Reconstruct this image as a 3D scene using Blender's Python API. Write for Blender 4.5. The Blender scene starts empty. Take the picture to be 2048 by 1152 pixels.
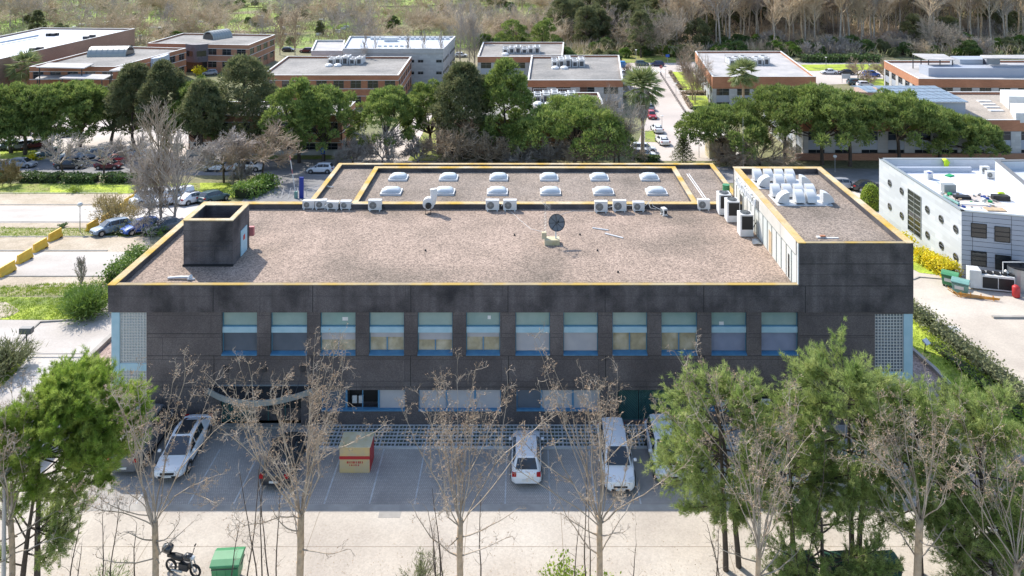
import bpy, bmesh, math, random
import numpy as np
from mathutils import Vector, Matrix
R = math.radians
rng = np.random.default_rng(7)
random.seed(7)
scene = bpy.context.scene
COL = scene.collection
# ---------------------------------------------------------------- camera, light
H, F, VX, VY = 32.0, 1500.0, 1050.0, -150.0      # eye height, focal length and vanishing point in photo pixels
cd = bpy.data.cameras.new('camera')
cam = bpy.data.objects.new('camera', cd); COL.objects.link(cam)
cam.location = (0, 0, H); cam.rotation_euler = (R(90), 0, 0)
cd.sensor_width = 36; cd.lens = 36 * F / 2048
cd.shift_x = (1024 - VX) / 2048; cd.shift_y = -(576 - VY) / 2048   # architectural shift lens: verticals stay vertical
cd.clip_start = 0.5; cd.clip_end = 8000
scene.camera = cam
SUN = Vector((-.69, .78, 1.0)).normalized()      # direction towards the sun
el = math.asin(SUN.z); az = math.atan2(SUN.x, SUN.y)
w = bpy.data.worlds.new('World'); scene.world = w; w.use_nodes = True
nt = w.node_tree; nt.nodes.clear()
sky = nt.nodes.new('ShaderNodeTexSky'); sky.sky_type = 'NISHITA'; sky.sun_disc = False
sky.sun_elevation = el; sky.sun_rotation = az
bg = nt.nodes.new('ShaderNodeBackground'); bg.inputs[1].default_value = 0.15
wo = nt.nodes.new('ShaderNodeOutputWorld')
nt.links.new(sky.outputs[0], bg.inputs[0]); nt.links.new(bg.outputs[0], wo.inputs[0])
sl = bpy.data.lights.new('sun', 'SUN'); sl.energy = 3.0; sl.angle = R(.5); sl.color = (1, .945, .86)
so = bpy.data.objects.new('sun', sl); COL.objects.link(so)
so.rotation_euler = SUN.to_track_quat('Z', 'Y').to_euler()
vs = scene.view_settings
vs.view_transform = 'Standard'; vs.look = 'None'; vs.gamma = 1; vs.use_curve_mapping = False
vs.exposure = 1.02

# ---------------------------------------------------------------- terrain height and pixel lookup
KN = [(-400, 0), (48, 0), (60, -.3), (80, -1.8), (100, -4.5), (119, -6.5), (170, -8.5), (250, -9), (9000, -9)]
def gz(y):
    for (a, za), (b, zb) in zip(KN, KN[1:]):
        if y <= b: return za + (zb - za) * (y - a) / (b - a)
    return -9
def P(px, py, z=None):
    """world point seen at photo pixel (px, py) on the ground, or at height z"""
    if z is None:
        lo, hi = 10., 3000.
        for _ in range(50):
            m = (lo + hi) / 2
            if VY + F * (H - gz(m)) / m > py: lo = m
            else: hi = m
        Y = lo; z = gz(Y)
    else: Y = F * (H - z) / (py - VY)
    return Vector(((px - VX) * Y / F, Y, z))

# ---------------------------------------------------------------- materials
M = {}
def mat(name, c, rough=.8, c2=None, scale=1.0, c3=None, scale3=.1, speck=None, speck_scale=20, metal=0, bump=0, bscale=None,
        stretch=None, wave=None, spec=None, lo=.35, hi=.65, lo3=.45, hi3=.7, transl=0, brick=None, rnd=0, detail=5):
    m = bpy.data.materials.new(name); m.use_nodes = True; n = m.node_tree; N = n.nodes; L = n.links
    b = N['Principled BSDF']; b.inputs['Roughness'].default_value = rough; b.inputs['Metallic'].default_value = metal
    if spec is not None: b.inputs['Specular IOR Level'].default_value = spec
    tc = N.new('ShaderNodeTexCoord'); vec = tc.outputs['Object']
    if stretch:
        mp = N.new('ShaderNodeMapping'); mp.inputs['Scale'].default_value = stretch; L.new(vec, mp.inputs[0]); svec = mp.outputs[0]
    else: svec = vec
    def col(v): 
        x = N.new('ShaderNodeRGB'); x.outputs[0].default_value = (*v, 1); return x.outputs[0]
    def mixc(a, bb, f):
        x = N.new('ShaderNodeMix'); x.data_type = 'RGBA'
        L.new(f, x.inputs[0]); L.new(a, x.inputs[6]); L.new(bb, x.inputs[7]); return x.outputs[2]
    def ramp(f, a, bb):
        x = N.new('ShaderNodeMapRange'); x.inputs[1].default_value = a; x.inputs[2].default_value = bb; L.new(f, x.inputs[0]); return x.outputs[0]
    def noise(v, s, d=detail):
        x = N.new('ShaderNodeTexNoise'); x.inputs['Scale'].default_value = s; x.inputs['Detail'].default_value = d; L.new(v, x.inputs['Vector']); return x.outputs[0]
    c_out = col(c)
    if c2 is not None: c_out = mixc(c_out, col(c2), ramp(noise(svec, scale), lo, hi))
    if c3 is not None: c_out = mixc(c_out, col(c3), ramp(noise(vec, scale3), lo3, hi3))
    if speck is not None:
        v = N.new('ShaderNodeTexVoronoi'); v.inputs['Scale'].default_value = speck_scale; L.new(vec, v.inputs['Vector'])
        hs = N.new('ShaderNodeSeparateColor'); L.new(v.outputs['Color'], hs.inputs[0])
        vm = N.new('ShaderNodeMapRange'); vm.inputs[3].default_value = 1 - speck; vm.inputs[4].default_value = 1 + speck; L.new(hs.outputs[0], vm.inputs[0])
        mu = N.new('ShaderNodeVectorMath'); mu.operation = 'SCALE'; L.new(c_out, mu.inputs[0]); L.new(vm.outputs[0], mu.inputs['Scale']); c_out = mu.outputs[0]
    if brick:     # (width, height, mortar colour, mortar size, axis swap)
        bt = N.new('ShaderNodeTexBrick'); bt.inputs['Scale'].default_value = 1
        bt.inputs['Brick Width'].default_value = brick[0]; bt.inputs['Row Height'].default_value = brick[1]
        bt.inputs['Mortar Size'].default_value = brick[3]; bt.inputs['Mortar'].default_value = (*brick[2], 1)
        L.new(c_out, bt.inputs['Color1'])
        mu = N.new('ShaderNodeVectorMath'); mu.operation = 'SCALE'; L.new(c_out, mu.inputs[0]); mu.inputs['Scale'].default_value = .84; L.new(mu.outputs[0], bt.inputs['Color2'])
        mv = vec
        if brick[4]:
            sp = N.new('ShaderNodeSeparateXYZ'); L.new(vec, sp.inputs[0]); ad = N.new('ShaderNodeMath'); L.new(sp.outputs[0], ad.inputs[0]); L.new(sp.outputs[1], ad.inputs[1])
            cb = N.new('ShaderNodeCombineXYZ'); L.new(ad.outputs[0], cb.inputs[0]); L.new(sp.outputs[2], cb.inputs[1]); mv = cb.outputs[0]
        L.new(mv, bt.inputs['Vector']); c_out = bt.outputs[0]
    if rnd:
        oi = N.new('ShaderNodeObjectInfo'); vm = N.new('ShaderNodeMapRange'); vm.inputs[3].default_value = 1 - rnd; vm.inputs[4].default_value = 1 + rnd; L.new(oi.outputs['Random'], vm.inputs[0])
        mu = N.new('ShaderNodeVectorMath'); mu.operation = 'SCALE'; L.new(c_out, mu.inputs[0]); L.new(vm.outputs[0], mu.inputs['Scale']); c_out = mu.outputs[0]
    L.new(c_out, b.inputs['Base Color'])
    if bump:
        bp = N.new('ShaderNodeBump'); bp.inputs['Strength'].default_value = bump; bp.inputs['Distance'].default_value = .05
        L.new(noise(vec, bscale or speck_scale, 3), bp.inputs['Height']); L.new(bp.outputs[0], b.inputs['Normal'])
    if transl:
        t = N.new('ShaderNodeBsdfTranslucent'); L.new(c_out, t.inputs[0]); mx = N.new('ShaderNodeMixShader'); mx.inputs[0].default_value = transl
        L.new(b.outputs[0], mx.inputs[1]); L.new(t.outputs[0], mx.inputs[2]); L.new(mx.outputs[0], N['Material Output'].inputs[0])
    M[name] = m
    return m
# main building
mat('concrete_dark', (.112, .096, .094), .9, brick=(6.2, 1.40, (.05, .045, .047), .012, 1), c2=(.165, .145, .141), scale=.7, c3=(.088, .076, .076), scale3=.35, lo=.42, hi=.75, speck=.22, speck_scale=22, bump=.3, stretch=(1, 1, .6))
mat('concrete_stain', (.102, .089, .090), .9, brick=(6.2, 1.38, (.05, .045, .047), .012, 1), c2=(.17, .152, .153), scale=.9, lo=.42, hi=.8, stretch=(1.6, 1.6, .12), c3=(.028, .026, .029), scale3=.5, speck=.22, speck_scale=22, bump=.3)
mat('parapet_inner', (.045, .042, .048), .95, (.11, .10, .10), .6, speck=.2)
mat('joint', (.03, .028, .03), .95)
mat('coping', (.46, .33, .16), .9, (.55, .46, .32), .5, (.50, .31, .04), .45, lo3=.42, hi3=.66, speck=.12, speck_scale=9)
mat('roof_gravel_pink', (.34, .255, .20), .98, (.265, .20, .155), .35, (.165, .13, .10), .13, speck=.45, speck_scale=12, bump=.7, bscale=9, lo3=.5, hi3=.72)
mat('roof_gravel_brown', (.235, .188, .15), .98, (.285, .232, .19), .5, (.17, .138, .11), .25, speck=.45, speck_scale=12, bump=.7, bscale=9)
mat('cladding', (.52, .56, .54), .6, (.62, .60, .55), .5, (.36, .31, .20), .8, stretch=(1, 1, .3), lo3=.6, hi3=.75)
mat('cladding_upper', (.50, .47, .42), .7, (.60, .58, .54), .4, (.40, .33, .22), .7, lo3=.58, hi3=.8)
mat('light_blue', (.30, .48, .56), .55, (.36, .53, .61), 1.5)
mat('window_blue', (.07, .19, .32), .45, (.09, .24, .38), 2)
mat('frame_blue', (.07, .20, .28), .45)
mat('spandrel_glass', (.20, .31, .30), .15, (.25, .36, .34), .9, spec=.6)
mat('shutter_dark', (.07, .09, .12), .5, (.085, .105, .14), 1.5)
mat('shutter_grey', (.36, .355, .375), .55, (.41, .40, .41), 1.2)
mat('blind_yellow', (.42, .36, .23), .7, (.32, .28, .19), 3, (.55, .50, .38), 1.2)
mat('glass_dark', (.02, .026, .03), .06, spec=.8)
mat('glass_block', (.42, .46, .46), .25, (.5, .54, .53), 6)
mat('glass_block_dark', (.10, .13, .16), .2, (.14, .17, .2), 6)
mat('mortar', (.52, .52, .50), .8)
mat('green_louvre', (.035, .10, .10), .5, (.05, .13, .125), 2)
mat('steel_grey', (.30, .32, .31), .45, metal=.3)
mat('white_paint', (.72, .72, .72), .5, (.62, .62, .60), 1.2)
mat('white_plastic', (.66, .66, .64), .5, (.58, .58, .56), 2)
mat('grille_grey', (.16, .16, .16), .6)
mat('black', (.012, .012, .013), .6)
mat('dark_metal', (.05, .05, .055), .5, metal=.4)
mat('dome', (.58, .61, .62), .25, (.48, .51, .53), 1.0, spec=.5)
mat('zinc', (.58, .59, .59), .5, (.66, .66, .65), 1.5, metal=.1)
mat('red', (.45, .03, .03), .5); mat('red_faded', (.50, .16, .16), .6)
mat('galv', (.40, .41, .41), .4, metal=.5)
mat('tan_wood', (.42, .30, .17), .8, (.5, .38, .25), 3)
# ground
mat('concrete_cream', (.50, .44, .365), .95, (.42, .365, .305), .35, (.57, .52, .45), .12, speck=.08, speck_scale=12, bump=.1)
mat('concrete_pale', (.49, .45, .41), .95, (.40, .36, .32), .35, (.57, .54, .50), .12, speck=.07, speck_scale=12, bump=.1, stretch=(.35, 1, 1))
mat('road_pale', (.50, .44, .39), .95, (.56, .50, .45), .2, (.42, .37, .33), .1, speck=.06, speck_scale=10)
mat('sand', (.44, .365, .275), .98, (.35, .29, .21), .5, (.50, .43, .34), .16, speck=.15, speck_scale=8, bump=.3, bscale=3)
mat('asphalt', (.21, .205, .205), .9, (.26, .25, .245), .6, (.17, .17, .17), .2, speck=.1, speck_scale=14)
mat('pavers', (.49, .43, .365), .9, (.33, .29, .25), .45, (.55, .49, .42), .18, brick=(.11, .11, (.22, .22, .22), .012, 0), bump=.2, bscale=12)
mat('road_line', (.55, .55, .54), .8, (.38, .38, .37), 3)
mat('kerb', (.40, .37, .33), .9, (.30, .28, .25), 1.2)
mat('soil', (.10, .10, .085), .98, (.05, .07, .03), 2)
mat('paver_grid', (.52, .52, .51), .9, (.42, .42, .41), 1.5)
mat('grass', (.20, .26, .04), .95, (.30, .33, .07), .5, (.22, .19, .08), .25, speck=.3, speck_scale=9, bump=.6, bscale=6)
mat('grass_bright', (.30, .39, .03), .95, (.40, .47, .05), .5, (.11, .15, .03), .3, speck=.3, speck_scale=9, bump=.6, bscale=6)
mat('grass_dry', (.30, .27, .13), .95, (.22, .25, .07), .35, (.33, .28, .18), .2, speck=.3, speck_scale=7, bump=.6, bscale=5)
mat('terrain', (.19, .18, .09), .98, (.14, .16, .06), .06, (.27, .23, .15), .03, speck=.25, speck_scale=3, bump=.5, bscale=2)
mat('meadow', (.17, .20, .06), .98, (.19, .30, .035), .05, (.22, .17, .115), .04, speck=.3, speck_scale=1.2, lo=.42, hi=.58)
mat('forest_floor', (.13, .11, .065), .98, (.26, .21, .14), .12, (.05, .06, .03), .06, speck=.4, speck_scale=.9)
mat('gravel_pink', (.40, .29, .25), .98, (.33, .25, .21), .6, speck=.4, speck_scale=8, bump=.6, bscale=8)
# far buildings
mat('brick', (.40, .185, .105), .9, (.46, .225, .13), .4, (.34, .16, .10), .15, brick=(.6, .16, (.42, .26, .18), .012, 1))
mat('brick_orange', (.42, .175, .09), .9, (.50, .22, .12), .4, (.36, .15, .08), .15, brick=(.6, .16, (.42, .24, .15), .012, 1))
mat('brick_pale', (.36, .225, .165), .9, (.42, .27, .20), .4, (.30, .19, .14), .1, brick=(.6, .16, (.40, .28, .21), .012, 1))
mat('roof_grey', (.25, .235, .215), .95, (.31, .29, .265), .25, (.17, .165, .155), .12, speck=.15, speck_scale=3)
mat('roof_light', (.46, .435, .42), .9, (.36, .35, .34), .3, speck=.06, speck_scale=3)
mat('roof_beige', (.36, .31, .255), .95, (.43, .37, .31), .4, (.28, .245, .205), .2, speck=.2, speck_scale=6)
mat('roof_bluegrey', (.40, .44, .50), .7, (.47, .51, .57), .15, (.60, .62, .64), .05, lo3=.55, hi3=.6)
mat('roof_white', (.72, .73, .75), .7, (.64, .65, .68), .3)
mat('white_wall', (.55, .54, .52), .85, (.48, .47, .45), .3, brick=(1.4, .5, (.38, .37, .36), .012, 1))
mat('white_panel', (.62, .645, .67), .5, (.56, .585, .615), .3, brick=(2.6, .42, (.50, .52, .54), .012, 1))
mat('grey_panel', (.35, .38, .44), .5, (.39, .42, .47), .3)
mat('parapet_white', (.60, .60, .58), .7)
mat('slate_tile', (.12, .105, .12), .6, (.15, .13, .15), 1, brick=(.4, .2, (.08, .075, .08), .012, 1))
mat('solar', (.10, .12, .15), .12, spec=.8, c2=(.13, .15, .19), scale=.5)
mat('alu', (.55, .56, .57), .4, metal=.3)
# vegetation
mat('needles', (.050, .105, .018), .7, (.105, .155, .035), .9, (.03, .06, .015), 1.7, transl=.30, lo3=.5, hi3=.7)
mat('needles_lush', (.22, .34, .04), .7, (.42, .50, .11), 1.2, (.12, .20, .03), 2.5, transl=.48, lo3=.5, hi3=.7)
mat('needles_airy', (.26, .35, .09), .7, (.45, .50, .18), 1.2, (.16, .24, .06), 2.0, transl=.5, lo3=.5, hi3=.7)
mat('needles_stone', (.165, .245, .05), .75, (.35, .40, .11), 1.1, (.06, .105, .03), 1.6, transl=.38, rnd=.15)
mat('needles_dark', (.13, .155, .065), .75, (.26, .255, .12), .8, (.09, .12, .05), 1.2, transl=.38, rnd=.15)
mat('leaf_dark', (.08, .14, .04), .6, (.14, .20, .06), 2, transl=.3, rnd=.15)
mat('leaf_mid', (.11, .20, .035), .6, (.20, .29, .05), 2, transl=.3, rnd=.1)
mat('leaf_olive', (.17, .19, .085), .6, (.25, .26, .12), 2, transl=.3)
mat('leaf_yellow', (.85, .68, .02), .6, (.55, .52, .03), 1.5, transl=.3)
mat('leaf_lime', (.34, .42, .04), .6, (.20, .30, .04), 2, transl=.3)
mat('leaf_palm', (.20, .25, .09), .55, (.32, .35, .14), 1.5, transl=.3)
mat('reed', (.34, .26, .12), .8, (.26, .22, .09), 2, transl=.3)
mat('straw', (.24, .19, .14), .95, (.31, .26, .20), 1.5)
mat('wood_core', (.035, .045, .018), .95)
mat('bark', (.52, .37, .23), .95, (.30, .22, .14), 4, (.46, .36, .26), 1.5, bump=.5, bscale=8)
mat('bark_dark', (.10, .075, .055), .95, (.065, .05, .04), 3, bump=.5, bscale=6)
mat('bark_pale', (.44, .38, .31), .95, (.32, .27, .21), 2.0)
mat('twig', (.37, .30, .225), .9, (.23, .18, .13), 1.5, (.50, .43, .35), .7)
mat('twig_forest', (.52, .40, .27), .9, (.64, .52, .37), .4, rnd=.15)
mat('brush_olive', (.30, .31, .12), .9, (.42, .38, .19), .4)
mat('twig_grey', (.36, .31, .265), .9, (.48, .42, .37), .6, rnd=.12)
mat('twig_rust', (.36, .27, .18), .9, (.46, .36, .26), .6, rnd=.12)
mat('bud', (.42, .26, .14), .8, (.50, .37, .26), 2)
# paints
for k, c in dict(white=(.74, .75, .76), silver=(.33, .34, .36), grey=(.13, .135, .145), dark=(.02, .022, .026), red=(.40, .015, .02), maroon=(.12, .012, .018),
                 blue=(.02, .10, .42), navy=(.02, .03, .09), teal=(.06, .11, .12), steelblue=(.20, .27, .36)).items():
    m = mat('paint_' + k, c, .3, spec=.5); m.node_tree.nodes['Principled BSDF'].inputs['Coat Weight'].default_value = .5
mat('car_glass', (.025, .03, .036), .05, spec=.9)
mat('tyre', (.018, .018, .018), .85); mat('rim', (.35, .35, .36), .35, metal=.6)
mat('headlamp', (.55, .58, .60), .1, spec=.8); mat('taillamp', (.35, .01, .012), .2)
mat('plate', (.65, .65, .62), .5); mat('trim_black', (.02, .02, .022), .5)
mat('bin_green', (.045, .22, .09), .5, (.06, .26, .11), 2); mat('bin_teal', (.14, .30, .26), .5, (.18, .35, .31), 2)
mat('bin_dark', (.012, .06, .04), .5, (.02, .08, .05), 2); mat('bin_blue', (.02, .18, .42), .5)
mat('litter', (.30, .20, .11), .9, (.42, .32, .20), 3)
mat('barrier_yellow', (.80, .50, .05), .6, (.68, .42, .05), 2); mat('orange', (.60, .27, .03), .6)
mat('sign_blue', (.01, .09, .38), .4); mat('totem_blue', (.01, .035, .28), .4)
mat('cream', (.54, .50, .36), .7, (.46, .38, .20), 1.2)
mat('ochre_wood', (.60, .43, .19), .8, (.52, .40, .24), 2)
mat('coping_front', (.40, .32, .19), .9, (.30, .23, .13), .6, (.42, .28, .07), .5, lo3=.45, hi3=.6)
mat('hivis', (.55, .75, .02), .6); mat('skin', (.40, .24, .17), .6); mat('jeans', (.03, .05, .10), .8)
mat('green_sheet', (.01, .30, .10), .6); mat('blue_sheet', (.01, .05, .25), .6)

# ---------------------------------------------------------------- mesh helpers
def tag(o, label=None, cat=None, group=None, kind=None):
    if label: o['label'] = label
    if cat: o['category'] = cat
    if group: o['group'] = group
    if kind: o['kind'] = kind
    return o
def empty(name, loc=(0, 0, 0), rz=0, label=None, cat=None, group=None):
    o = bpy.data.objects.new(name, None); COL.objects.link(o); o.empty_display_size = .3
    o.location = loc; o.rotation_euler = (0, 0, rz)
    return tag(o, label, cat, group)
class MB:
    def __init__(s): s.v = []; s.f = []; s.m = []; s.T = None
    def pt(s, p):
        s.v.append(tuple(s.T @ Vector(p)) if s.T else tuple(p)); return len(s.v) - 1
    def face(s, pts, mi=0):
        s.f.append([s.pt(p) for p in pts]); s.m.append(mi)
    def hexa(s, c, mi=0):     # 8 corners: bottom ring then top ring
        i = [s.pt(p) for p in c]
        for a in ((3, 2, 1, 0), (4, 5, 6, 7), (0, 1, 5, 4), (1, 2, 6, 5), (2, 3, 7, 6), (3, 0, 4, 7)):
            s.f.append([i[k] for k in a]); s.m.append(mi)
    def box(s, x0, x1, y0, y1, z0, z1, mi=0):
        s.hexa([(x0, y0, z0), (x1, y0, z0), (x1, y1, z0), (x0, y1, z0), (x0, y0, z1), (x1, y0, z1), (x1, y1, z1), (x0, y1, z1)], mi)
    def prism(s, poly, z0, z1, mi=0, top=None):
        n = len(poly); b = [s.pt((p[0], p[1], z0)) for p in poly]; t = [s.pt((p[0], p[1], z1)) for p in poly]
        s.f.append(b[::-1]); s.m.append(mi); s.f.append(t); s.m.append(mi if top is None else top)
        for i in range(n): s.f.append([b[i], b[(i + 1) % n], t[(i + 1) % n], t[i]]); s.m.append(mi)
    def tube(s, pts, rad, n=6, mi=0, cap=True):
        rings = []; pts = [Vector(p) for p in pts]
        for i, p in enumerate(pts):
            d = (pts[min(i + 1, len(pts) - 1)] - pts[max(i - 1, 0)]).normalized()
            a = d.orthogonal().normalized() if i == 0 else (a - d * a.dot(d)).normalized()
            b = d.cross(a); r = rad[i] if isinstance(rad, (list, tuple)) else rad
            rings.append([s.pt(p + (a * math.cos(2 * math.pi * k / n) + b * math.sin(2 * math.pi * k / n)) * r) for k in range(n)])
        for q, t in zip(rings, rings[1:]):
            for k in range(n): s.f.append([q[k], q[(k + 1) % n], t[(k + 1) % n], t[k]]); s.m.append(mi)
        if cap:
            s.f.append(rings[0][::-1]); s.m.append(mi); s.f.append(rings[-1]); s.m.append(mi)
    def cyl(s, c, r, h, n=12, mi=0, axis='z', r2=None):
        d = {'x': Vector((h, 0, 0)), 'y': Vector((0, h, 0)), 'z': Vector((0, 0, h))}[axis]; c = Vector(c)
        s.tube([c, c + d], [r, r if r2 is None else r2], n, mi)
    def loft(s, rings, mi=0, closed=True, cap=True):
        ids = [[s.pt(p) for p in r] for r in rings]; n = len(ids[0])
        for q, t in zip(ids, ids[1:]):
            for k in range(n if closed else n - 1): s.f.append([q[k], q[(k + 1) % n], t[(k + 1) % n], t[k]]); s.m.append(mi)
        if cap: s.f.append(ids[0][::-1]); s.m.append(mi); s.f.append(ids[-1]); s.m.append(mi)
    def build(s, name, mats, parent=None, smooth=False, loc=None, bevel=0):
        me = bpy.data.meshes.new(name); me.from_pydata(s.v, [], s.f)
        for m in (mats if isinstance(mats, (list, tuple)) else [mats]): me.materials.append(M[m])
        me.polygons.foreach_set('material_index', s.m)
        if smooth: me.polygons.foreach_set('use_smooth', [True] * len(s.f))
        me.update()
        o = bpy.data.objects.new(name, me); COL.objects.link(o)
        if bevel:
            bv = o.modifiers.new('b', 'BEVEL'); bv.width = bevel; bv.segments = 2; bv.limit_method = 'ANGLE'; bv.angle_limit = R(35)
        if smooth == 'auto':
            pass
        if parent:
            o.parent = parent
        if loc is not None: o.location = loc
        return o
def np_mesh(name, V, Fc, mats, parent=None, mi=None, smooth=False):
    me = bpy.data.meshes.new(name); V = np.asarray(V, np.float32).reshape(-1, 3); Fc = np.asarray(Fc, np.int32)
    k = Fc.shape[1]; me.vertices.add(len(V)); me.vertices.foreach_set('co', V.ravel())
    me.loops.add(Fc.size); me.loops.foreach_set('vertex_index', Fc.ravel())
    me.polygons.add(len(Fc)); me.polygons.foreach_set('loop_start', np.arange(0, Fc.size, k, dtype=np.int32)); me.polygons.foreach_set('loop_total', np.full(len(Fc), k, np.int32))
    for m in (mats if isinstance(mats, (list, tuple)) else [mats]): me.materials.append(M[m])
    if mi is not None: me.polygons.foreach_set('material_index', np.asarray(mi, np.int32))
    if smooth: me.polygons.foreach_set('use_smooth', np.ones(len(Fc), bool))
    me.update(calc_edges=True); me.validate()
    o = bpy.data.objects.new(name, me); COL.objects.link(o)
    if parent: o.parent = parent
    return o
def unit(a): return a / np.maximum(np.linalg.norm(a, axis=-1, keepdims=True), 1e-9)
def blades(root, d, length, width):
    """thin triangles growing from root along d"""
    n = len(root); d = unit(d); side = unit(np.cross(d, rng.normal(size=(n, 3)))) * (np.asarray(width).reshape(-1, 1) / 2)
    tip = root + d * np.asarray(length).reshape(-1, 1)
    V = np.stack([root - side, root + side, tip], 1).reshape(-1, 3)
    return V, np.arange(3 * n).reshape(-1, 3)
def leaves(c, size, up=.3):
    """small leaf quads with random tilt"""
    n = len(c); nrm = unit(rng.normal(size=(n, 3)) + np.array([0, 0, up])); a = unit(np.cross(nrm, rng.normal(size=(n, 3)))); b = np.cross(nrm, a)
    s = np.asarray(size).reshape(-1, 1) * np.ones((n, 1)); a = a * s * .5; b = b * s * .32
    V = np.stack([c - a, c - b, c + a, c + b], 1).reshape(-1, 3)
    return V, np.arange(4 * n).reshape(-1, 4)
def segs(seg, n=3):
    """tapered prisms for an array of segments (p0, p1, r0, r1)"""
    S = np.asarray(seg, float).reshape(-1, 8); p0, p1, r0, r1 = S[:, :3], S[:, 3:6], S[:, 6:7], S[:, 7:8]
    d = unit(p1 - p0); ref = np.where(np.abs(d[:, 2:3]) < .9, np.array([[0, 0, 1.]]), np.array([[1., 0, 0]])); a = unit(np.cross(d, ref)); b = np.cross(d, a)
    V = []
    for p, r in ((p0, r0), (p1, r1)):
        for k in range(n): t = 2 * math.pi * k / n; V.append(p + (a * math.cos(t) + b * math.sin(t)) * r)
    V = np.stack(V, 1).reshape(-1, 3); base = (np.arange(len(S)) * 2 * n)[:, None]
    Fc = np.concatenate([base + np.array([[k, (k + 1) % n, n + (k + 1) % n, n + k]]) for k in range(n)], 0)
    return V, Fc
def merge(parts):
    Vs, Fs, o = [], [], 0
    for V, Fc in parts: Vs.append(V); Fs.append(Fc + o); o += len(V)
    return np.concatenate(Vs), np.concatenate(Fs)
def kids(o): return [c for c in bpy.data.objects if c.parent == o]
def dup(root, kidmap, loc, rz=0, scale=None, label=None, group=None):
    """copy a thing with its parts and sub-parts; kidmap caches the tree"""
    r = root.copy(); COL.objects.link(r); r.location = loc; r.rotation_euler = (0, 0, rz)
    if scale is not None: r.scale = scale if isinstance(scale, (tuple, list)) else (scale,) * 3
    if label: r['label'] = label
    if group: r['group'] = group
    made = []
    for ch, subs in kidmap:
        c = ch.copy(); COL.objects.link(c); c.parent = r; made.append(c)
        for g in subs: d = g.copy(); COL.objects.link(d); d.parent = c
    return r, made
def kmap(root): return [(c, kids(c)) for c in kids(root)]
def sheet(name, pts, off, m, kind='structure', label=None, cat=None, thick=0):
    """flat polygon laid on the terrain, cut where the terrain bends"""
    bm = bmesh.new(); vs_ = [bm.verts.new((p[0], p[1], 0)) for p in pts]; f = bm.faces.new(vs_)
    if f.normal.z < 0: f.normal_flip()
    for y, _ in KN[1:-1]:
        g = bm.verts[:] + bm.edges[:] + bm.faces[:]
        bmesh.ops.bisect_plane(bm, geom=g, plane_co=(0, y, 0), plane_no=(0, 1, 0))
    bm.normal_update()
    for f in bm.faces:
        if f.normal.z < 0: f.normal_flip()
    bmesh.ops.triangulate(bm, faces=bm.faces[:])
    for v in bm.verts: v.co.z = gz(v.co.y) + off
    me = bpy.data.meshes.new(name); bm.to_mesh(me); bm.free(); me.materials.append(M[m])
    o = bpy.data.objects.new(name, me); COL.objects.link(o)
    return tag(o, label, cat, kind=kind)
def psheet(name, px, off, m, **k): return sheet(name, [tuple(P(*p)[:2]) for p in px], off, m, **k)
# ================================================================ GROUND
def grid_obj(name, xs, ys, zf, m):
    V = [(x, y, zf(x, y)) for y in ys for x in xs]; nx = len(xs)
    Fc = [(j * nx + i, j * nx + i + 1, (j + 1) * nx + i + 1, (j + 1) * nx + i) for j in range(len(ys) - 1) for i in range(nx - 1)]
    o = np_mesh(name, V, Fc, m, smooth=True); return tag(o, kind='structure')
grid_obj('ground', list(range(-1200, 1201, 100)), [-400, 48, 60, 80, 100, 119, 170, 250], lambda x, y: gz(y), 'terrain')
def sm(t): t = max(0, min(1, t)); return t * t * (3 - 2 * t)
def hz(x, y):
    s = .012 + .36 * sm((x - 5) / 55)
    up = max(0, y - 262 - 6 * math.sin(x * .02)); up = s * up if up < 130 else s * (130 + (up - 130) * .25)
    return -9 + up + (math.sin(x * .05 + 1) * math.sin(y * .04) * .5 if y > 256 else 0)
hx = [x for x in range(-3000, -400, 200)] + [x for x in range(-400, 500, 12)] + [x for x in range(500, 3200, 200)]
hy = [250] + list(range(256, 460, 8)) + list(range(480, 1000, 60)) + [1400, 2000, 3000, 4500]
grid_obj('hills', hx, hy, hz, 'meadow')
def gh(x, y): return hz(x, y) if y > 250 else gz(y)
# dark wooded slope surface on the right
def hillsheet(name, x0, x1, y0, y1, off, m):
    xs = list(np.arange(x0, x1 + 1, 12)); ys = [y for y in hy if y0 <= y <= y1]
    xs = [x for x in hx if x0 <= x <= x1]
    return grid_obj(name, xs, ys, lambda x, y: hz(x, y) + off, m)
hillsheet('wooded_slope', 20, 488, 256, 480, .05, 'forest_floor')
# --- front: concrete road, paver parking
sheet('front_road', [(-150, 15), (150, 15), (150, 48), (-24.6, 48), (-24.6, 52), (-33.5, 52), (-150, 52)], .006, 'concrete_cream')
sheet('parking_bays', [(-24.7, 41.4), (27.4, 41.4), (27.4, 48.3), (-24.7, 48.3)], .012, 'pavers')
sheet('gutter_strip', [(-24.7, 40.95), (27.4, 40.95), (27.4, 41.4), (-24.7, 41.4)], .014, 'kerb')
mb = MB()
for x in [-21.5, -18.6, -16.1, -13.6, -11.1, -8.6, -6.1, -3.6, -1.1, 1.4, 3.9, 6.4, 8.9, 11.4]:
    mb.box(x - .04, x + .04, 41.45, 45.75, .012, .017)
tag(mb.build('parking_markings', 'road_line'), kind='structure')
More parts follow.
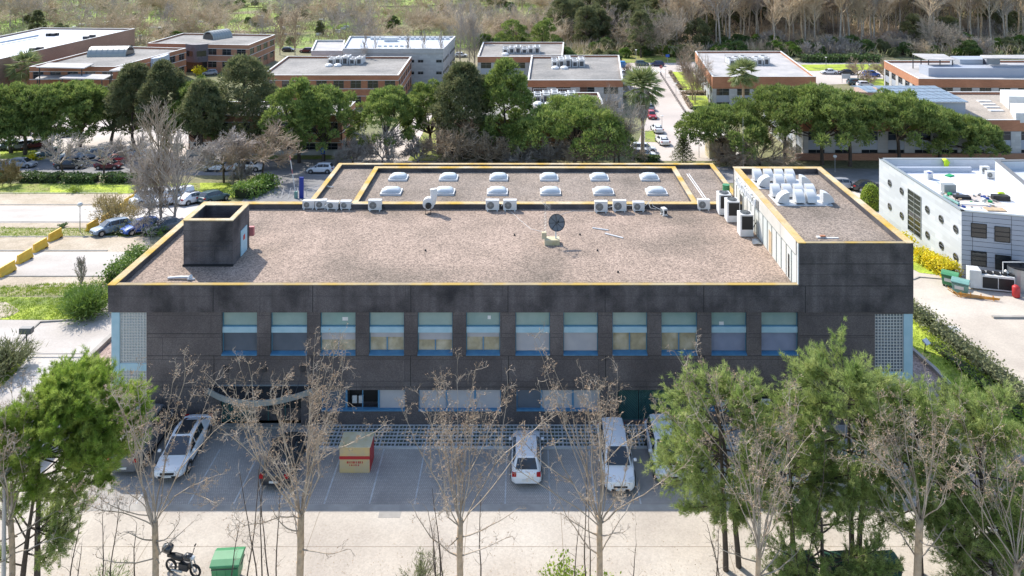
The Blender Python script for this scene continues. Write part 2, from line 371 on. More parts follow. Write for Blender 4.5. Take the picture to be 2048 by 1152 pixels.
# open concrete grid paving along the front wall
sheet('planting_bed', [(-12.7, 45.85), (13, 45.85), (13, 47.95), (-12.7, 47.95)], .018, 'soil')
mb = MB()
for x in (-19.5, -11.2, -3.1, 1.95, 10.4, 18.2): mb.box(x - .015, x + .015, 30, 40.9, .006, .0085)
for y in (38.6, 34.9): mb.box(-24, 27, y - .015, y + .015, .006, .0085)
tag(mb.build('road_joint', 'straw'), kind='structure')
mb = MB(); x = -12.7; i = 0
while x < 13:
    wd = .09 if i % 4 == 0 else .045; mb.box(x - wd / 2, x + wd / 2, 45.98, 47.93, .012, .07); x += .235; i += 1
for k in range(7): y = 45.95 + k * .325; mb.box(-12.72, 13, y - .035, y + .035, .012, .075)
mb.box(-12.75, 13.05, 45.78, 45.9, .012, .11)
tag(mb.build('grid_paving', 'paver_grid'), kind='structure')
for px, py, l_ in ((780, 1027, 'pale rectangular drain cover at the shaded edge of the cream front road'),):
    mb = MB(); q = P(px, py); mb.box(q.x - .6, q.x + .6, q.y - .3, q.y + .3, .006, .012); tag(mb.build('drain_cover', 'kerb'), l_, 'drain cover')
# --- left side: ramp, terraces
psheet('ramp_road', [(-300, 638), (150, 641), (222, 597), (330, 480), (330, 560), (215, 688), (146, 746), (60, 840), (-700, 840)], .010, 'concrete_pale')
psheet('gravel_border', [(150, 749), (218, 686), (322, 590), (322, 850), (60, 850)], .016, 'gravel_pink')
psheet('terrace_grass', [(-260, 590), (150, 596), (225, 585), (225, 598), (150, 640), (-260, 638)], .014, 'grass_bright')
psheet('terrace_sand', [(-320, 603), (10, 604), (26, 612), (40, 622), (24, 631), (6, 637), (-320, 637)], .02, 'sand')
psheet('terrace_grass', [(-260, 573), (150, 574), (226, 560), (226, 590), (-260, 594)], .012, 'grass_dry')
psheet('terrace_sand', [(-260, 552), (226, 552), (238, 574), (-260, 574)], .016, 'sand')
psheet('terrace_paving', [(-260, 502), (250, 502), (250, 553), (-260, 553)], .018, 'concrete_pale')
psheet('terrace_sand', [(-260, 474), (300, 472), (300, 504), (-260, 504)], .020, 'sand')
psheet('terrace_grass', [(-240, 455), (330, 460), (330, 473), (-240, 475)], .022, 'grass_dry')
psheet('terrace_sand', [(-240, 443), (200, 445), (200, 456), (-240, 456)], .020, 'sand')
psheet('terrace_paving', [(-240, 410), (205, 411), (205, 446), (-240, 446)], .024, 'concrete_pale')
psheet('parking_paving', [(200, 446), (275, 396), (430, 396), (430, 468), (190, 468)], .026, 'concrete_pale')
psheet('terrace_sand', [(-220, 388), (285, 388), (272, 412), (-220, 412)], .028, 'sand')
psheet('terrace_grass', [(-220, 368), (560, 366), (560, 396), (430, 397), (285, 389), (-220, 389)], .026, 'grass')
psheet('terrace_grass', [(100, 371), (280, 370), (280, 386), (100, 387)], .034, 'grass_bright')
psheet('terrace_grass', [(400, 366), (520, 366), (520, 394), (400, 394)], .034, 'grass_bright')
for i, yy in enumerate((553, 502, 444.5, 410, 387, 474)):
    a, b = P(-260, yy), P(215 + (i > 1) * 20, yy); mb = MB(); z = gz(a.y)
    mb.box(a.x, b.x, a.y - .09, a.y + .09, z - .1, z + .09); tag(mb.build('terrace_edge', 'kerb'), kind='structure')
# kerb and retaining wall beside the ramp
def wallrun(name, pts, wd, h, m, base=-.3, **k):
    mb = MB()
    for a, b in zip(pts, pts[1:]):
        a, b = Vector((a[0], a[1], 0)), Vector((b[0], b[1], 0)); d = (b - a).normalized(); nrm = Vector((-d.y, d.x, 0)) * wd / 2
        c = []
        for q in (a - nrm, b - nrm, b + nrm, a + nrm): c.append((q.x, q.y, gz(q.y) + base))
        for q in (a - nrm, b - nrm, b + nrm, a + nrm): c.append((q.x, q.y, gz(q.y) + h))
        mb.hexa(c)
    return tag(mb.build(name, m), **k)
wallrun('retaining_wall', [tuple(P(*p)[:2]) for p in ((96, 798), (148, 748), (217, 682), (330, 578))], .35, .32, 'kerb',
        label='low concrete kerb wall between the ramp and the pink gravel left of the dark building', cat='low wall')
wallrun('ramp_kerb', [tuple(P(*p)[:2]) for p in ((25, 700), (80, 645), (150, 641), (222, 598), (262, 560))], .14, .12, 'kerb', kind='structure')
mb = MB(); a = P(56, 713); b = P(170, 711); mb.box(a.x, b.x, a.y - .06, a.y + .06, .0, .022); tag(mb.build('drain_channel', 'dark_metal'), kind='structure')
# --- street behind
sheet('street', [(-140, 113.5), (-32, 113.5), (40, 108), (140, 104), (140, 114.5), (45, 118.5), (-30, 123.5), (-140, 123.5)], .03, 'asphalt')
psheet('street_entry', [(525, 345), (690, 345), (700, 420), (470, 420)], .036, 'asphalt')
psheet('parking_lot', [(-300, 235), (470, 205), (400, 322), (390, 326), (-300, 326)], .028, 'road_pale')
sheet('verge_grass', [(-50, 124), (-14, 124), (-14, 127), (-50, 127)], .04, 'grass')
psheet('lawn', [(815, 322), (872, 322), (872, 235), (864, 235)], .045, 'grass')
psheet('footpath', [(700, 320), (815, 322), (868, 225), (830, 225)], .042, 'road_pale')
psheet('lawn', [(0, 300), (75, 300), (75, 318), (0, 318)], .04, 'grass_bright')
# --- right road up to the cross street
psheet('side_road', [(1262, 322), (1296, 232), (1240, 150), (1225, 128), (1328, 148), (1372, 208), (1440, 322)], .03, 'road_pale')
psheet('side_pavement', [(1328, 148), (1342, 148), (1440, 255), (1500, 322), (1440, 322), (1372, 208)], .05, 'concrete_pale')
psheet('cross_street', [(1100, 124), (1780, 124), (1900, 160), (1640, 170), (1600, 150), (1225, 151), (1100, 151)], .034, 'road_pale')
mb = MB()
for i in range(8):
    a = P(1272 + i * 7.5, 143); mb.box(a.x, a.x + .55, a.y - 1.6, a.y + 1.6, gz(a.y - 1.6) + .0, gz(a.y - 1.6) + .075)
tag(mb.build('crossing_markings', 'white_paint'), kind='structure')
psheet('lawn', [(1338, 144), (1385, 144), (1408, 180), (1362, 181)], .06, 'grass_bright')
psheet('lawn', [(1368, 192), (1414, 192), (1420, 219), (1385, 220)], .06, 'grass_bright')
psheet('roadside_grass', [(1100, 108), (1352, 113), (1352, 126), (1100, 126)], .06, 'grass')
psheet('roadside_grass', [(1560, 130), (1800, 128), (1800, 140), (1620, 142)], .07, 'grass_bright')
psheet('roadside_grass', [(1700, 158), (1768, 158), (1768, 172), (1720, 172)], .07, 'grass_bright')
psheet('lawn', [(1290, 262), (1306, 262), (1318, 285), (1290, 284)], .06, 'grass')
# --- right of the main building
sheet('service_road', [(33.5, 20), (120, 20), (120, 104), (33.5, 104), (33.5, 66)], .010, 'concrete_cream')
sheet('gravel_border', [(24.8, 40), (29.6, 40), (29.6, 66), (24.8, 66)], .022, 'gravel_pink')
sheet('slope_grass', [(29.6, 30), (34.6, 30), (33.8, 50), (33.0, 60), (32.2, 72), (28.2, 72), (29.6, 58)], .018, 'grass_bright')
sheet('lawn', [(37.6, 71.5), (40.6, 70.4), (40.8, 86), (36.6, 86), (36.2, 78)], .03, 'grass_bright')
wallrun('retaining_wall', [(29.7, 40), (29.5, 54), (28.9, 60), (28.2, 70)], .28, .3, 'kerb',
        label='low concrete kerb wall between the gravel and the grass slope right of the dark building', cat='low wall')
a = P(1985, 636); wallrun('kerb_stone', [(a.x, a.y), (a.x + 12, a.y - .2)], .3, .18, 'kerb', label='pale concrete kerb block across the cream service road', cat='kerb block')
mb = MB(); a = P(1906, 658); mb.box(a.x - .5, a.x + .5, a.y - .4, a.y + .4, gz(a.y), gz(a.y) + .02)
tag(mb.build('drain_grate', 'road_line'), 'small grey drain grate in the service road beside the low hedge', 'drain grate')
wallrun('lawn_kerb', [(36.1, 69.8), (37.0, 70.4), (40.4, 69.6)], .14, .1, 'kerb', kind='structure')
wallrun('lawn_kerb', [(36.1, 69.8), (35.9, 78), (36.4, 90)], .14, .1, 'kerb', kind='structure')

# ================================================================ MAIN BUILDING
Y0 = 48.0; S = 31.25
def fx(px): return (px - VX) / S
def fz(py): return H - (py - VY) / S
BLoc = Vector((-.9, 48, 0))
B = empty('office_building', BLoc, 0, 'large dark charcoal concrete office building with flat gravel roofs and ochre parapet edges', 'office building')
def under(o, root, loc=None):
    o.parent = root; l = (0, 0, 0) if root.parent else root.location
    o.matrix_parent_inverse = Matrix.Translation(-Vector(l)); return o
def part(mb, name, mats, root=B, **k): return under(mb.build(name, mats, **k), root)
XL, XR, XT = fx(217), fx(1826), fx(1597)      # left, right, tower left
ZC, ZT = 9.02, 11.70
upper = [(443, 514), (541, 614), (640, 711), (738, 808), (835, 905), (932, 1000), (1031, 1100), (1127, 1196), (1225, 1295), (1323, 1395), (1423, 1494), (1523, 1597)]
uz0, uz1 = fz(710.5), fz(624)
holes = [(fx(a), fx(b), uz0, uz1) for a, b in upper]
gz0, gz1 = fz(822), fz(780)
groups = [(643, 810), (837, 1002), (1033, 1200), (1236, 1348)]
holes += [(fx(a), fx(b), gz0 if b != 1348 else .25, gz1) for a, b in groups] + [(fx(1380), fx(1478), gz0, gz1), (fx(1496), fx(1600), .25, gz1)]
holes += [(fx(441), fx(602), .12, 2.25)]
holes += [(fx(239), fx(293), fz(835), fz(625)), (fx(1750), fx(1808), fz(835), fz(628))]
holes += [(fx(222), fx(239), 0, fz(625)), (fx(1808), fx(1826), 0, fz(628))]
def wall_holes(mb, x0, x1, z0, z1, y0, y1, hs, mi=0):
    xs = sorted({x0, x1, *[h[0] for h in hs], *[h[1] for h in hs]}); xs = [x for x in xs if x0 <= x <= x1]
    for a, b in zip(xs, xs[1:]):
        c = (a + b) / 2; cuts = sorted([(h[2], h[3]) for h in hs if h[0] < c < h[1]]); z = z0
        for lo, hi in cuts:
            if lo > z: mb.box(a, b, y0, y1, z, lo, mi)
            z = max(z, hi)
        if z < z1: mb.box(a, b, y0, y1, z, z1, mi)
mb = MB(); wall_holes(mb, fx(222), XR, 0, fz(624), Y0, Y0 + .45, holes)
mb.box(fx(222), XR, Y0 + .9, Y0 + 1.0, 0, fz(624))                                   # inner lining behind the openings
mb.box(XL + .35, XL + .8, Y0 + 1.0, 62.3, -1, 7.23); mb.box(XR - .45, XR, Y0 + 1.0, 63.0, -1, ZC)
part(mb, 'lower_wall', 'concrete_dark')
mb = MB()
mb.box(XL, XR - .0, Y0 - .06, Y0 + .34, fz(624), ZC - .05)                            # fascia band
mb.box(XL, XL + .4, Y0 + .34, 62.3, 7.23, ZC - .05); mb.box(XL + .4, XT, 61.9, 62.3, -1.5, ZC - .05)
part(mb, 'upper_wall', 'concrete_stain')
mb = MB()
mb.box(XT, XR - .0, Y0 - .06, Y0 + .34, ZC - .05, ZT - .05); mb.box(XR - .4, XR, Y0 + .34, 63, ZC, ZT - .05)
mb.box(XT, XR - .4, 62.6, 63.0, -1.5, ZT - .05)
part(mb, 'tower_wall', 'concrete_stain')
# joints
mb = MB(); yj = Y0 - .06; jw = .022
for px in (427, 626, 822, 1016, 1210, 1407): mb.box(fx(px) - jw, fx(px) + jw, yj - .008, yj, 7.24, ZC - .06)
for px, a, b in ((1610, 625, 571),): mb.box(fx(px) - jw, fx(px) + jw, yj - .008, yj, fz(a), fz(b))
for py in (527, 571): mb.box(XT + .02, XR, yj - .008, yj, fz(py) - jw, fz(py) + jw)
yj = Y0
for px in (428, 624, 821, 1017, 1211, 1408, 1610): mb.box(fx(px) - jw, fx(px) + jw, yj - .008, yj, 2.5, uz0 - .03)
mb.box(fx(294), fx(1748), yj - .008, yj, uz0 - .05, uz0 - .02)
mb.box(fx(294), fx(441), yj - .008, yj, fz(668), fz(667)); mb.box(fx(1598), fx(1748), yj - .008, yj, fz(672), fz(671))
for a, b in zip(upper, upper[1:]):
    mb.box(fx(a[1]) + .1, fx(b[0]) - .1, yj - .008, yj, fz(667.5), fz(667))
mb.box(fx(294), fx(1748), yj - .008, yj, 2.42, 2.45)
part(mb, 'panel_joint', 'joint')
# roofs
mb = MB(); mb.box(XL + .4, XT, Y0 + .34, 61.9, 8.3, 8.57); part(mb, 'roof', 'roof_gravel_pink')
mb = MB(); mb.box(XT + .35, XR - .4, Y0 + .34, 62.6, 11.0, 11.26); part(mb, 'tower_roof', 'roof_gravel_brown')
mb = MB()
mb.box(XL + .4, XL + .46, Y0 + .34, 61.84, 8.57, ZC - .05); mb.box(XL + .4, XT, 61.84, 61.9, 8.57, ZC - .05)
mb.box(XT + .35, XT + .41, Y0 + .34, 62.54, 11.26, ZT - .05); mb.box(XT + .35, XR - .46, 62.54, 62.6, 11.26, ZT - .05); mb.box(XR - .46, XR - .4, Y0 + .34, 62.54, 11.26, ZT - .05)
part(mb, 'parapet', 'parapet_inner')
def ring(mb, x0, x1, y0, y1, z, wd, h=.06, sides='lrfb', o=.03):
    x0 -= o; x1 += o; y0 -= o; y1 += o
    if 'f' in sides: mb.box(x0, x1, y0, y0 + wd, z - h, z)
    if 'b' in sides: mb.box(x0, x1, y1 - wd, y1, z - h, z)
    yf, yb = y0 + (wd if 'f' in sides else 0), y1 - (wd if 'b' in sides else 0)
    if 'l' in sides: mb.box(x0, x0 + wd, yf, yb, z - h, z)
    if 'r' in sides: mb.box(x1 - wd, x1, yf, yb, z - h, z)
mb = MB(); ring(mb, XL, XT - .03, Y0 - .06, 62.3, ZC, .52, h=.05, sides='lb'); 
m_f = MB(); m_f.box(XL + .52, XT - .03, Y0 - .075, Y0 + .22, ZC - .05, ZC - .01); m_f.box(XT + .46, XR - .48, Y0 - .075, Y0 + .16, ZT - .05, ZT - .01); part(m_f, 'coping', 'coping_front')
ring(mb, XT - .02, XR, Y0 - .06, 63, ZT, .50, h=.05, sides='lrb'); 
part(mb, 'coping', 'coping')
# tower side cladding, facing left
mb = MB(); mb.box(XT - .02, XT + .35, Y0 + .34, 62.6, 8.3, 10.75)
part(mb, 'side_cladding', 'cladding')
mb = MB(); mb.box(XT - .05, XT + .35, Y0 + .34, 62.6, 10.75, ZT - .05); part(mb, 'side_cladding', 'cladding_upper')
mb = MB(); y = Y0 + 1.2
while y < 62: mb.box(XT - .055, XT - .02, y - .03, y + .03, 8.6, 10.72); y += .98
for y in (51.3, 56, 59.5): mb.box(XT - .056, XT - .05, y - .02, y + .02, 10.78, ZT - .1)
mb.box(XT - .06, XT - .02, Y0 + .5, 62.5, 10.70, 10.76)
part(mb, 'cladding_mullion', 'steel_grey')
mb = MB(); mb.box(XT - .07, XT - .0, Y0 - .07, Y0 + .1, ZC, ZT - .07); part(mb, 'corner_trim', 'white_paint')
for y, c in ((60.6, 'glass_dark'), (53.4, 'tan_wood'), (49.7, 'black')):
    mb = MB(); mb.box(XT - .05, XT - .015, y - .35 if c != 'black' else y - .1, y + .35 if c != 'black' else y + .1, 8.65, 10.2); part(mb, 'side_panel', c)
# upper windows
def slats(mb, x0, x1, y, z0, z1, step=.055):
    n = max(1, int((z1 - z0) / step)); st = (z1 - z0) / n
    for k in range(n):
        a = z0 + k * st; mb.hexa([(x0, y, a), (x1, y, a), (x1, y + .03, a), (x0, y + .03, a), (x0, y + .012, a + st * .96), (x1, y + .012, a + st * .96), (x1, y + .03, a + st * .96), (x0, y + .03, a + st * .96)])
kinds = ['d', 'd', .42, .28, .42, .27, 'g', 'g', .06, .05, 's', 's']
mat('shutter_steel', (.19, .22, .31), .5, (.23, .26, .36), 1.2)
zt0, zt1 = fz(655.5), fz(667)
for i, ((a, b), k) in enumerate(zip(upper, kinds)):
    x0, x1 = fx(a), fx(b); yw = Y0 + .24
    lab = {'d': 'window with dark closed roller shutter', 'g': 'window with pale grey closed roller shutter', 's': 'window with blue grey closed roller shutter'}.get(k, 'window with raised shutter over ochre blinds')
    f = MB()
    for xa, xb in ((x0, x0 + .05), (x1 - .05, x1)): f.box(xa, xb, yw - .04, yw + .1, uz0 + .16, uz1)
    f.box(x0 + .05, x1 - .05, yw - .02, yw + .1, zt0 + .0, zt0 + .05)
    wn = part(f, 'window', 'frame_blue'); wn['label'] = lab
    def sub(mb, name, m): return under(mb.build(name, m), wn, BLoc)
    m_ = MB(); m_.box(x0 + .05, x1 - .05, yw, yw + .03, zt0 + .05, uz1); sub(m_, 'top_pane', 'spandrel_glass')
    m_ = MB(); m_.box(x0 + .02, x1 - .02, yw - .14, yw + .05, zt1, zt0); sub(m_, 'shutter_box', 'light_blue')
    m_ = MB(); m_.hexa([(x0, Y0 - .05, uz0), (x1, Y0 - .05, uz0), (x1, yw + .1, uz0), (x0, yw + .1, uz0), (x0, Y0 - .05, uz0 + .05), (x1, Y0 - .05, uz0 + .05), (x1, yw + .1, uz0 + .17), (x0, yw + .1, uz0 + .17)]); sub(m_, 'sill', 'window_blue')
    zl = uz0 + .17
    if isinstance(k, str):
        m_ = MB(); slats(m_, x0 + .05, x1 - .05, yw, zl, zt1); sub(m_, 'shutter', {'d': 'shutter_dark', 'g': 'shutter_grey', 's': 'shutter_steel'}[k])
    else:
        zs = zt1 - (zt1 - zl) * k; m_ = MB(); slats(m_, x0 + .05, x1 - .05, yw, zs, zt1); sub(m_, 'shutter', 'shutter_grey')
        xm = (x0 + x1) / 2; m_ = MB()
        m_.box(x0 + .05, x1 - .05, yw + .09, yw + .1, zl, zs); sub(m_, 'blind', 'blind_yellow')
        m_ = MB(); m_.box(xm - .035, xm + .035, yw - .01, yw + .05, zl, zs)
        sub(m_, 'mullion', 'window_blue')
for px, py, wd in ((683, 642, .36), (1440, 651, .3), (975, 639, .2)):
    mb = MB(); mb.box(fx(px), fx(px) + wd, Y0 + .232, Y0 + .239, fz(py + 3), fz(py - 4)); part(mb, 'paper_notice', 'white_paint')
# ground floor windows
def gwin(a, b, cells, z0=gz0):
    x0, x1 = fx(a), fx(b); yw = Y0 + .16
    f = MB(); f.box(x0, x1, Y0 - .04, yw + .06, z0, z0 + .11)
    for c in [a] + [q[0] for q in cells[1:]] + [b]:
        u = fx(c); f.box(max(x0, u - .06), min(x1, u + .06), yw - .05, yw + .04, z0 + .11, gz1)
    wn = part(f, 'window', 'window_blue'); wn['label'] = 'ground floor strip window with blue frame'
    for (ca, cb, k) in cells:
        u0, u1 = fx(ca) + .06, fx(cb) - .06; m_ = MB()
        if k == 'open':
            m_.box(u0, u1, Y0 + .8, Y0 + .85, z0 + .1, gz1); under(m_.build('dark_interior', 'black'), wn, BLoc)
            for t in (.2, .62): m_ = MB(); m_.box(u0 + t, u0 + t + .3, Y0 + .6, Y0 + .7, z0 + .12, z0 + .6); under(m_.build('paper_sheet', 'white_paint'), wn, BLoc)
            m_ = MB(); m_.box((u0 + u1) / 2 - .03, (u0 + u1) / 2 + .03, yw - .03, yw + .02, z0 + .11, gz1); under(m_.build('mullion', 'window_blue'), wn, BLoc)
        else: slats(m_, u0, u1, yw, z0 + .11, gz1); under(m_.build('shutter', k), wn, BLoc)
gwin(643, 810, [(643, 692, 'shutter_dark'), (692, 757, 'open'), (757, 810, 'shutter_grey')])
gwin(837, 1002, [(837, 893, 'shutter_grey'), (893, 950, 'shutter_grey'), (950, 1002, 'shutter_grey')])
gwin(1033, 1200, [(1033, 1083, 'shutter_dark'), (1083, 1146, 'shutter_grey'), (1146, 1200, 'shutter_grey')])
gwin(1380, 1478, [(1380, 1428, 'shutter_dark'), (1428, 1478, 'shutter_grey')])
def louvre_door(x0, x1, z0, z1, root=B, flip=1):
    y = Y0 + .2; f = MB(); f.box(x0, x0 + .06, y - .05, y + .05, z0, z1); f.box(x1 - .06, x1, y - .05, y + .05, z0, z1); f.box(x0 + .06, x1 - .06, y - .05, y + .05, z1 - .06, z1); f.box(x0 + .06, x1 - .06, y - .05, y + .05, z0, z0 + .06)
    f.box(x0 + .06, x1 - .06, y + .03, y + .05, z0 + .06, z1 - .06)
    # diagonal boards clipped to the leaf
    wd, hh = x1 - x0 - .12, z1 - z0 - .12; t = -hh
    while t < wd:
        pts = []
        u0 = max(0, t); v0 = u0 - t; u1 = min(wd, t + hh); v1 = u1 - t
        if u1 - u0 > .05:
            if flip < 0: u0, u1 = wd - u0, wd - u1
            a = Vector((x0 + .06 + u0, y + .0, z0 + .06 + v0)); b = Vector((x0 + .06 + u1, y + .0, z0 + .06 + v1))
            f.tube([a, b], .03, 4)
        t += .16
    return part(f, 'louvre_door', 'green_louvre')
louvre_door(fx(1238), fx(1277), .25, gz1, flip=-1); louvre_door(fx(1279), fx(1312), .25, gz1); louvre_door(fx(1313), fx(1347), .25, gz1)
mb = MB(); mb.box(fx(1496), fx(1600), Y0 + .85, Y0 + .89, .25, gz1); part(mb, 'dark_recess', 'black')
mb = MB(); mb.box(fx(1523), fx(1541), Y0 + .1, Y0 + .14, fz(812), fz(800)); sg = part(mb, 'sign_board', 'white_plastic')
def text(body, size, loc, rot, m, name, ext=.01):
    cu = bpy.data.curves.new(name, 'FONT'); cu.body = body; cu.size = size; cu.extrude = ext; cu.align_x = 'CENTER'; cu.align_y = 'CENTER'; cu.materials.append(M[m])
    t0 = bpy.data.objects.new(name, cu); me = bpy.data.meshes.new_from_object(t0); me.name = name; bpy.data.objects.remove(t0); me.materials.clear(); me.materials.append(M[m])
    o = bpy.data.objects.new(name, me); COL.objects.link(o); o.location = loc; o.rotation_euler = rot; return o
t_ = text('OFI', .26, (fx(1532), Y0 + .09, fz(806)), (R(90), 0, 0), 'black', 'lettering', .005); t_.parent = sg
# glass block corners
def blocks(x0, x1, z0, z1, m, n, band=None):
    y = Y0 + .06; g = MB(); st = (x1 - x0) / n
    g2 = MB(); g2.box(x0, x1, y + .05, y + .1, z0, z1)
    for i in range(n + 1): g.box(x0 + i * st - .022, x0 + i * st + .022, y, y + .05, z0, z1)
    k = int(round((z1 - z0) / st)); sz = (z1 - z0) / k
    for j in range(k + 1): g.box(x0 + .022, x1 - .022, y + .003, y + .05, z0 + j * sz - .022, z0 + j * sz + .022)
    o = part(g2, 'glass_block_panel', m); o2 = g.build('block_grid', 'mortar'); under(o2, o, BLoc)
blocks(fx(240.5), fx(292), fz(727) + .03, fz(625), 'glass_block', 9); blocks(fx(240.5), fx(292), fz(834), fz(742) - .02, 'glass_block', 9)
blocks(fx(1751), fx(1807), fz(745), fz(628), 'glass_block_dark', 9); blocks(fx(1751), fx(1807), fz(834), fz(758), 'glass_block_dark', 9)
for a_, b_, y_, z0_, z1_ in ((fx(239.5), fx(293), .02, fz(742), fz(727)), (fx(1750), fx(1808), .02, fz(758), fz(745)), (fx(222) + .02, fx(239), .01, 0, fz(625)), (fx(1808), fx(1826) - .01, .01, 0, fz(628))):
    mb = MB(); mb.box(a_, b_, Y0 + y_, Y0 + .4, z0_, z1_); part(mb, 'corner_panel', 'light_blue')
# entrance
louvre_door(fx(442), fx(471), .12, 2.2, flip=-1); louvre_door(fx(472), fx(501), .12, 2.2)
mb = MB(); mb.box(fx(502), fx(601), Y0 + .3, Y0 + .34, .9, 2.25); part(mb, 'entrance_glass', 'glass_dark')
mb = MB(); mb.box(fx(502), fx(601), Y0 + .28, Y0 + .36, .12, .9); part(mb, 'entrance_panel', 'concrete_stain')
mb = MB()
for x in (502, 534, 568, 601): mb.box(fx(x) - .03, fx(x) + .03, Y0 + .24, Y0 + .28, .12, 2.25)
part(mb, 'door_frame', 'green_louvre')
mb = MB(); mb.box(fx(441), fx(602), Y0 - .35, Y0 + .28, 0, .12); part(mb, 'step', 'kerb')
ca, cb_, n = fx(420), fx(628), 24; arc = []
for i in range(n + 1):
    t = i / n; x = ca + (cb_ - ca) * t; arc.append((x, 47.65 - 1.25 * (1 - (2 * t - 1) ** 2)))
mb = MB()
for p, q in zip(arc, arc[1:]):
    d = Vector((q[0] - p[0], q[1] - p[1], 0)).normalized(); nn = Vector((-d.y, d.x, 0)) * .06
    c = [(p[0], p[1]), (q[0], q[1]), (q[0] + nn.x, q[1] + nn.y), (p[0] + nn.x, p[1] + nn.y)]
    mb.hexa([(*e, 2.2) for e in c] + [(*e, 2.56) for e in c])
mb.box(fx(436), fx(618), Y0 - .12, Y0, 2.42, 2.58)
cn = part(mb, 'canopy', 'steel_grey')
mb = MB()
for i in range(1, n): 
    if i % 4 == 0: mb.tube([(arc[i][0], arc[i][1], 2.4), (arc[i][0], Y0 - .1, 2.48)], .03, 6)
for x in (453, 529, 606):
    mb.box(fx(x) - .14, fx(x) + .14, Y0 - .1, Y0 - .0, fz(742), fz(732)); mb.tube([(fx(x), Y0 - .1, fz(740)), (fx(x) - .25, 47.2, 2.5)], .02, 6)
under(mb.build('canopy_rod', 'dark_metal'), cn, BLoc)
mb = MB(); mb.v = []; pl = [(*a_, 2.5) for a_ in arc] + [(fx(618), Y0 - .01, 2.56), (fx(436), Y0 - .01, 2.56)]
mb.face(pl); mb.face([(p[0], p[1], p[2] + .02) for p in pl][::-1]); under(mb.build('canopy_glass', 'glass_dark'), cn, BLoc)
mb = MB()
for dx in (-.13, .13):
    c = Vector((fx(511) + dx, 46.47, 2.38)); mb.tube([c + Vector((math.cos(t) * .12, 0, math.sin(t) * .12)) for t in np.linspace(0, 2 * math.pi, 17)], .022, 5)
under(mb.build('ring_emblem', 'black'), cn, BLoc)
# stair tower on the roof
mb = MB(); sx0, sx1, sy0, sy1 = -23.45, -20.07, 51.5, 54.6
mb.box(sx0, sx1, sy0, sy0 + .3, 8.57, 11.68); mb.box(sx0, sx1, sy1 - .3, sy1, 8.57, 11.68); mb.box(sx0, sx0 + .3, sy0 + .3, sy1 - .3, 8.57, 11.68); mb.box(sx1 - .3, sx1, sy0 + .3, sy1 - .3, 8.57, 11.68); mb.box(sx0 + .3, sx1 - .3, sy0 + .3, sy1 - .3, 10.2, 10.3)
st = part(mb, 'stair_tower', 'concrete_stain')
def sub2(mb, name, m, par=st): return under(mb.build(name, m), par, BLoc)
mb = MB(); ring(mb, sx0, sx1, sy0, sy1, 11.74, .36); sub2(mb, 'coping', 'coping')
mb = MB(); mb.box(sx1, sx1 + .05, 52.9, 54.05, 8.62, 10.4); sub2(mb, 'door', 'light_blue')
mb = MB(); mb.box(sx1 + .05, sx1 + .07, 53.3, 53.6, 9.6, 9.95); sub2(mb, 'red_notice', 'red')
mb = MB(); mb.box(sx1 - .05, sx1 + .3, 54.62, 54.85, 9.35, 10.0); sub2(mb, 'hose_box', 'red_faded')
mb = MB(); mb.box(-22.75, sx1 - .05, sy0 - .03, sy0, 8.95, 9.95); sub2(mb, 'patch_panel', 'concrete_stain')
mb = MB(); mb.box(sx0 - .05, sx1 + .05, sy0 - .06, sy0, 8.57, 8.72); sub2(mb, 'base_flashing', 'black')
mb = MB(); mb.box(sx0, sx1, sy0 - .006, sy0, 10.28, 10.31); mb.box(-21.3, -21.28, sy0 - .036, sy0 - .03, 8.97, 9.93); sub2(mb, 'panel_joint', 'joint')
# rear wing
mb = MB(); rx0, rx1, ry1 = -18.15, 18.3, 73.1
mb.box(rx0, rx0 + .35, 62.32, ry1, -3, 8.74); mb.box(rx1 - .35, rx1, 63.02, ry1, -3, 8.74); mb.box(rx0 + .35, rx1 - .35, ry1 - .35, ry1, -3, 8.74)
part(mb, 'rear_wall', 'concrete_dark')
mb = MB(); mb.box(rx0 + .35, rx1 - .35, 62.32, ry1 - .35, 8.2, 8.42); part(mb, 'rear_roof', 'roof_gravel_brown')
mb = MB(); 
for x0, x1 in ((-14.35, -14.05), (14.05, 14.35)): mb.box(x0, x1, 62.32, 71.9, 8.42, 8.78)
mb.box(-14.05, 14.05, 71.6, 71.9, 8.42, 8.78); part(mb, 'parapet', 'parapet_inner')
mb = MB(); ring(mb, rx0, rx1, 62.31, ry1, 8.8, .42, sides='lrb', o=.0)
mb.box(-14.42, -13.98, 62.32, 71.5, 8.78, 8.84); mb.box(13.98, 14.42, 62.32, 71.5, 8.78, 8.84); mb.box(-14.42, 14.42, 71.5, 71.98, 8.78, 8.84)
part(mb, 'coping', 'coping')
for r, (yb, wd) in enumerate(((65.9, .85), (69.6, .8))):
    for i in range(6):
        cx = -11.75 + 4.66 * i; mb = MB(); mb.box(cx - wd - .05, cx + wd + .05, yb - .6, yb + .75, 8.42, 8.6)
        sk = part(mb, 'skylight', 'white_paint'); mb = MB(); rings = []
        for k in range(6):
            t = k / 5 * .5 * math.pi; s_ = math.cos(t) ** .55; z = 8.6 + .36 * math.sin(t); a_, b_ = (wd - .04) * s_, .58 * s_
            rg = []
            for q in range(16):
                an = 2 * math.pi * q / 16; c_, s2 = math.cos(an), math.sin(an); m_ = max(abs(c_), abs(s2)); f_ = (1 / m_) * (1 - .10 * k / 5) if m_ else 1
                f_ = f_ ** (.9 - .1 * k)
                rg.append((cx + a_ * c_ * f_, yb + .07 + b_ * s2 * f_, z))
            rings.append(rg)
        mb.loft(rings); under(mb.build('dome', 'dome', smooth=True), sk, BLoc)
mb = MB()
for x in (15.4, 15.6): mb.tube([(x, 63.2, 8.47), (x - .1, 70.9, 8.47)], .04, 5)
part(mb, 'roof_pipe', 'white_paint')
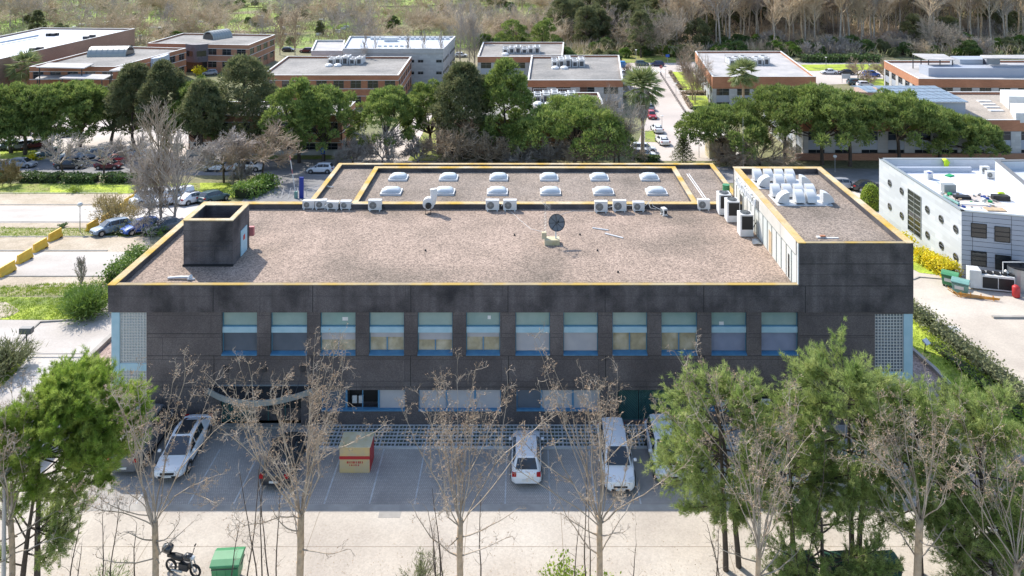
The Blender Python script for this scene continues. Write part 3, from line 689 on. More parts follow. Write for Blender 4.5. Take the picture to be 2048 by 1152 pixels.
# ================================================================ ROOF EQUIPMENT
def fan_disc(mb, c, r, n, face, mi):
    """ring guard with blades, facing -y ('y') or +z ('z')"""
    for rr in (r, r * .66, r * .33):
        pts = [c + (Vector((math.cos(t) * rr, 0, math.sin(t) * rr)) if face == 'y' else Vector((math.cos(t) * rr, math.sin(t) * rr, 0))) for t in np.linspace(0, 2 * math.pi, 17)]
        mb.tube(pts, .012, 4, mi, cap=False)
    for k in range(n):
        t = 2 * math.pi * k / n; v = Vector((math.cos(t), 0, math.sin(t))) if face == 'y' else Vector((math.cos(t), math.sin(t), 0))
        mb.tube([c, c + v * r], .012, 4, mi)
def ac_unit(loc, label, w=1.05, h=.78, d=.42, rz=0, group='small air conditioning units along the rear parapet'):
    e = empty('air_conditioner', loc, rz, label, 'air conditioner', group)
    m = MB(); m.box(-w / 2, w / 2, -d / 2, d / 2, .08, h + .08); m.build('casing', 'white_plastic', e, bevel=.02)
    m = MB(); r = h * .36; c = Vector((-w * .14, -d / 2 - .004, h * .52 + .06)); m.tube([c + Vector((0, .003, 0)), c], [r, r], 20); m.build('fan_opening', 'grille_grey', e)
    m = MB(); fan_disc(m, c + Vector((0, -.012, 0)), r, 8, 'y', 0); m.tube([c + Vector((0, -.01, 0)), c + Vector((0, -.03, 0))], [.07, .07], 10); m.build('fan_guard', 'steel_grey', e)
    m = MB()
    for s in (-1, 1): m.box(s * w * .36 - .04, s * w * .36 + .04, -d / 2 - .06, d / 2 + .06, 0, .08)
    m.build('foot_rail', 'white_paint', e)
    m = MB(); m.box(w / 2, w / 2 + .05, -.1, .1, .2, .45); m.tube([(w / 2 + .03, 0, .3), (w / 2 + .18, .05, .22), (w / 2 + .22, .2, .1)], .025, 5); m.build('pipe_connection', 'black', e)
    return e
ZR = 8.57
for i, (px, py, w, h, rz, nm) in enumerate([(618, 417, 1.0, .62, 0, 'leftmost'), (642.5, 417, .95, .66, .12, 'slightly turned second'), (666, 418.5, 1.0, .60, -.1, 'third'), (692, 418, .9, .62, 0, 'fourth'),
        (750.5, 420.5, 1.1, .80, 0, 'lone larger'), (985, 420.5, 1.1, .80, 0, 'bigger'), (1020, 420.5, 1.1, .80, 0, 'bigger right hand'),
        (1202, 424, 1.05, .84, 0, 'white blocks raised'), (1239, 422.5, 1.1, .84, 0, 'middle'), (1277, 422, .95, .70, 0, 'lower'), (1407, 419, 1.0, .78, 0, 'single')]):
    where = ['leftmost of the four near the rear roof corner', 'second of the four, turned a little', 'third of the four with white hose on top', 'last of the row of four',
             'standing alone left of the white blower', 'left of the pair near the antenna', 'right of the pair near the antenna', 'left of three, on raised white feet', 'middle of the three right of the dish', 'right of three beside looping white hoses',
             'standing alone left of the tall units'][i]
    q = P(px, py, ZR); ac_unit((q.x, q.y, ZR), 'white air conditioner with round fan, ' + where, w, h, rz=rz)
q = P(1328, 430, ZR); ac_unit((q.x, q.y, ZR), 'narrow white air conditioner turned sideways at the end of the hoses', .5, .5, .35, rz=R(-70))
def big_ac(x, y, label, w=1.0, d=.9, h=1.7):
    e = empty('ventilation_unit', (x, y, ZR), 0, label, 'air conditioner', 'tall white air conditioning units beside the tower wall')
    m = MB(); m.box(-w / 2, w / 2, -d / 2, d / 2, .05, h); m.build('casing', 'white_paint', e, bevel=.02)
    m = MB(); m.box(-w / 2 + .12, w / 2 - .05, -d / 2 - .01, -d / 2, h * .34, h * .93); m.build('coil_grille', 'black', e)
    m = MB(); m.tube([(0, 0, h + .005), (0, 0, h + .03)], [.38, .38], 20); m.build('fan_opening', 'dark_metal', e)
    m = MB(); fan_disc(m, Vector((0, 0, h + .04)), .38, 7, 'z', 0); m.build('fan_guard', 'steel_grey', e)
big_ac(17.5 - 1.35, 60.9, 'tall white ventilation unit at the back beside the pale tower wall')
big_ac(17.5 - 1.1, 59.4, 'middle tall white ventilation unit with dark grille, second in its row')
big_ac(17.5 - .85, 56.7, 'nearest tall white ventilation unit with a large black grille')
m = MB()
for y0 in (58.6, 57.9, 57.3, 56.8): m.tube([(16.9, y0, 8.9), (17.2, y0 - .05, 8.95), (17.45, y0 - .1, 9.5)], .035, 6)
m.tube([(16.7, 61.2, 8.7), (16.95, 58.5, 8.75), (16.9, 56.9, 8.75)], .03, 5)
tag(m.build('pipe_bundle', 'dark_metal'), 'dark metal pipes running between the tall white units and the tower wall', 'pipes')
m = MB()
for k in range(7):
    a = k * .6; m.tube([(16.75 + .1 * math.cos(a), 55.6 - .12 * k, 8.66 + .05 * (k % 2)), (17.05 + .1 * math.sin(a), 55.55 - .12 * k, 8.72), (17.3, 55.7 - .13 * k, 8.64)], .055, 6)
tag(m.build('insulation_roll', 'galv'), 'crumpled silver wrapped pipe rolls lying in front of the nearest tall unit', 'pipe insulation')
# white blower with bent duct
q = P(857, 426, ZR); e = empty('roof_blower', (q.x, q.y, ZR), 0, 'white snail shaped roof blower with an upright bent duct at the rear parapet', 'blower')
m = MB(); m.tube([(-.0, -.05, .75), (0, .35, .75)], [.48, .48], 20); m.build('fan_housing', 'white_paint', e)
m = MB(); m.tube([(0, -.3, .62), (0, -.06, .62)], [.2, .26], 14); m.tube([(-.22, -.3, 0), (-.22, -.3, .5)], .03, 4); m.tube([(.22, -.3, 0), (.22, -.3, .5)], .03, 4); m.box(-.25, .25, -.33, -.27, 0, .05); m.build('motor_stand', 'black', e)
m = MB(); m.tube([(.3, .15, .7), (.38, .15, 1.1), (.42, .15, 1.5), (.38, .2, 1.9)], [.24, .27, .29, .3], 14); m.build('duct', 'white_paint', e)
# satellite dish and antenna on concrete plinth
q = P(1104, 488, ZR); e = empty('satellite_dish', (q.x, q.y, ZR), 0, 'black mesh satellite dish and thin lattice mast on a cream concrete plinth', 'satellite dish')
m = MB(); m.box(-.55, .55, -.25, .45, 0, .38); m.box(-.75, -.4, -.1, .2, .38, .85); m.build('plinth', 'cream', e)
m = MB(); m.tube([(.28, .1, .38), (.28, .1, 1.2)], .06, 8); m.build('dish_post', 'white_paint', e)
dn = Vector((.15, -.8, .45)).normalized(); a = dn.orthogonal().normalized(); b = dn.cross(a); c0 = Vector((.35, .05, 1.55)); m = MB()
def dp(r, t): return c0 + (a * math.cos(t) + b * math.sin(t)) * r + dn * (r * r * .28 - .1)
for k in range(24):
    t0, t1 = 2 * math.pi * k / 24, 2 * math.pi * (k + 1) / 24
    for r0, r1 in ((.0, .2), (.2, .4), (.4, .6)):
        if r0 == 0: m.face([dp(0, 0), dp(r1, t0), dp(r1, t1)])
        else: m.face([dp(r0, t0), dp(r1, t0), dp(r1, t1), dp(r0, t1)])
m.build('dish', 'grille_grey', e)
m = MB(); m.tube([dp(.6, t) for t in np.linspace(0, 2 * math.pi, 25)], .022, 5)
for k in range(8): m.tube([dp(0.02, k * math.pi / 4) + dn * .01, dp(.3, k * math.pi / 4) + dn * .01, dp(.6, k * math.pi / 4) + dn * .01], .014, 4)
for k in (0, 3, 5): m.tube([dp(.55, k * .8), c0 + dn * .55], .012, 4)
m.tube([c0 + dn * .48, c0 + dn * .6], .06, 8); m.build('dish_frame', 'black', e)
m = MB()
for dx, dy in ((-.09, 0), (.09, 0), (0, .14)): m.tube([(-.5 + dx, .1 + dy, .8), (-.5 + dx * .8, .1 + dy * .8, 2.4)], .012, 4)
for k in range(7): z = .85 + k * .22; m.tube([(-.59, .1, z), (-.41, .1, z + .11), (-.5, .24, z + .2), (-.59, .1, z + .22)], .008, 3)
m.tube([(-.5, .1, 2.3), (-.5, .1, 3.1)], .02, 5); m.build('lattice_mast', 'galv', e)
m = MB(); m.tube([(-.75, .25, 3.05), (-.25, -.1, 2.7)], .014, 4)
for k in range(8): t = k / 7; c = Vector((-.75 + .5 * t, .25 - .35 * t, 3.05 - .35 * t)); m.tube([c - Vector((.12, .17, 0)), c + Vector((.12, .17, 0))], .008, 3)
for k in range(5): m.tube([(-.28, .0, 2.5 + k * .09), (-.1, .12, 2.5 + k * .09)], .008, 3)
m.build('aerial', 'galv', e)
for i, (p0, p1, d_) in enumerate((((1185, 457), (1217, 461.5), 'shorter pale bar lying on the pink gravel right of the dish'), ((1210, 468), (1246, 477), 'longer pale bar lying on the pink gravel nearer the viewer'))):
    a, b = P(*p0, ZR), P(*p1, ZR); m = MB(); m.tube([a + Vector((0, 0, .05)), b + Vector((0, 0, .05))], .055, 6); tag(m.build('metal_bar', 'white_paint'), d_, 'metal bar', 'bars lying on the gravel roof')
q = P(360, 559, ZR); m = MB(); m.tube([(q.x - .8, q.y, 8.67), (q.x - .1, q.y + .04, 8.7), (q.x + .6, q.y, 8.72), (q.x + .75, q.y - .05, 8.8)], [.08, .1, .1, .14], 8); m.tube([(q.x + .55, q.y - .12, 8.65), (q.x + 1.0, q.y - .05, 8.62)], [.1, .07], 7)
tag(m.build('pipe_offcut', 'white_plastic'), 'cream bent pipe piece lying behind the front parapet near the stair tower', 'pipe')
# hoses
def hose(pts, d_, r=.022):
    m = MB(); m.tube([Vector(p) for p in pts], r, 5); tag(m.build('hose', 'white_plastic'), d_, 'hose', 'pale hoses along the rear parapet')
def pz(px, py, dz): v = P(px, py, ZR + dz); return (v.x, v.y, v.z)
hose([pz(650, 412, .4), pz(662, 400, .7), pz(672, 404, .6), pz(690, 408, .5), pz(745, 408, .45)], 'pale hose looping over the row of four air conditioners')
hose([pz(1003, 412, .4), pz(1008, 402, .6), pz(1012, 410, .4)], 'short hose between the pair of air conditioners')
hose([pz(1020, 421, .03), pz(1040, 440, .03), pz(1062, 458, .03), pz(1095, 466, .03)], 'thin pale cable crossing the gravel towards the dish', .012)
hose([pz(1112, 432, .03), pz(1145, 422, .03), pz(1190, 423, .03)], 'thin cable from the dish to the three air conditioners', .014)
hose([pz(1215, 415, .4), pz(1240, 410, .45), pz(1262, 411, .4), pz(1290, 412, .5), pz(1303, 400, .8), pz(1306, 412, .4), pz(1325, 421, .2)], 'pale hoses looping past the three right air conditioners')
hose([pz(1285, 408, .5), pz(1296, 404, .6), pz(1301, 416, .3), pz(1312, 418, .2)], 'second loose hose loop beside the narrow unit')
for px, py in ((1029, 471), (851, 502), (1195, 502), (1236, 545), (1160, 470)):
    q = P(px, py, ZR); m = MB(); m.cyl((q.x, q.y, ZR), .08, .12, 8, r2=.05); part(m, 'roof_drain', 'black')
# cowls
def cowl_mesh(wd=.66, Rr=.86):
    m = MB(); out = [(0, .0), (0, Rr)] + [(Rr * math.sin(t), Rr * math.cos(t)) for t in np.linspace(.12, R(80), 11)]
    prof = out + [(.42 * Rr, .05 * Rr), (.36 * Rr, 0)]
    m.loft([[(x, -wd / 2, z) for x, z in prof], [(x, wd / 2, z) for x, z in prof]]); return m
def cowl(x, y, rz, label):
    e = empty('roof_cowl', (x, y, 11.30), rz, label, 'roof cowl', 'curved metal cowls on the tower roof')
    o = cowl_mesh(); o.build('hood', 'zinc', e)
    m = MB(); t = R(80); p0 = Vector((.86 * math.sin(t), 0, .86 * math.cos(t))); p1 = Vector((.37, 0, .045)); n = Vector((p1.z - p0.z, 0, -(p1.x - p0.x))).normalized() * (-1)
    if n.x < 0: n = -n
    w = .28; q = [p0.lerp(p1, .08), p0.lerp(p1, .92)]
    m.face([q[0] + Vector((0, -w, 0)) + n * .012, q[1] + Vector((0, -w, 0)) + n * .012, q[1] + Vector((0, w, 0)) + n * .012, q[0] + Vector((0, w, 0)) + n * .012])
    m.build('outlet_mesh', 'black', e)
for gi, (yg, xg, nm) in enumerate(((55.5, 19.05, 'nearer'), (59.0, 18.75, 'farther'))):
    m = MB(); m.box(xg - .4, xg + 3.7, yg - .15, yg + 2.1, 11.26, 11.30); tag(m.build('cowl_base', 'zinc'), f'flat grey metal base plate under the {nm} set of curved cowls', 'base plate')
    for k in range(4): cowl(xg + .05 + k * .88, yg + 2.05, R(-90), f"rear row curved zinc cowl, {['first', 'second', 'third', 'fourth'][k]} from the left in the {nm} set")
    cowl(xg + .55, yg + .40, R(180), f'left facing zinc cowl at the front corner of the {nm} set')
    cowl(xg + 3.05, yg + .40, R(0), f'right facing zinc cowl at the front corner of the {nm} set')
    for k in range(2): cowl(xg + 1.37 + k * .86, yg + .80, R(-90), f"viewer facing zinc cowl with dark outlet, {['left', 'right'][k]} one of the {nm} set")
q = P(1650, 477, 11.26); m = MB(); m.box(q.x - .5, q.x + .1, q.y, q.y + .25, 11.26, 11.34); m.box(q.x, q.x + .9, q.y - .03, q.y + .1, 11.26, 11.31); tag(m.build('loose_board', 'white_plastic'), 'pale loose boards lying behind the front edge of the tower roof', 'board')
m = MB(); m.box(q.x - .28, q.x + .05, q.y, q.y + .2, 11.345, 11.42); tag(m.build('roof_tile', 'brick_orange'), 'small orange tile lying on the pale boards of the tower roof', 'tile')
# sign of thick white rounded letters, seen nearly edge on
sgn = empty('letter_sign', (XT - .1, 58.8, 11.05), 0, 'row of thick white rounded sign letters on the pale tower wall, seen edge on', 'sign')
for k in range(11):
    y = 61.25 - k * .46; m = MB(); r = .17 if k % 3 else .2; zc = 11.0 + (.08 if k % 4 == 0 else 0)
    pts = [Vector((XT - .16, y + math.cos(t) * r, zc + math.sin(t) * .3)) for t in np.linspace(.3 + k, .3 + k + (5.2 if k % 2 else 6.28), 14)]
    m.tube(pts, .085, 7); o = m.build('letter', 'white_paint', sgn); o.matrix_parent_inverse = Matrix.Translation(-sgn.location)
m = MB(); m.box(XT - .1, XT - .06, 56.0, 56.35, 10.65, 11.35); o = m.build('end_plate', 'grille_grey', sgn); o.matrix_parent_inverse = Matrix.Translation(-sgn.location)
m = MB(); m.cyl((XT - .45, 63.6, 7.6), .3, 2.4, 16); tag(m.build('green_pipe', 'bin_green'), 'green upright drum behind the far left corner of the tower', 'drum')
text_o = []
# chalk-like marks and metal scrap
q = P(1172, 411, 8.75)
q = P(657, 376, 8.42); m = MB()
for k in range(6):
    t0 = k * .9; m.tube([(q.x - .35 + .13 * k, q.y + .1 * math.sin(t0), 8.48), (q.x - .3 + .13 * k, q.y + .12 * math.cos(t0), 8.6), (q.x - .2 + .13 * k, q.y + .05, 8.5)], .035, 5)
tag(m.build('metal_scrap', 'white_paint'), 'white twisted metal scraps lying on the lower roof corner', 'scrap')

# ================================================================ VEHICLES
def make_car(kind, paint, lod=0):
    L, W_, Hh, f0, f1, r1, r0, hood, tail = dict(
        hatch=(4.05, 1.76, 1.50, .27, .09, -.36, -.47, .60, .60), sedan=(4.6, 1.82, 1.44, .25, .06, -.20, -.37, .60, .64),
        fastback=(4.7, 1.86, 1.46, .29, .07, -.20, -.45, .56, .66), suv=(4.4, 1.84, 1.66, .27, .11, -.38, -.48, .60, .60),
        van=(4.9, 1.92, 1.95, .38, .25, -.46, -.49, .52, .55), pickup=(4.75, 1.84, 1.72, .30, .13, -.38, -.48, .56, .60))[kind]
    e = empty('parked_car'); hw = W_ / 2; zb0 = .24
    nose, belt = Hh * .44, Hh * .62
    st = [(-.5, .80, Hh * .50), (-.485, .90, Hh * tail * .97), (-.44, .96, Hh * tail), (r0 + .02, .98, belt), (-.2, 1, belt), (.05, 1, belt * .99), (f0, .99, Hh * hood), (.36, .965, Hh * (hood * .93)), (.44, .92, Hh * hood * .84), (.485, .82, nose * .98), (.5, .70, nose * .78)]
    st = sorted(st, key=lambda s: s[0]); rings = []
    for u, wf, zt in st:
        x = u * L; w = hw * wf; zl = zb0 + (.08 if abs(u) > .47 else 0); mid = zl + (zt - zl) * .55
        half = [(w * .88, zl), (w * .985, zl + .1), (w, mid), (w * .975, zt - .10), (w * .90, zt - .02), (w * .5, zt + .015)]
        rings.append([(x, y, z) for y, z in half] + [(x, -y, z) for y, z in half[::-1]])
    m = MB(); m.loft(rings)
    # cabin shell
    def cab(m, g, top=True):
        pass
    br, bf = [(r0 * L, hw * .86), (f0 * L, hw * .86)]
    zr = Hh
    sec = [(r0 * L, hw * .88, belt - .04, belt - .03, hw * .80), (r1 * L, hw * .90, belt - .04, zr - .05, hw * .66), ((r1 + f1) / 2 * L, hw * .92, belt - .04, zr, hw * .69), (f1 * L, hw * .92, belt - .04, zr - .06, hw * .66), (f0 * L, hw * .88, Hh * hood - .04, Hh * hood - .03, hw * .80)]
    cr = []
    for x, wb, z0, z1, wt in sec:
        cr.append([(x, wb, z0), (x, (wb + wt) / 2 + .02, (z0 + z1) / 2), (x, wt, z1 - .015), (x, wt * .6, z1 + .03), (x, -wt * .6, z1 + .03), (x, -wt, z1 - .015), (x, -(wb + wt) / 2 - .02, (z0 + z1) / 2), (x, -wb, z0)])
    m.loft(cr)
    body = m.build('body', 'paint_' + paint, e, smooth=True)
    ed = body.modifiers.new('e', 'EDGE_SPLIT'); ed.split_angle = R(32)
    def lerp(a, b, t): return tuple(a[i] + (b[i] - a[i]) * t for i in range(3))
    def quad(name, A, B_, C, D, mtl, ins=(.06, .06, .06, .06), off=.018):
        A, B_, C, D = map(Vector, (A, B_, C, D)); n = (B_ - A).cross(D - A).normalized()
        l, r, bt, tp = ins
        def q(u, v): return A.lerp(B_, u).lerp(D.lerp(C, u), v)
        mm = MB(); pts = [q(l, bt), q(1 - r, bt), q(1 - r, 1 - tp), q(l, 1 - tp)]
        mm.face([p + n * off for p in pts]); o = mm.build(name, mtl, e); return o
    c0, c1, c2, c3, c4 = cr
    # windscreen (front), rear window
    quad('windscreen', c4[7 - 0], c4[0], c3[2], c3[5], 'car_glass', (.07, .07, .10, .05), .062)
    quad('rear_window', c0[0], c0[7], c1[5], c1[2], 'car_glass', (.08, .08, .16, .08), .035)
    gl = 'side_window'
    for s in (0, 1):
        iw, it = (0, 2) if s == 0 else (7, 5)
        # side glass in two panes
        for (a, b, t0, t1) in ((c1, c2, .04, .96), (c2, c3, .04, .96)):
            A, Bq, Cq, Dq = a[iw], b[iw], b[it], a[it]
            if kind == 'van' and a is c1: continue
            if s == 0: quad(gl, Bq, A, Dq, Cq, 'car_glass', (.03, .03, .20, .10), .035)
            else: quad(gl, A, Bq, Cq, Dq, 'car_glass', (.03, .03, .20, .10), .035)
        A, Bq, Dq = Vector(c3[iw]), Vector(c4[iw]), Vector(c3[it]); sg_ = 1 if s == 0 else -1
        mm = MB(); g = (A + Bq + Dq) / 3; off = Vector((0, sg_ * .035, .0)); mm.face([g + (p - g) * .72 + off + Vector((-.03, 0, .02)) for p in ((A, Bq, Dq) if s else (A, Dq, Bq))]); mm.build('quarter_window', 'car_glass', e)
    # roof glass for the fastback
    if kind == 'fastback':
        mm = MB(); mm.face([(r1 * L - .2, -hw * .5, zr + .0), (f1 * L, -hw * .5, zr - .01), (f1 * L, hw * .5, zr - .01), (r1 * L - .2, hw * .5, zr)]); 
        mm = MB(); mm.box(r1 * L, f1 * L - .05, -hw * .46, hw * .46, zr - .02, zr + .045); mm.build('glass_roof', 'car_glass', e, bevel=.02)
    wr = .32 if kind in ('hatch', 'sedan', 'fastback') else .36
    for u in (-.31, .32):
        for s in (-1, 1):
            mm = MB(); y = s * (hw - .20); mm.tube([(u * L, y, wr), (u * L, s * (hw + .012), wr)], [wr, wr], 18); wo_ = mm.build('wheel', 'tyre', e)
            mm = MB(); mm.tube([(u * L, s * (hw + .0), wr), (u * L, s * (hw + .02), wr)], [wr * .62, wr * .6], 12); mm.build('rim', 'rim', wo_)
    # wheel arches, sills, bumpers
    mm = MB()
    for u in (-.31, .32):
        for s in (-1, 1):
            pts = [(u * L + math.cos(t) * (wr + .055), s * (hw + .003), wr + math.sin(t) * (wr + .055)) for t in np.linspace(0, math.pi, 12)]; mm.tube(pts, .03, 4)
    mm.box(-.26 * L, .27 * L, -hw * .98, hw * .98, .2, .27); mm.box(.475 * L, .502 * L, -hw * .55, hw * .55, .30, .42); mm.build('lower_trim', 'trim_black', e)
    for s in (-1, 1):
        mm = MB(); mm.hexa([(.455 * L, s * hw * .52, nose * .80), (.502 * L, s * hw * .52, nose * .80), (.478 * L, s * hw * .86, nose * .84), (.42 * L, s * hw * .90, nose * .86), (.448 * L, s * hw * .52, nose * 1.12), (.478 * L, s * hw * .52, nose * 1.03), (.462 * L, s * hw * .86, nose * 1.06), (.41 * L, s * hw * .90, nose * 1.14)]); mm.build('headlight', 'headlamp', e)
        mm = MB(); zt_ = Hh * tail * .80; mm.box(-.502 * L, -.455 * L, min(s * hw * .66, s * hw * .93), max(s * hw * .66, s * hw * .93), zt_ - .02, zt_ + .17); mm.build('taillight', 'taillamp', e)
        mm = MB(); mm.box(f0 * L - .45, f0 * L - .30, min(s * hw, s * (hw + .17)), max(s * hw, s * (hw + .17)), belt, belt + .12); mm.build('mirror', 'paint_' + paint, e, bevel=.02)
    mm = MB(); mm.box(-.507 * L, -.5 * L, -.26, .26, .46, .57); mm.build('number_plate', 'plate', e)
    mm = MB(); mm.box(.5 * L, .507 * L, -.26, .26, .34, .44); mm.build('number_plate', 'plate', e)
    mm = MB(); mm.box(.493 * L, .503 * L, -hw * .42, hw * .42, .47, .58); mm.build('grille', 'trim_black', e)
    return e
proto = {}
def car(kind, paint, loc, deg, label, group='cars parked along the back street', cat='car', parts=None):
    key = (kind, paint)
    if key not in proto:
        o = make_car(kind, paint); proto[key] = (o, kmap(o)); o.location = loc; o.rotation_euler = (0, 0, R(deg)); tag(o, label, cat, group)
        return o
    o, km = proto[key]; r, _ = dup(o, km, loc, R(deg), None, label, group); r['category'] = cat; return r
def pcar(kind, paint, px, py, deg, label, **k):
    q = P(px, py); s = -math.atan2(gz(q.y + 2) - gz(q.y - 2), 4)
    o = car(kind, paint, (q.x, q.y, q.z + .03), deg, label, **k)
    if abs(s) > .01:   # lie on the slope (terrain falls along y)
        o.rotation_euler = (Matrix.Rotation(-s, 3, 'X') @ Matrix.Rotation(R(deg), 3, 'Z')).to_euler()
    return o
G1 = 'cars parked in front of the dark building'
car('fastback', 'white', (-20.6, 45.3, .012), -88, 'glossy white fastback car with black glass roof, nose towards the viewer', group=G1)
car('van', 'grey', (-23.35, 45.9, .012), 90, 'dark grey van parked at the left end of the front bays', group=G1, cat='van')
car('hatch', 'white', (.08, 44.55, .012), 90, 'white hatchback seen from behind, parked between two white bay lines', group=G1)
car('hatch', 'dark', (-14.2, 44.4, .012), 90, 'black hatchback with red tail lights behind the second bare tree', group=G1)
car('pickup', 'white', (5.35, 44.35, .012), -90, 'white off road car facing the viewer behind the fourth bare tree', group=G1)
car('suv', 'white', (8.35, 44.9, .012), -90, 'white car half hidden behind the left edge of the green pines', group=G1)
car('hatch', 'white', (-29.8, 46.4, .012), 90, 'white car glimpsed through the round pine at the lower left', group=G1)
car('suv', 'silver', (15.7, 44.2, .012), -90, 'silver car hidden deep behind the right hand pines', group=G1)
car('hatch', 'grey', (24.6, 37.0, .012), 20, 'grey car glimpsed low between the pines at the lower right', group=G1)
GS = 'cars parked along the back street'
pcar('hatch', 'silver', 45, 335, 0, 'silver hatchback at the far left of the back street', group=GS)
pcar('sedan', 'dark', 141, 337, 0, 'black saloon parked second from the left on the back street', group=GS)
pcar('hatch', 'maroon', 218, 338, 0, 'dark red hatchback on the back street', group=GS)
pcar('hatch', 'dark', 350, 337, 0, 'dark car behind the tall bare poplars on the back street', group=GS)
pcar('hatch', 'white', 433, 342, 0, 'white hatchback under the left round bare tree', group=GS)
pcar('suv', 'white', 497, 342, 0, 'white crossover car under the right round bare tree', group=GS)
pcar('hatch', 'white', 641, 346, 180, 'white hatchback facing left beside the corner of the lower roof', group=GS)
GL = 'cars in the pale lot under the pines'
for px, py, d, kd, pt, lb in [(16, 269, 215, 'hatch', 'white', 'white car at the far left edge of the back row in the pine lot'), (68, 268, 215, 'hatch', 'silver', 'silver car second in the back row of the pine lot'), (92, 270, 215, 'sedan', 'maroon', 'purple red car third in the back row of the pine lot'), (142, 272, 215, 'hatch', 'white', 'white car at the right end of the back row of the pine lot'),
        (16, 298, 215, 'hatch', 'teal', 'dark teal car at the left end of the middle row by the brown rails'), (42, 298, 215, 'hatch', 'silver', 'silver hatchback in the middle row by the brown rails'), (72, 296, 215, 'sedan', 'maroon', 'maroon saloon in the middle row by the brown rails'),
        (96, 314, 215, 'hatch', 'teal', 'dark car beside the first pine trunk in the front row of the pine lot'), (146, 318, 215, 'suv', 'silver', 'silver car in the front row behind the black saloon'), (186, 316, 215, 'hatch', 'silver', 'light hatchback in the front row left of the red one'), (222, 317, 215, 'sedan', 'silver', 'pale saloon in the front row beside a bare tree'), (257, 314, 215, 'hatch', 'white', 'white car at the right end of the front row in the pine lot'),
        (232, 326, 190, 'hatch', 'red', 'bright red car peeking out between the street and the pine lot')]:
    pcar(kd, pt, px, py, d, lb, group=GL)
GT = 'cars on the pale terrace parking'
for px, py, d, kd, pt, lb in [(300, 408, -130, 'van', 'white', 'white van at the left end of the upper terrace row'), (347, 407, -130, 'van', 'white', 'white van behind the forked bare tree, second in the upper terrace row'), (387, 406, 60, 'fastback', 'white', 'white fastback with dark roof in the upper terrace row'), (427, 404, 60, 'hatch', 'teal', 'dark green hatchback at the right end of the upper terrace row'),
        (222, 467, -130, 'hatch', 'steelblue', 'pale blue hatchback behind the reeds in the lower terrace row'), (281, 465, -130, 'hatch', 'blue', 'bright blue hatchback in the lower terrace row'), (330, 463, -130, 'sedan', 'grey', 'dark grey car at the right end of the lower terrace row')]:
    pcar(kd, pt, px, py, d, lb, group=GT)
GR = 'cars along the pale side road'
for px, py, d, kd, pt, lb in [(1303, 236, -90, 'hatch', 'red', 'bright red car behind the tall palm on the side road'), (1300, 220, 90, 'hatch', 'silver', 'silver car just beyond the red one on the side road'), (1314, 263, 92, 'sedan', 'white', 'white saloon driving away in the middle of the side road'), (1325, 287, 95, 'sedan', 'white', 'nearer white saloon on the side road'),
        (1287, 305, 0, 'suv', 'white', 'white crossover parked across, behind the other one by the palm trunk'), (1287, 317, 0, 'suv', 'white', 'nearer white crossover parked across by the palm trunk'), (1247, 152, 0, 'hatch', 'white', 'white hatchback farthest in the parked column left of the side road'), (1248, 161, 0, 'hatch', 'silver', 'silver hatchback third in the parked column left of the side road'), (1250, 170, 0, 'hatch', 'white', 'white hatchback nearest in the parked column left of the side road'), (1250, 195, 0, 'hatch', 'dark', 'dark car beside the grey roofed building on the side road'),
        (1272, 150, -90, 'sedan', 'white', 'white car just below the zebra crossing'), (1271, 163, -90, 'hatch', 'white', 'second white car below the zebra crossing'),
        (1284, 131, 0, 'hatch', 'teal', 'dark green hatchback on the cross street'), (1314, 132, 180, 'hatch', 'navy', 'dark blue hatchback behind the no entry sign'),
        (1658, 148, 180, 'sedan', 'white', 'white estate car on the cross street behind the square building'), (1692, 149, 180, 'sedan', 'dark', 'black saloon on the cross street'), (1743, 153, 0, 'suv', 'blue', 'blue car on the cross street beside the bare tree'), (1712, 170, 0, 'suv', 'teal', 'dark green car above the solar panel roof'), (1730, 174, 0, 'hatch', 'white', 'white car partly behind the solar panel roof'),
        (577, 103, 0, 'hatch', 'dark', 'dark car beyond the brick building with the barrel roof'), (613, 105, 180, 'suv', 'maroon', 'dark red car left of the long white building'), (420, 150, 200, 'hatch', 'silver', 'silver car in front of the curved slate entrance'), (922, 114, 0, 'hatch', 'white', 'white car right of the long white building'),
        (1737, 382, 0, 'sedan', 'dark', 'glossy black saloon on the street behind the topiary bush'), (1690, 378, 0, 'hatch', 'silver', 'silver car partly hidden by the tower roof edge')]:
    pcar(kd, pt, px, py, d, lb, group=GR)

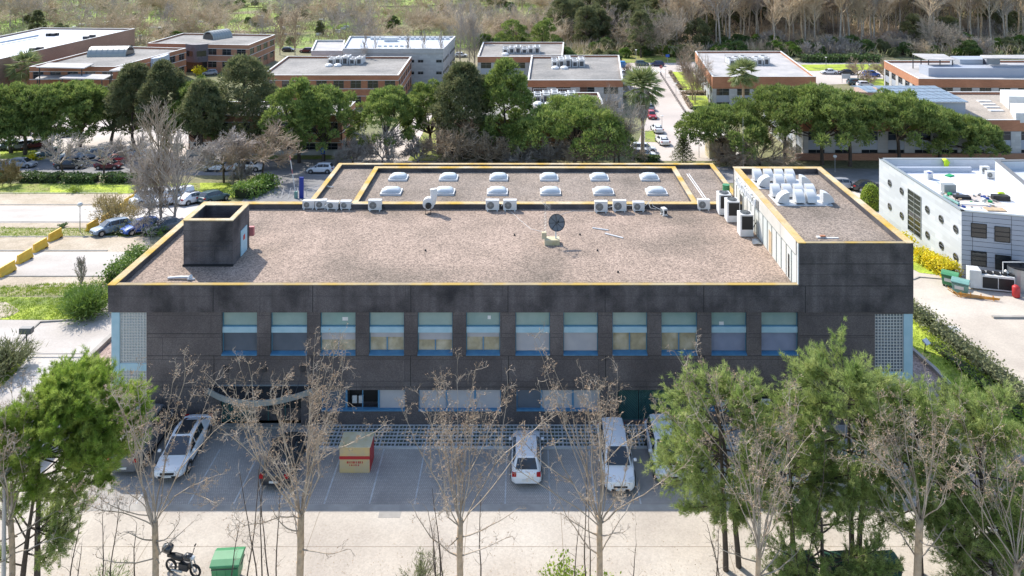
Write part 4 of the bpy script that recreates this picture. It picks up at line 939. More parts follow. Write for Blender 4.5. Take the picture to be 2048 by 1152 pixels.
# ---------------------------------------------------------------- motorbike
def motorbike(loc, rz):
    e = empty('motorcycle', loc, rz, 'black motorcycle with round top box parked at the lower left', 'motorcycle')
    for x in (-.68, .70):
        m = MB(); m.tube([(x + math.cos(t) * .27, 0, .32 + math.sin(t) * .27) for t in np.linspace(0, 2 * math.pi, 21)], .055, 8); wl = m.build('wheel', 'tyre', e)
        m = MB(); m.tube([(x, -.06, .32), (x, .06, .32)], .06, 8)
        for k in range(5): a = k * 1.2566; m.tube([(x, 0, .32), (x + math.cos(a) * .25, 0, .32 + math.sin(a) * .25)], .014, 4)
        m.build('rim', 'rim', wl)
    m = MB(); m.tube([(-.75, 0, .84), (-.45, 0, .82), (-.1, 0, .80), (.1, 0, .84)], [.09, .15, .15, .08], 10); m.build('seat', 'black', e, smooth=True)
    m = MB(); m.tube([(.02, 0, .82), (.2, 0, .92), (.42, 0, .92), (.55, 0, .82)], [.1, .17, .17, .08], 10); m.build('fuel_tank', 'paint_dark', e, smooth=True)
    m = MB(); m.box(-.15, .35, -.16, .16, .3, .62); m.tube([(-.68, .12, .32), (-.1, .12, .45)], .03, 6); m.tube([(-.68, -.12, .32), (-.1, -.12, .45)], .03, 6); m.build('engine', 'dark_metal', e, bevel=.03)
    m = MB()
    for s in (-1, 1): m.tube([(.70, s * .09, .32), (.48, s * .09, 1.02)], .028, 6)
    m.build('front_fork', 'galv', e)
    m = MB(); m.tube([(.35, -.36, 1.08), (.45, -.15, 1.06), (.47, .15, 1.06), (.35, .36, 1.08)], .018, 6)
    for s in (-1, 1): m.tube([(.42, s * .28, 1.08), (.46, s * .33, 1.26)], .01, 4); m.box(.43, .46, s * .33 - .06, s * .33 + .06, 1.24, 1.32)
    m.build('handlebar', 'black', e)
    m = MB(); m.tube([(.52, 0, .94), (.64, 0, .92)], [.1, .09], 12); m.build('headlight', 'headlamp', e)
    m = MB(); m.tube([(-.5, -.2, .3), (.1, -.18, .3)], .05, 8); m.build('exhaust', 'galv', e)
    m = MB(); m.tube([(-1.12, 0, 1.10), (-1.08, 0, 1.10), (-.82, 0, 1.13), (-.66, 0, 1.10), (-.62, 0, 1.09)], [.1, .19, .23, .19, .08], 14); m.build('top_box', 'paint_dark', e, smooth=True)
    m = MB(); m.tube([(.86, -.07, .55), (.72, -.07, .66), (.5, -.07, .62)], .05, 6); m.box(-.9, -.6, -.03, .03, .7, .9); m.build('mudguard', 'black', e)
motorbike((-16.85, 36.95, .006), R(-14))

# ---------------------------------------------------------------- waste containers
def container(loc, rz, mt, label, panel=False, grp='wheeled waste containers'):
    e = empty('waste_container', loc, rz, label, 'waste container', grp)
    m = MB(); m.loft([[(-.58, -.42, .2), (.58, -.42, .2), (.58, .42, .2), (-.58, .42, .2)], [(-.66, -.5, 1.1), (.66, -.5, 1.1), (.66, .5, 1.1), (-.66, .5, 1.1)]])
    for u in (-.4, 0, .4): m.box(u - .03, u + .03, -.50, -.44, .3, 1.05)
    m.build('bin_body', mt, e, bevel=.02)
    m = MB(); pr = [(-.56, 1.1), (-.54, 1.17), (-.25, 1.27), (.25, 1.29), (.54, 1.19), (.56, 1.1)]
    m.loft([[(-.70, y, z) for y, z in pr], [(.70, y, z) for y, z in pr]]); m.build('lid', mt, e, bevel=.02)
    for sx in (-.45, .45):
        for sy in (-.32, .32):
            m = MB(); m.tube([(sx, sy - .03, .1), (sx, sy + .03, .1)], .1, 10); m.build('wheel', 'tyre', e)
    m = MB(); m.tube([(-.62, -.56, 1.02), (.62, -.56, 1.02)], .02, 6); m.tube([(.72, -.3, 1.0), (.72, .3, 1.0)], .02, 6); m.build('handle_bar', 'dark_metal', e)
    if panel: m = MB(); m.box(-.42, .3, -.515, -.50, .55, .85); m.build('label_panel', 'white_plastic', e)
q = P(1900, 572); container((q.x, q.y, q.z), R(-35), 'bin_green', 'mid green container with pale panel behind the grey green one by the white building', True)
q = P(1917, 584); container((q.x, q.y - .3, q.z), R(-35), 'bin_teal', 'grey green container nearest the chiller by the white building', True)
container((-14.5, 36.6, .006), R(4), 'bin_green', 'bright green container behind the lower left bare saplings')
for px, d_ in ((1600, 'left dark green container half hidden by pines at the bottom'), (1682, 'middle dark green container half hidden by pines at the bottom'), (1768, 'right dark green container with open view of its lid at the bottom')):
    container(((px - VX) * 36.4 / F, 36.4, .006), R(4), 'bin_dark', d_)
# cream and red box
e = empty('kiosk_box', (-9.95, 44.4, .012), 0, 'cream wooden crate with a red band standing in the parking bays', 'crate')
m = MB(); m.box(-.88, .88, -.62, .62, 0, 1.5); m.build('box_body', 'ochre_wood', e, bevel=.02)
m = MB(); m.box(-.89, .885, -.635, -.62, .80, .98); m.box(.88, .895, -.6, .6, .05, 1.46); m.build('red_band', 'red', e)
m = MB()
for k in range(9): x = -.45 + k * .11; m.box(x, x + (.05 if k % 3 else .08), -.63, -.622, .56, .68)
for k in range(6): x = -.3 + k * .1; m.box(x, x + (.06 if k % 2 else .04), -.63, -.622, .42, .50)
m.build('red_lettering', 'red', e)
m = MB(); m.box(-.93, .93, -.66, .66, 1.5, 1.54); m.build('lid', 'cream', e)
m = MB(); m.box(-.5, .9, .75, 1.3, .0, .9); tag(m.build('dark_bin', 'black', bevel=.05), 'black box standing behind the cream crate', 'box')

# ---------------------------------------------------------------- lamps, barriers, signs
def lamp(px, py, top_py, kind, label, r=.05):
    q = P(px, py); h = (py - top_py) * q.y / F; e = empty('street_lamp', (q.x, q.y, q.z), 0, label, 'street lamp', 'slender street lamps')
    m = MB(); m.tube([(0, 0, 0), (0, 0, h)], [r * 1.2, r * .8], 8); m.build('pole', 'galv' if kind != 'box' else 'grille_grey', e)
    m = MB()
    if kind == 'globe': m.tube([(0, 0, h - .05), (0, 0, h + .1), (0, 0, h + .3), (0, 0, h + .42)], [.14, .28, .26, .08], 12); m.build('lamp_head', 'white_plastic', e, smooth=True)
    elif kind == 'box': m.box(-.45, .45, -.2, .2, h - .05, h + .4); m.build('lamp_head', 'grille_grey', e, bevel=.03)
    elif kind == 'disc': m.tube([(0, 0, h - .1), (0, 0, h + .05), (0, 0, h + .15)], [.1, .32, .1], 12); m.build('lamp_head', 'white_plastic', e)
    else: m.box(-.1, .6, -.12, .12, h - .04, h + .06); m.build('lamp_head', 'galv', e)
lamp(53, 712, 665, 'box', 'short grey box headed lamp beside the ramp kerb', .06)
lamp(160, 464, 412, 'globe', 'globe headed lamp on the left terraces')
lamp(1670, 345, 315, 'globe', 'globe lamp in front of the umbrella pines behind the tower')
lamp(1085, 322, 300, 'globe', 'globe lamp among the rusty bare trees behind the lower roof')
lamp(776, 326, 322, 'globe', 'small lamp head just above the lower roof edge')
lamp(1324, 268, 232, 'disc', 'thin lamp beside the white saloon on the side road', .04)
lamp(1352, 203, 167, 'disc', 'thin lamp on the pavement beside the grass squares', .04)
lamp(1331, 160, 138, 'disc', 'thin lamp near the zebra crossing', .04)
lamp(1398, 315, 282, 'arm', 'thin lamp at the lower end of the side road', .05)
lamp(1652, 138, 115, 'disc', 'thin lamp behind the square building', .05)
lamp(1739, 160, 130, 'disc', 'thin lamp in front of the blue car', .05)
lamp(1272, 135, 100, 'disc', 'lamp on the grass beyond the cross street', .05)
m = MB(); q = P(1486, 345); m.tube([(q.x, q.y, q.z), (q.x, q.y, q.z + 8.5)], .035, 6); tag(m.build('flag_pole', 'galv'), 'thin tall pole rising behind the far left corner of the tower', 'pole')
e = empty('street_lamp', (-23.6, 34, 0), 0, 'close pale lamp post with flat head at the left edge', 'street lamp', 'slender street lamps')
m = MB(); m.tube([(-.05, 0, 0), (0, 0, 7.1)], [.10, .075], 10); m.build('pole', 'galv', e)
m = MB(); m.hexa([(-.55, -.2, 6.85), (.18, -.2, 7.15), (.18, .25, 7.15), (-.55, .25, 6.85), (-.55, -.2, 7.0), (.2, -.2, 7.32), (.2, .25, 7.32), (-.55, .25, 7.0)]); m.build('lamp_head', 'galv', e)
def barrier(px, py, deg, label, ln=1.8):
    q = P(px, py); e = empty('plastic_barrier', (q.x, q.y, q.z), R(deg), label, 'barrier', 'yellow plastic road barriers')
    m = MB(); pr = [(-.26, 0), (-.26, .2), (-.1, .45), (-.08, .95), (.08, .95), (.1, .45), (.26, .2), (.26, 0)]
    m.loft([[(-ln / 2, y, z) for y, z in pr], [(ln / 2, y, z) for y, z in pr]]); m.build('barrier_body', 'barrier_yellow', e, bevel=.02)
    m = MB()
    for x in (-ln * .3, ln * .3): m.box(x - .15, x + .15, -.28, .28, 0, .09)
    m.build('base_slot', 'black', e)
pts = [(14, 548), (49, 522), (80, 500), (110, 479), (185, 459), (214, 443), (240, 424), (258, 408), (277, 392)]
names = ['nearest yellow barrier at the left edge of the terraces', 'second yellow barrier from the left edge', 'third yellow barrier along the terrace', 'fourth yellow barrier, last before the gap', 'yellow barrier right after the gap by the lamp', 'yellow barrier behind the dry reeds', 'yellow barrier beside the pale blue hatchback', 'yellow barrier nearly at the top of the line', 'farthest yellow barrier next to the white vans']
for (px, py), nm in zip(pts, names): barrier(px, py, 84, nm)
# blue totem, lifted gate arm, railing, signs
q = P(603, 397); m = MB(); m.box(q.x - .28, q.x + .28, q.y - .12, q.y + .12, q.z, q.z + 2.75); m.box(q.x - .28, q.x + .28, q.y - .12, q.y + .12, q.z + 2.75, q.z + 2.85); tag(m.build('totem_sign', 'totem_blue'), 'tall deep blue totem slab at the street entry', 'totem')
q = P(592, 397); e = empty('barrier_gate', (q.x, q.y, q.z), 0, 'raised white and red parking gate arm with a small green box', 'parking gate')
m = MB(); m.box(-.2, .2, -.15, .15, 0, .95); m.build('gate_box', 'bin_teal', e)
m = MB(); m2 = MB()
for k in range(8):
    a = Vector((-.1 - .09 * k, 0, .9 + .6 * k)); b = a + Vector((-.09, 0, .6)); (m2 if k in (4, 7) else m).tube([a, b], .06, 6)
m.build('gate_arm', 'white_paint', e); m2.build('red_stripe', 'red_faded', e)
q = P(632, 391); m = MB(); m.tube([(q.x - 1.1, q.y - .6, q.z), (q.x - 1.1, q.y - .6, q.z + .9), (q.x + .9, q.y + 1.5, q.z + 1.2), (q.x + .9, q.y + 1.5, q.z)], .04, 6); m.tube([(q.x - 1.1, q.y - .6, q.z + .5), (q.x + .9, q.y + 1.5, q.z + .7)], .03, 6); tag(m.build('handrail', 'galv'), 'grey metal handrail beside the blue totem', 'handrail')
m = MB()
for k in range(3): a = P(562 + k * 14, 398); b = P(568 + k * 14, 388); m.tube([a + Vector((0, 0, .05)), b + Vector((0, 0, .9))], .03, 5)
tag(m.build('cycle_rack', 'galv'), 'low grey metal hoops in front of the gate arm', 'cycle rack')
q = P(646, 326); e = empty('road_sign', (q.x, q.y, q.z), 0, 'round blue direction sign with white arrow above the street', 'road sign')
m = MB(); m.tube([(0, 0, 0), (0, 0, 2.2)], .04, 6); m.build('pole', 'galv', e)
m = MB(); m.tube([(0, -.05, 2.15), (0, -.08, 2.15)], .42, 20); m.build('blue_disc', 'sign_blue', e)
m = MB(); m.box(-.25, .1, -.095, -.082, 2.1, 2.2); m.face([(.1, -.09, 1.98), (.3, -.09, 2.15), (.1, -.09, 2.32)]); m.build('arrow', 'white_paint', e)
m = MB(); m.box(-.35, .35, -.08, -.05, 1.5, 1.68); m.build('lower_plate', 'sign_blue', e)
q = P(1322, 153); e = empty('road_sign', (q.x, q.y, q.z), 0, 'round red no entry sign with white bar at the crossing', 'road sign')
m = MB(); m.tube([(0, 0, 0), (0, 0, 2.6)], .05, 6); m.build('pole', 'galv', e)
m = MB(); m.tube([(0, -.05, 2.6), (0, -.09, 2.6)], .42, 20); m.build('red_disc', 'red', e)
m = MB(); m.box(-.28, .28, -.10, -.092, 2.54, 2.66); m.build('white_bar', 'white_paint', e)
q = P(1335, 127); e = empty('road_sign', (q.x, q.y, q.z), 0, 'blue rectangular road sign beyond the cross street', 'road sign')
m = MB(); m.tube([(0, 0, 0), (0, 0, 2.2)], .05, 6); m.build('pole', 'galv', e); m = MB(); m.box(-.55, .55, -.1, -.05, 1.9, 2.7); m.build('blue_panel', 'sign_blue', e)
q = P(1692, 166); e = empty('notice_board', (q.x, q.y, q.z), 0, 'small white notice board on two posts above the solar roof', 'notice board')
m = MB(); m.box(-1.1, 1.1, -.05, .05, 1.1, 2.3); m.build('board', 'white_paint', e); m = MB(); m.tube([(-1, 0, 0), (-1, 0, 1.1)], .06, 5); m.tube([(1, 0, 0), (1, 0, 1.1)], .06, 5); m.build('post', 'galv', e)
q = P(1243, 134); m = MB(); m.box(q.x - 1.1, q.x + 1.1, q.y - .8, q.y + .8, q.z, q.z + 1.5); m.box(q.x - 1.0, q.x + 1.0, q.y - .7, q.y + .7, q.z + 1.5, q.z + 1.7); tag(m.build('waste_container', 'bin_blue', bevel=.1), 'bright blue container beside the grey roofed building', 'waste container')
b0 = None
for k in range(26):
    t = k / 25; px, py = 1321 + (1372 - 1321) * t, 150 + (230 - 150) * t; q = P(px, py)
    if b0 is None:
        m = MB(); m.tube([(0, 0, 0), (0, 0, .9)], [.09, .07], 7); b0 = tag(m.build('bollard', 'dark_metal'), 'slim dark bollard in the line along the side road', 'bollard', 'bollards along the side road'); b0.location = q
    else: o = b0.copy(); COL.objects.link(o); o.location = q
# floodlight on the right gravel slope
q = P(1852, 706); e = empty('floodlight', (q.x, q.y, q.z), R(30), 'white floodlight on a short bracket at the right corner of the dark building', 'floodlight')
m = MB(); m.hexa([(-.25, -.2, .7), (.25, -.2, .7), (.25, .15, .9), (-.25, .15, .9), (-.25, -.22, .78), (.25, -.22, .78), (.25, .13, 1.02), (-.25, .13, 1.02)]); m.build('lamp_head', 'white_paint', e)
m = MB(); m.tube([(0, .1, 0), (0, .05, .85)], .04, 6); m.tube([(0, .1, .02), (.5, -.4, .02)], .03, 5); m.build('bracket', 'black', e)
# ================================================================ OTHER BUILDINGS
class Wall:
    """helper that works in the plane of one outer wall: u along the wall, n outwards"""
    def __init__(s, A, B_):
        s.A = Vector((A[0], A[1], 0)); d = Vector((B_[0] - A[0], B_[1] - A[1], 0)); s.L = d.length; s.u = d.normalized(); s.n = Vector((s.u.y, -s.u.x, 0))
    def box(s, mb, u0, u1, n0, n1, z0, z1, mi=0):
        def q(u, n, z): p = s.A + s.u * u + s.n * n; return (p.x, p.y, z)
        mb.hexa([q(u0, n1, z0), q(u1, n1, z0), q(u1, n0, z0), q(u0, n0, z0), q(u0, n1, z1), q(u1, n1, z1), q(u1, n0, z1), q(u0, n0, z1)], mi)
def inset(poly, d):
    n = len(poly); out = []
    for i in range(n):
        p0, p1, p2 = (Vector(poly[(i + k - 1) % n][:2]) for k in range(3)); a = (p1 - p0).normalized(); b = (p2 - p1).normalized()
        na, nb = Vector((-a.y, a.x)), Vector((-b.y, b.x)); m = (na + nb).normalized(); out.append(p1 + m * (d / max(.3, m.dot(na))))
    return out
def building(label, poly, zr, style='brick', walls=(0, 1, 3), roof='roof_grey', brick='brick', bay=3.4, band=2.2, cat='building', group=None, zbase=None, coping='parapet_white', lowerwin=True, par=.5, ww=.62):
    """poly: counter clockwise from front left; edges 0 front, 1 right, 2 back, 3 left"""
    poly = [Vector(p[:2]) for p in poly]; cx = sum(p.x for p in poly) / len(poly); cy = min(p.y for p in poly)
    zb = (gz(cy) if zbase is None else zbase) - .4; loc = Vector((cx, cy, zb + .4)); e = empty('building', loc, 0, label, cat, group)
    def add(mb, name, mats, par_=None): o = mb.build(name, mats); o.parent = par_ or e; o.matrix_parent_inverse = Matrix.Translation(-loc); return o
    wm = {'brick': brick, 'band': 'white_wall', 'white': 'white_wall'}[style]
    wmesh = MB(); wmesh.prism(inset(poly, .16), zb, zr - .62)
    mb = MB(); mb.prism(inset(poly, .30), zr - .62, zr - .5); add(mb, 'roof', roof)
    n = len(poly); pw, cp = MB(), MB(); inner = inset(poly, .28); ox = inset(poly, -.05); ix = inset(poly, .34)
    for i in range(n):
        a, b, c, d = poly[i], poly[(i + 1) % n], inner[(i + 1) % n], inner[i]
        zt = zr - .06; z0 = zr - band if style == 'band' else zr - 1.25
        pw.hexa([(a.x, a.y, z0), (b.x, b.y, z0), (c.x, c.y, z0), (d.x, d.y, z0), (a.x, a.y, zt), (b.x, b.y, zt), (c.x, c.y, zt), (d.x, d.y, zt)])
        a, b, c, d = ox[i], ox[(i + 1) % n], ix[(i + 1) % n], ix[i]
        cp.hexa([(a.x, a.y, zt), (b.x, b.y, zt), (c.x, c.y, zt), (d.x, d.y, zt), (a.x, a.y, zr), (b.x, b.y, zr), (c.x, c.y, zr), (d.x, d.y, zr)])
    add(pw, 'parapet', 'white_wall' if style == 'white' else brick); add(cp, 'coping', coping)
    for wi in walls:
        w_ = Wall(poly[wi], poly[(wi + 1) % n]); nb = max(1, int(w_.L / bay)); st = w_.L / nb
        tops = [(zr - band - 1.5, zr - band - .08)] if style == 'band' else [(zr - 2.9, zr - 1.25)]
        if lowerwin: tops.append((zr - band - 4.6, zr - band - 3.1) if style == 'band' else (zr - 6.4, zr - 4.8))
        if ww < .4: tops = [(zr - 5.6, zr - 4.8)]
        if style == 'white': tops = [(zr - 3.6, zr - 2.9), (zr - 6.6, zr - 5.9)]
        pc, bc = wmesh, MB()
        for k in range(nb + 1):
            u = k * st; pwid = st * (1 - ww) / 2; u0, u1 = max(.0, u - pwid), min(w_.L, u + pwid)
            if style == 'white': continue
            w_.box(pc, u0, u1, -.16, -.02, zb, tops[0][1] + .0)
        for (z0, z1) in tops[:1]:
            if style == 'brick' and ww > .4:
                w_.box(bc, 0, w_.L, -.05, .04, z1 + .0, z1 + .12); w_.box(bc, 0, w_.L, -.05, .04, z0 - .22, z0 - .08)
        if ww < .4: w_.box(pc, 0, w_.L, -.16, 0, tops[0][1], zr - 1.25)
        elif style == 'brick':
            w_.box(pc, 0, w_.L, -.16, -.0, tops[0][0] - 1.7, tops[0][0] - .22)
            w_.box(bc, 0, w_.L, -.05, .04, tops[0][0] - 1.82, tops[0][0] - 1.7)
            if bc.v: add(bc, 'string_course', 'parapet_white')
        if style == 'band':
            w_.box(bc, 0, w_.L, -.16, -.08, tops[0][0] - 1.5, tops[0][0] - .05); add(bc, 'infill_panel', 'grey_panel')
        for k in range(nb):
            for z0, z1 in tops:
                u0, u1 = k * st + st * (1 - ww) / 2 + .05, (k + 1) * st - st * (1 - ww) / 2 - .05; m = MB()
                if style == 'white' and (k % 5 == 4): continue
                w_.box(m, u0, u1, -.15, -.13, z0, z1, 0)
                for t in (0, .5, 1): uu = u0 + (u1 - u0) * t; w_.box(m, uu - .04, uu + .04, -.13, -.09, z0, z1, 1)
                w_.box(m, u0, u1, -.13, -.10, z0 + (z1 - z0) * .62, z0 + (z1 - z0) * .62 + .06, 1)
                add(m, 'window', ['glass_dark', 'grille_grey'])
    add(wmesh, 'wall', wm)
    return e
def quadw(px, z): return [tuple(P(a, b, z)[:2]) for a, b in px]
def plant(px, py, z, w, d, h, label, domes=0):
    q = P(px, py, z); e = empty('rooftop_plant', (q.x, q.y, z), 0, label, 'rooftop unit', 'grey rooftop machinery')
    m = MB(); nx = max(2, int(w / 1.6))
    for i in range(nx):
        for j in range(2):
            x0 = -w / 2 + i * w / nx + .1; y0 = j * d / 2 + .1; hh = h * (.75 + .25 * ((i * 7 + j * 3) % 3) / 2); m.box(x0, x0 + w / nx - .25, y0, y0 + d / 2 - .25, .1, hh)
    m.build('unit_casing', 'zinc', e)
    m = MB()
    for i in range(nx):
        for j in range(2): x0 = -w / 2 + (i + .5) * w / nx; y0 = j * d / 2 + d / 4; hh = h * (.75 + .25 * ((i * 7 + j * 3) % 3) / 2); m.tube([(x0, y0, hh), (x0, y0, hh + .06)], [min(.5, w / nx * .33)] * 2, 12); m.box(x0 - w / nx * .3, x0 + w / nx * .22, j * d / 2 + .08, j * d / 2 + .1, .3, hh * .8)
    m.build('fan', 'dark_metal', e)
    m = MB()
    for k in range(int(w / .35) + 1): x = -w / 2 + k * .35; m.box(x - .02, x + .02, -.15, -.12, 0, h); m.box(x - .02, x + .02, d + .1, d + .13, 0, h)
    for zz in (.1, h): m.box(-w / 2, w / 2, -.16, -.11, zz - .04, zz + .04); m.box(-w / 2, w / 2, d + .09, d + .14, zz - .04, zz + .04); m.box(-w / 2 - .02, -w / 2 + .02, -.1, d + .1, zz - .04, zz + .04); m.box(w / 2 - .02, w / 2 + .02, -.1, d + .1, zz - .04, zz + .04)
    m.build('screen_fence', 'galv', e)
    for k in range(domes):
        m = MB(); x = -w / 2 + .8 + k * 2.1; m.tube([(x, -1.6, 0), (x, -1.6, .35), (x, -1.6, .65)], [.95, .95, .5], 8); m.build('roof_dome', 'white_paint', e)
GB = 'brick business park buildings'
building('long brick building with pale blue white roof at the upper left', [(-153, 148), (-128.5, 148), (-120.7, 232), (-151, 234)], 0, 'brick', (1,), 'roof_bluegrey', 'brick_pale', 3.2, group=GB, ww=.35)
bB = building('brick building with brown roof and low grey barrel vault, behind the canopies', [(-116.3, 176), (-96, 176), (-91.5, 202.5), (-113.9, 206)], -1.2, 'brick', (0, 1), 'roof_grey', 'brick_orange', 3.6, group=GB)
bC = building('brick building with a barrel vault and curved slate entrance bay', [tuple(P(295, 86, -1)[:2]), tuple(P(497, 90, -1)[:2]), tuple(P(550, 69, -1)[:2]), tuple(P(366, 66, -1)[:2])], -1, 'brick', (0, 1), 'roof_grey', 'brick', 4.2, group=GB)
building('brick building with brown roof and two white domes in front of the long white block', quadw([(523, 150), (797, 150), (823, 113), (575, 112)], -1.2), -1.2, 'brick', (0, 1), 'roof_grey', 'brick_orange', 3.4, group=GB)
building('long white three storey building with pale blue roof', quadw([(685, 97), (887, 97), (911, 72), (700, 72)], .5), .5, 'white', (0, 1), 'roof_bluegrey', bay=2.2, group=GB)
building('lower left wing of the long white building', quadw([(622, 101), (684, 101), (690, 80), (632, 80)], -.5), -.5, 'white', (0,), 'roof_light', bay=2.0, group=GB)
building('farther grey roofed building with brick band behind the tall poplars', quadw([(955, 113), (1125, 113), (1128, 84), (966, 84)], -1.2), -1.2, 'band', (0, 3), 'roof_grey', 'brick_orange', 4.0, 1.5, group=GB)
building('grey roofed building with brick band beside the top of the side road', quadw([(1055, 160), (1246, 160), (1238, 110), (1063, 110)], -1.2), -1.2, 'band', (0, 1), 'roof_grey', 'brick_orange', 4.6, 1.5, group=GB)
building('square grey roofed building with brick band right of the side road', quadw([(1425, 153), (1632, 153), (1562, 102), (1390, 102)], -1.7), -1.7, 'band', (0, 3), 'roof_light', 'brick_orange', 4.4, 2.7, group=GB)
building('brick banded building with blue white roof structures at the right edge', quadw([(1837, 157), (2300, 160), (2300, 120), (1768, 121)], -1.7), -1.7, 'band', (0, 3), 'roof_light', 'brick_orange', 4.0, 1.9, group=GB)
building('low brick building behind the pine row left of the lawn', [(-57, 127), (-31, 127), (-31, 137), (-57, 137)], -.2, 'brick', (0, 1), 'roof_grey', 'brick', 3.6, group=GB)
building('low brick building hidden behind the dark pines and bare trees in the centre', [(-15, 127.5), (14.5, 127.5), (14.5, 148), (-15, 148)], -1, 'brick', (0, 1), 'roof_grey', 'brick', 3.6, group=GB)
building('wide brick and grey building with solar panels behind the umbrella pines', [(46, 124), (112, 124), (112, 145), (46, 145)], -.2, 'band', (0, 3), 'roof_beige', 'brick_orange', 4.2, 1.9, group=GB)
m = MB(); m.box(44.5, 92, 123.2, 123.7, -6.9, -5.6); tag(m.build('garden_wall', 'brick'), 'low brick wall in the shade under the umbrella pines', 'wall')
m = MB(); m.box(-57, -27, 126.2, 126.6, -7.2, -5.9); tag(m.build('garden_wall', 'white_wall'), 'pale low wall in front of the left brick building', 'wall')
# plinth wall seen at far left lot rails
m = MB()
for z in (.35, .75): 
    a, b = P(22, 302), P(92, 288); m.tube([a + Vector((0, 0, z)), b + Vector((0, 0, z))], .07, 5)
for t in np.linspace(0, 1, 6): c = P(22, 302).lerp(P(92, 288), t); m.tube([c, c + Vector((0, 0, .9))], .07, 5)
tag(m.build('wooden_rail', 'tan_wood'), 'brown wooden rail between rows of cars in the pine lot', 'rail')
# barrel vaults
def vault(cx, cy, z, ln, wd, h, ang, label):
    e = empty('barrel_vault', (cx, cy, z), R(ang), label, 'roof vault', 'grey barrel vaults on the brick buildings')
    pr = [(wd / 2 * math.cos(t), h * math.sin(t)) for t in np.linspace(0, math.pi, 13)]
    m = MB(); m.loft([[(-ln / 2, y, zz) for y, zz in pr], [(ln / 2, y, zz) for y, zz in pr]]); m.build('vault_shell', 'steel_grey', e)
    pr = [(wd * .44 * math.cos(t), h * .85 * math.sin(t) + .05) for t in np.linspace(0, math.pi, 13)]
    for s in (-1, 1): m = MB(); m.face([(s * (ln / 2 + .02), y, zz) for y, zz in (pr if s > 0 else pr[::-1])]); m.build('end_glazing', 'glass_dark', e)
    m = MB()
    for k in range(-3, 4): m.tube([(k * ln / 7, wd / 2 * 1.01 * math.cos(t), h * 1.01 * math.sin(t)) for t in np.linspace(0, math.pi, 9)], .07, 4)
    m.build('rib', 'steel_grey', e)
q = P(222, 110, -1.7); vault(q.x, q.y, -1.7, 9.5, 5.5, 2.3, 5, 'long low barrel vault on the brown roof behind the canopies')
q = P(432, 76, -1.5); vault(q.x + .5, q.y, -1.5, 6.5, 5.0, 2.4, 60, 'short barrel vault with arched glazed end on the farther brick building')
# curved slate bay
q0 = P(395, 88, -1); e = empty('entrance_bay', (q0.x, q0.y, -8.8), 0, 'curved slate clad entrance bay of the farther brick building', 'entrance bay')
arc = [Vector((-3.2 + 6.4 * t, -1.6 * math.sin(math.pi * t) - .25)) for t in np.linspace(0, 1, 13)]
m = MB(); m.prism([(p.x, p.y) for p in arc] + [(3.2, .3), (-3.2, .3)], 3.0, 7.9); m.build('wall', 'slate_tile', e)
m = MB()
for k in (1, 3, 7, 9):
    a, b = arc[k], arc[k + 2]; d = (b - a).normalized(); nn = Vector((d.y, -d.x)) * .06
    c = [a + nn, b + nn, b, a]; m.hexa([(p.x, p.y, 4.6) for p in c] + [(p.x, p.y, 6.1) for p in c])
m.build('window', 'glass_dark', e)
m = MB(); m.box(-2.8, 2.8, -.4, .3, 0, 3.0); m.build('doorway', 'glass_dark', e)
# curved metal wall piece on building behind canopies
m = MB(); a, b = P(303, 118, -1.2), P(336, 108, -1.2); pr = []
for t in np.linspace(0, 1, 9): c = a.lerp(b, t); pr.append(Vector((c.x + 1.4 * math.sin(math.pi * t) * .6 + .4, c.y - 1.0 * math.sin(math.pi * t))))
m.prism([(p.x, p.y) for p in pr] + [(b.x - .4, b.y + .2), (a.x - .4, a.y + .4)], -6, -1.1); tag(m.build('curved_cladding', 'roof_bluegrey'), 'curved pale metal wall at the corner of the vaulted brown roof building', 'curved wall')
# parking canopies
for px, z, lb in (([(72, 134), (168, 136), (188, 127), (98, 125)], -.6, 'long pale flat canopy right of the young palm'), ([(118, 156), (208, 158), (226, 149), (142, 147)], -2.4, 'nearer pale canopy on dark posts above the pines'), ([(218, 141), (262, 141), (286, 130), (248, 129)], -.8, 'small pale canopy at the right of the canopy group'), ([(70, 157), (120, 157), (145, 147), (88, 147)], -3.2, 'low grey canopy beside the young palm')):
    qs = [P(a, b, z) for a, b in px]; e = empty('parking_canopy', (qs[0].x, qs[0].y, gz(qs[0].y)), 0, lb, 'canopy', 'pale parking canopies'); L0 = Vector(e.location)
    m = MB(); m.hexa([(p.x, p.y, z - .2) for p in qs] + [(p.x, p.y, z) for p in qs]); o = m.build('canopy_roof', 'roof_light', e); o.matrix_parent_inverse = Matrix.Translation(-L0)
    for p in qs:
        m = MB(); c = p.lerp((qs[0] + qs[2]) / 2, .12); m.tube([(c.x, c.y, gz(c.y)), (c.x, c.y, z - .2)], .12, 6); o = m.build('post', 'dark_metal', e); o.matrix_parent_inverse = Matrix.Translation(-L0)
# rooftop machinery
plant(690, 130, -1.7, 8.5, 4.0, 1.9, 'grey machinery with two white domes on the brown roof at upper centre', 2)
plant(1043, 108, -1.7, 10, 4.0, 1.8, 'pale fenced machinery on the farther grey roof', 1)
plant(1137, 135, -1.7, 8, 5.0, 2.0, 'fenced machinery block on the grey roof beside the side road', 2)
plant(1500, 131, -2.2, 10, 4.5, 1.8, 'fenced machinery row on the square grey roof', 0)
plant(1110, 206, -1.5, 8, 4.0, 1.8, 'grey machinery just above the round umbrella pine', 2)
plant(1930, 148, -2.2, 3, 2.0, .8, 'dark small machinery at the corner of the right edge roof', 0)
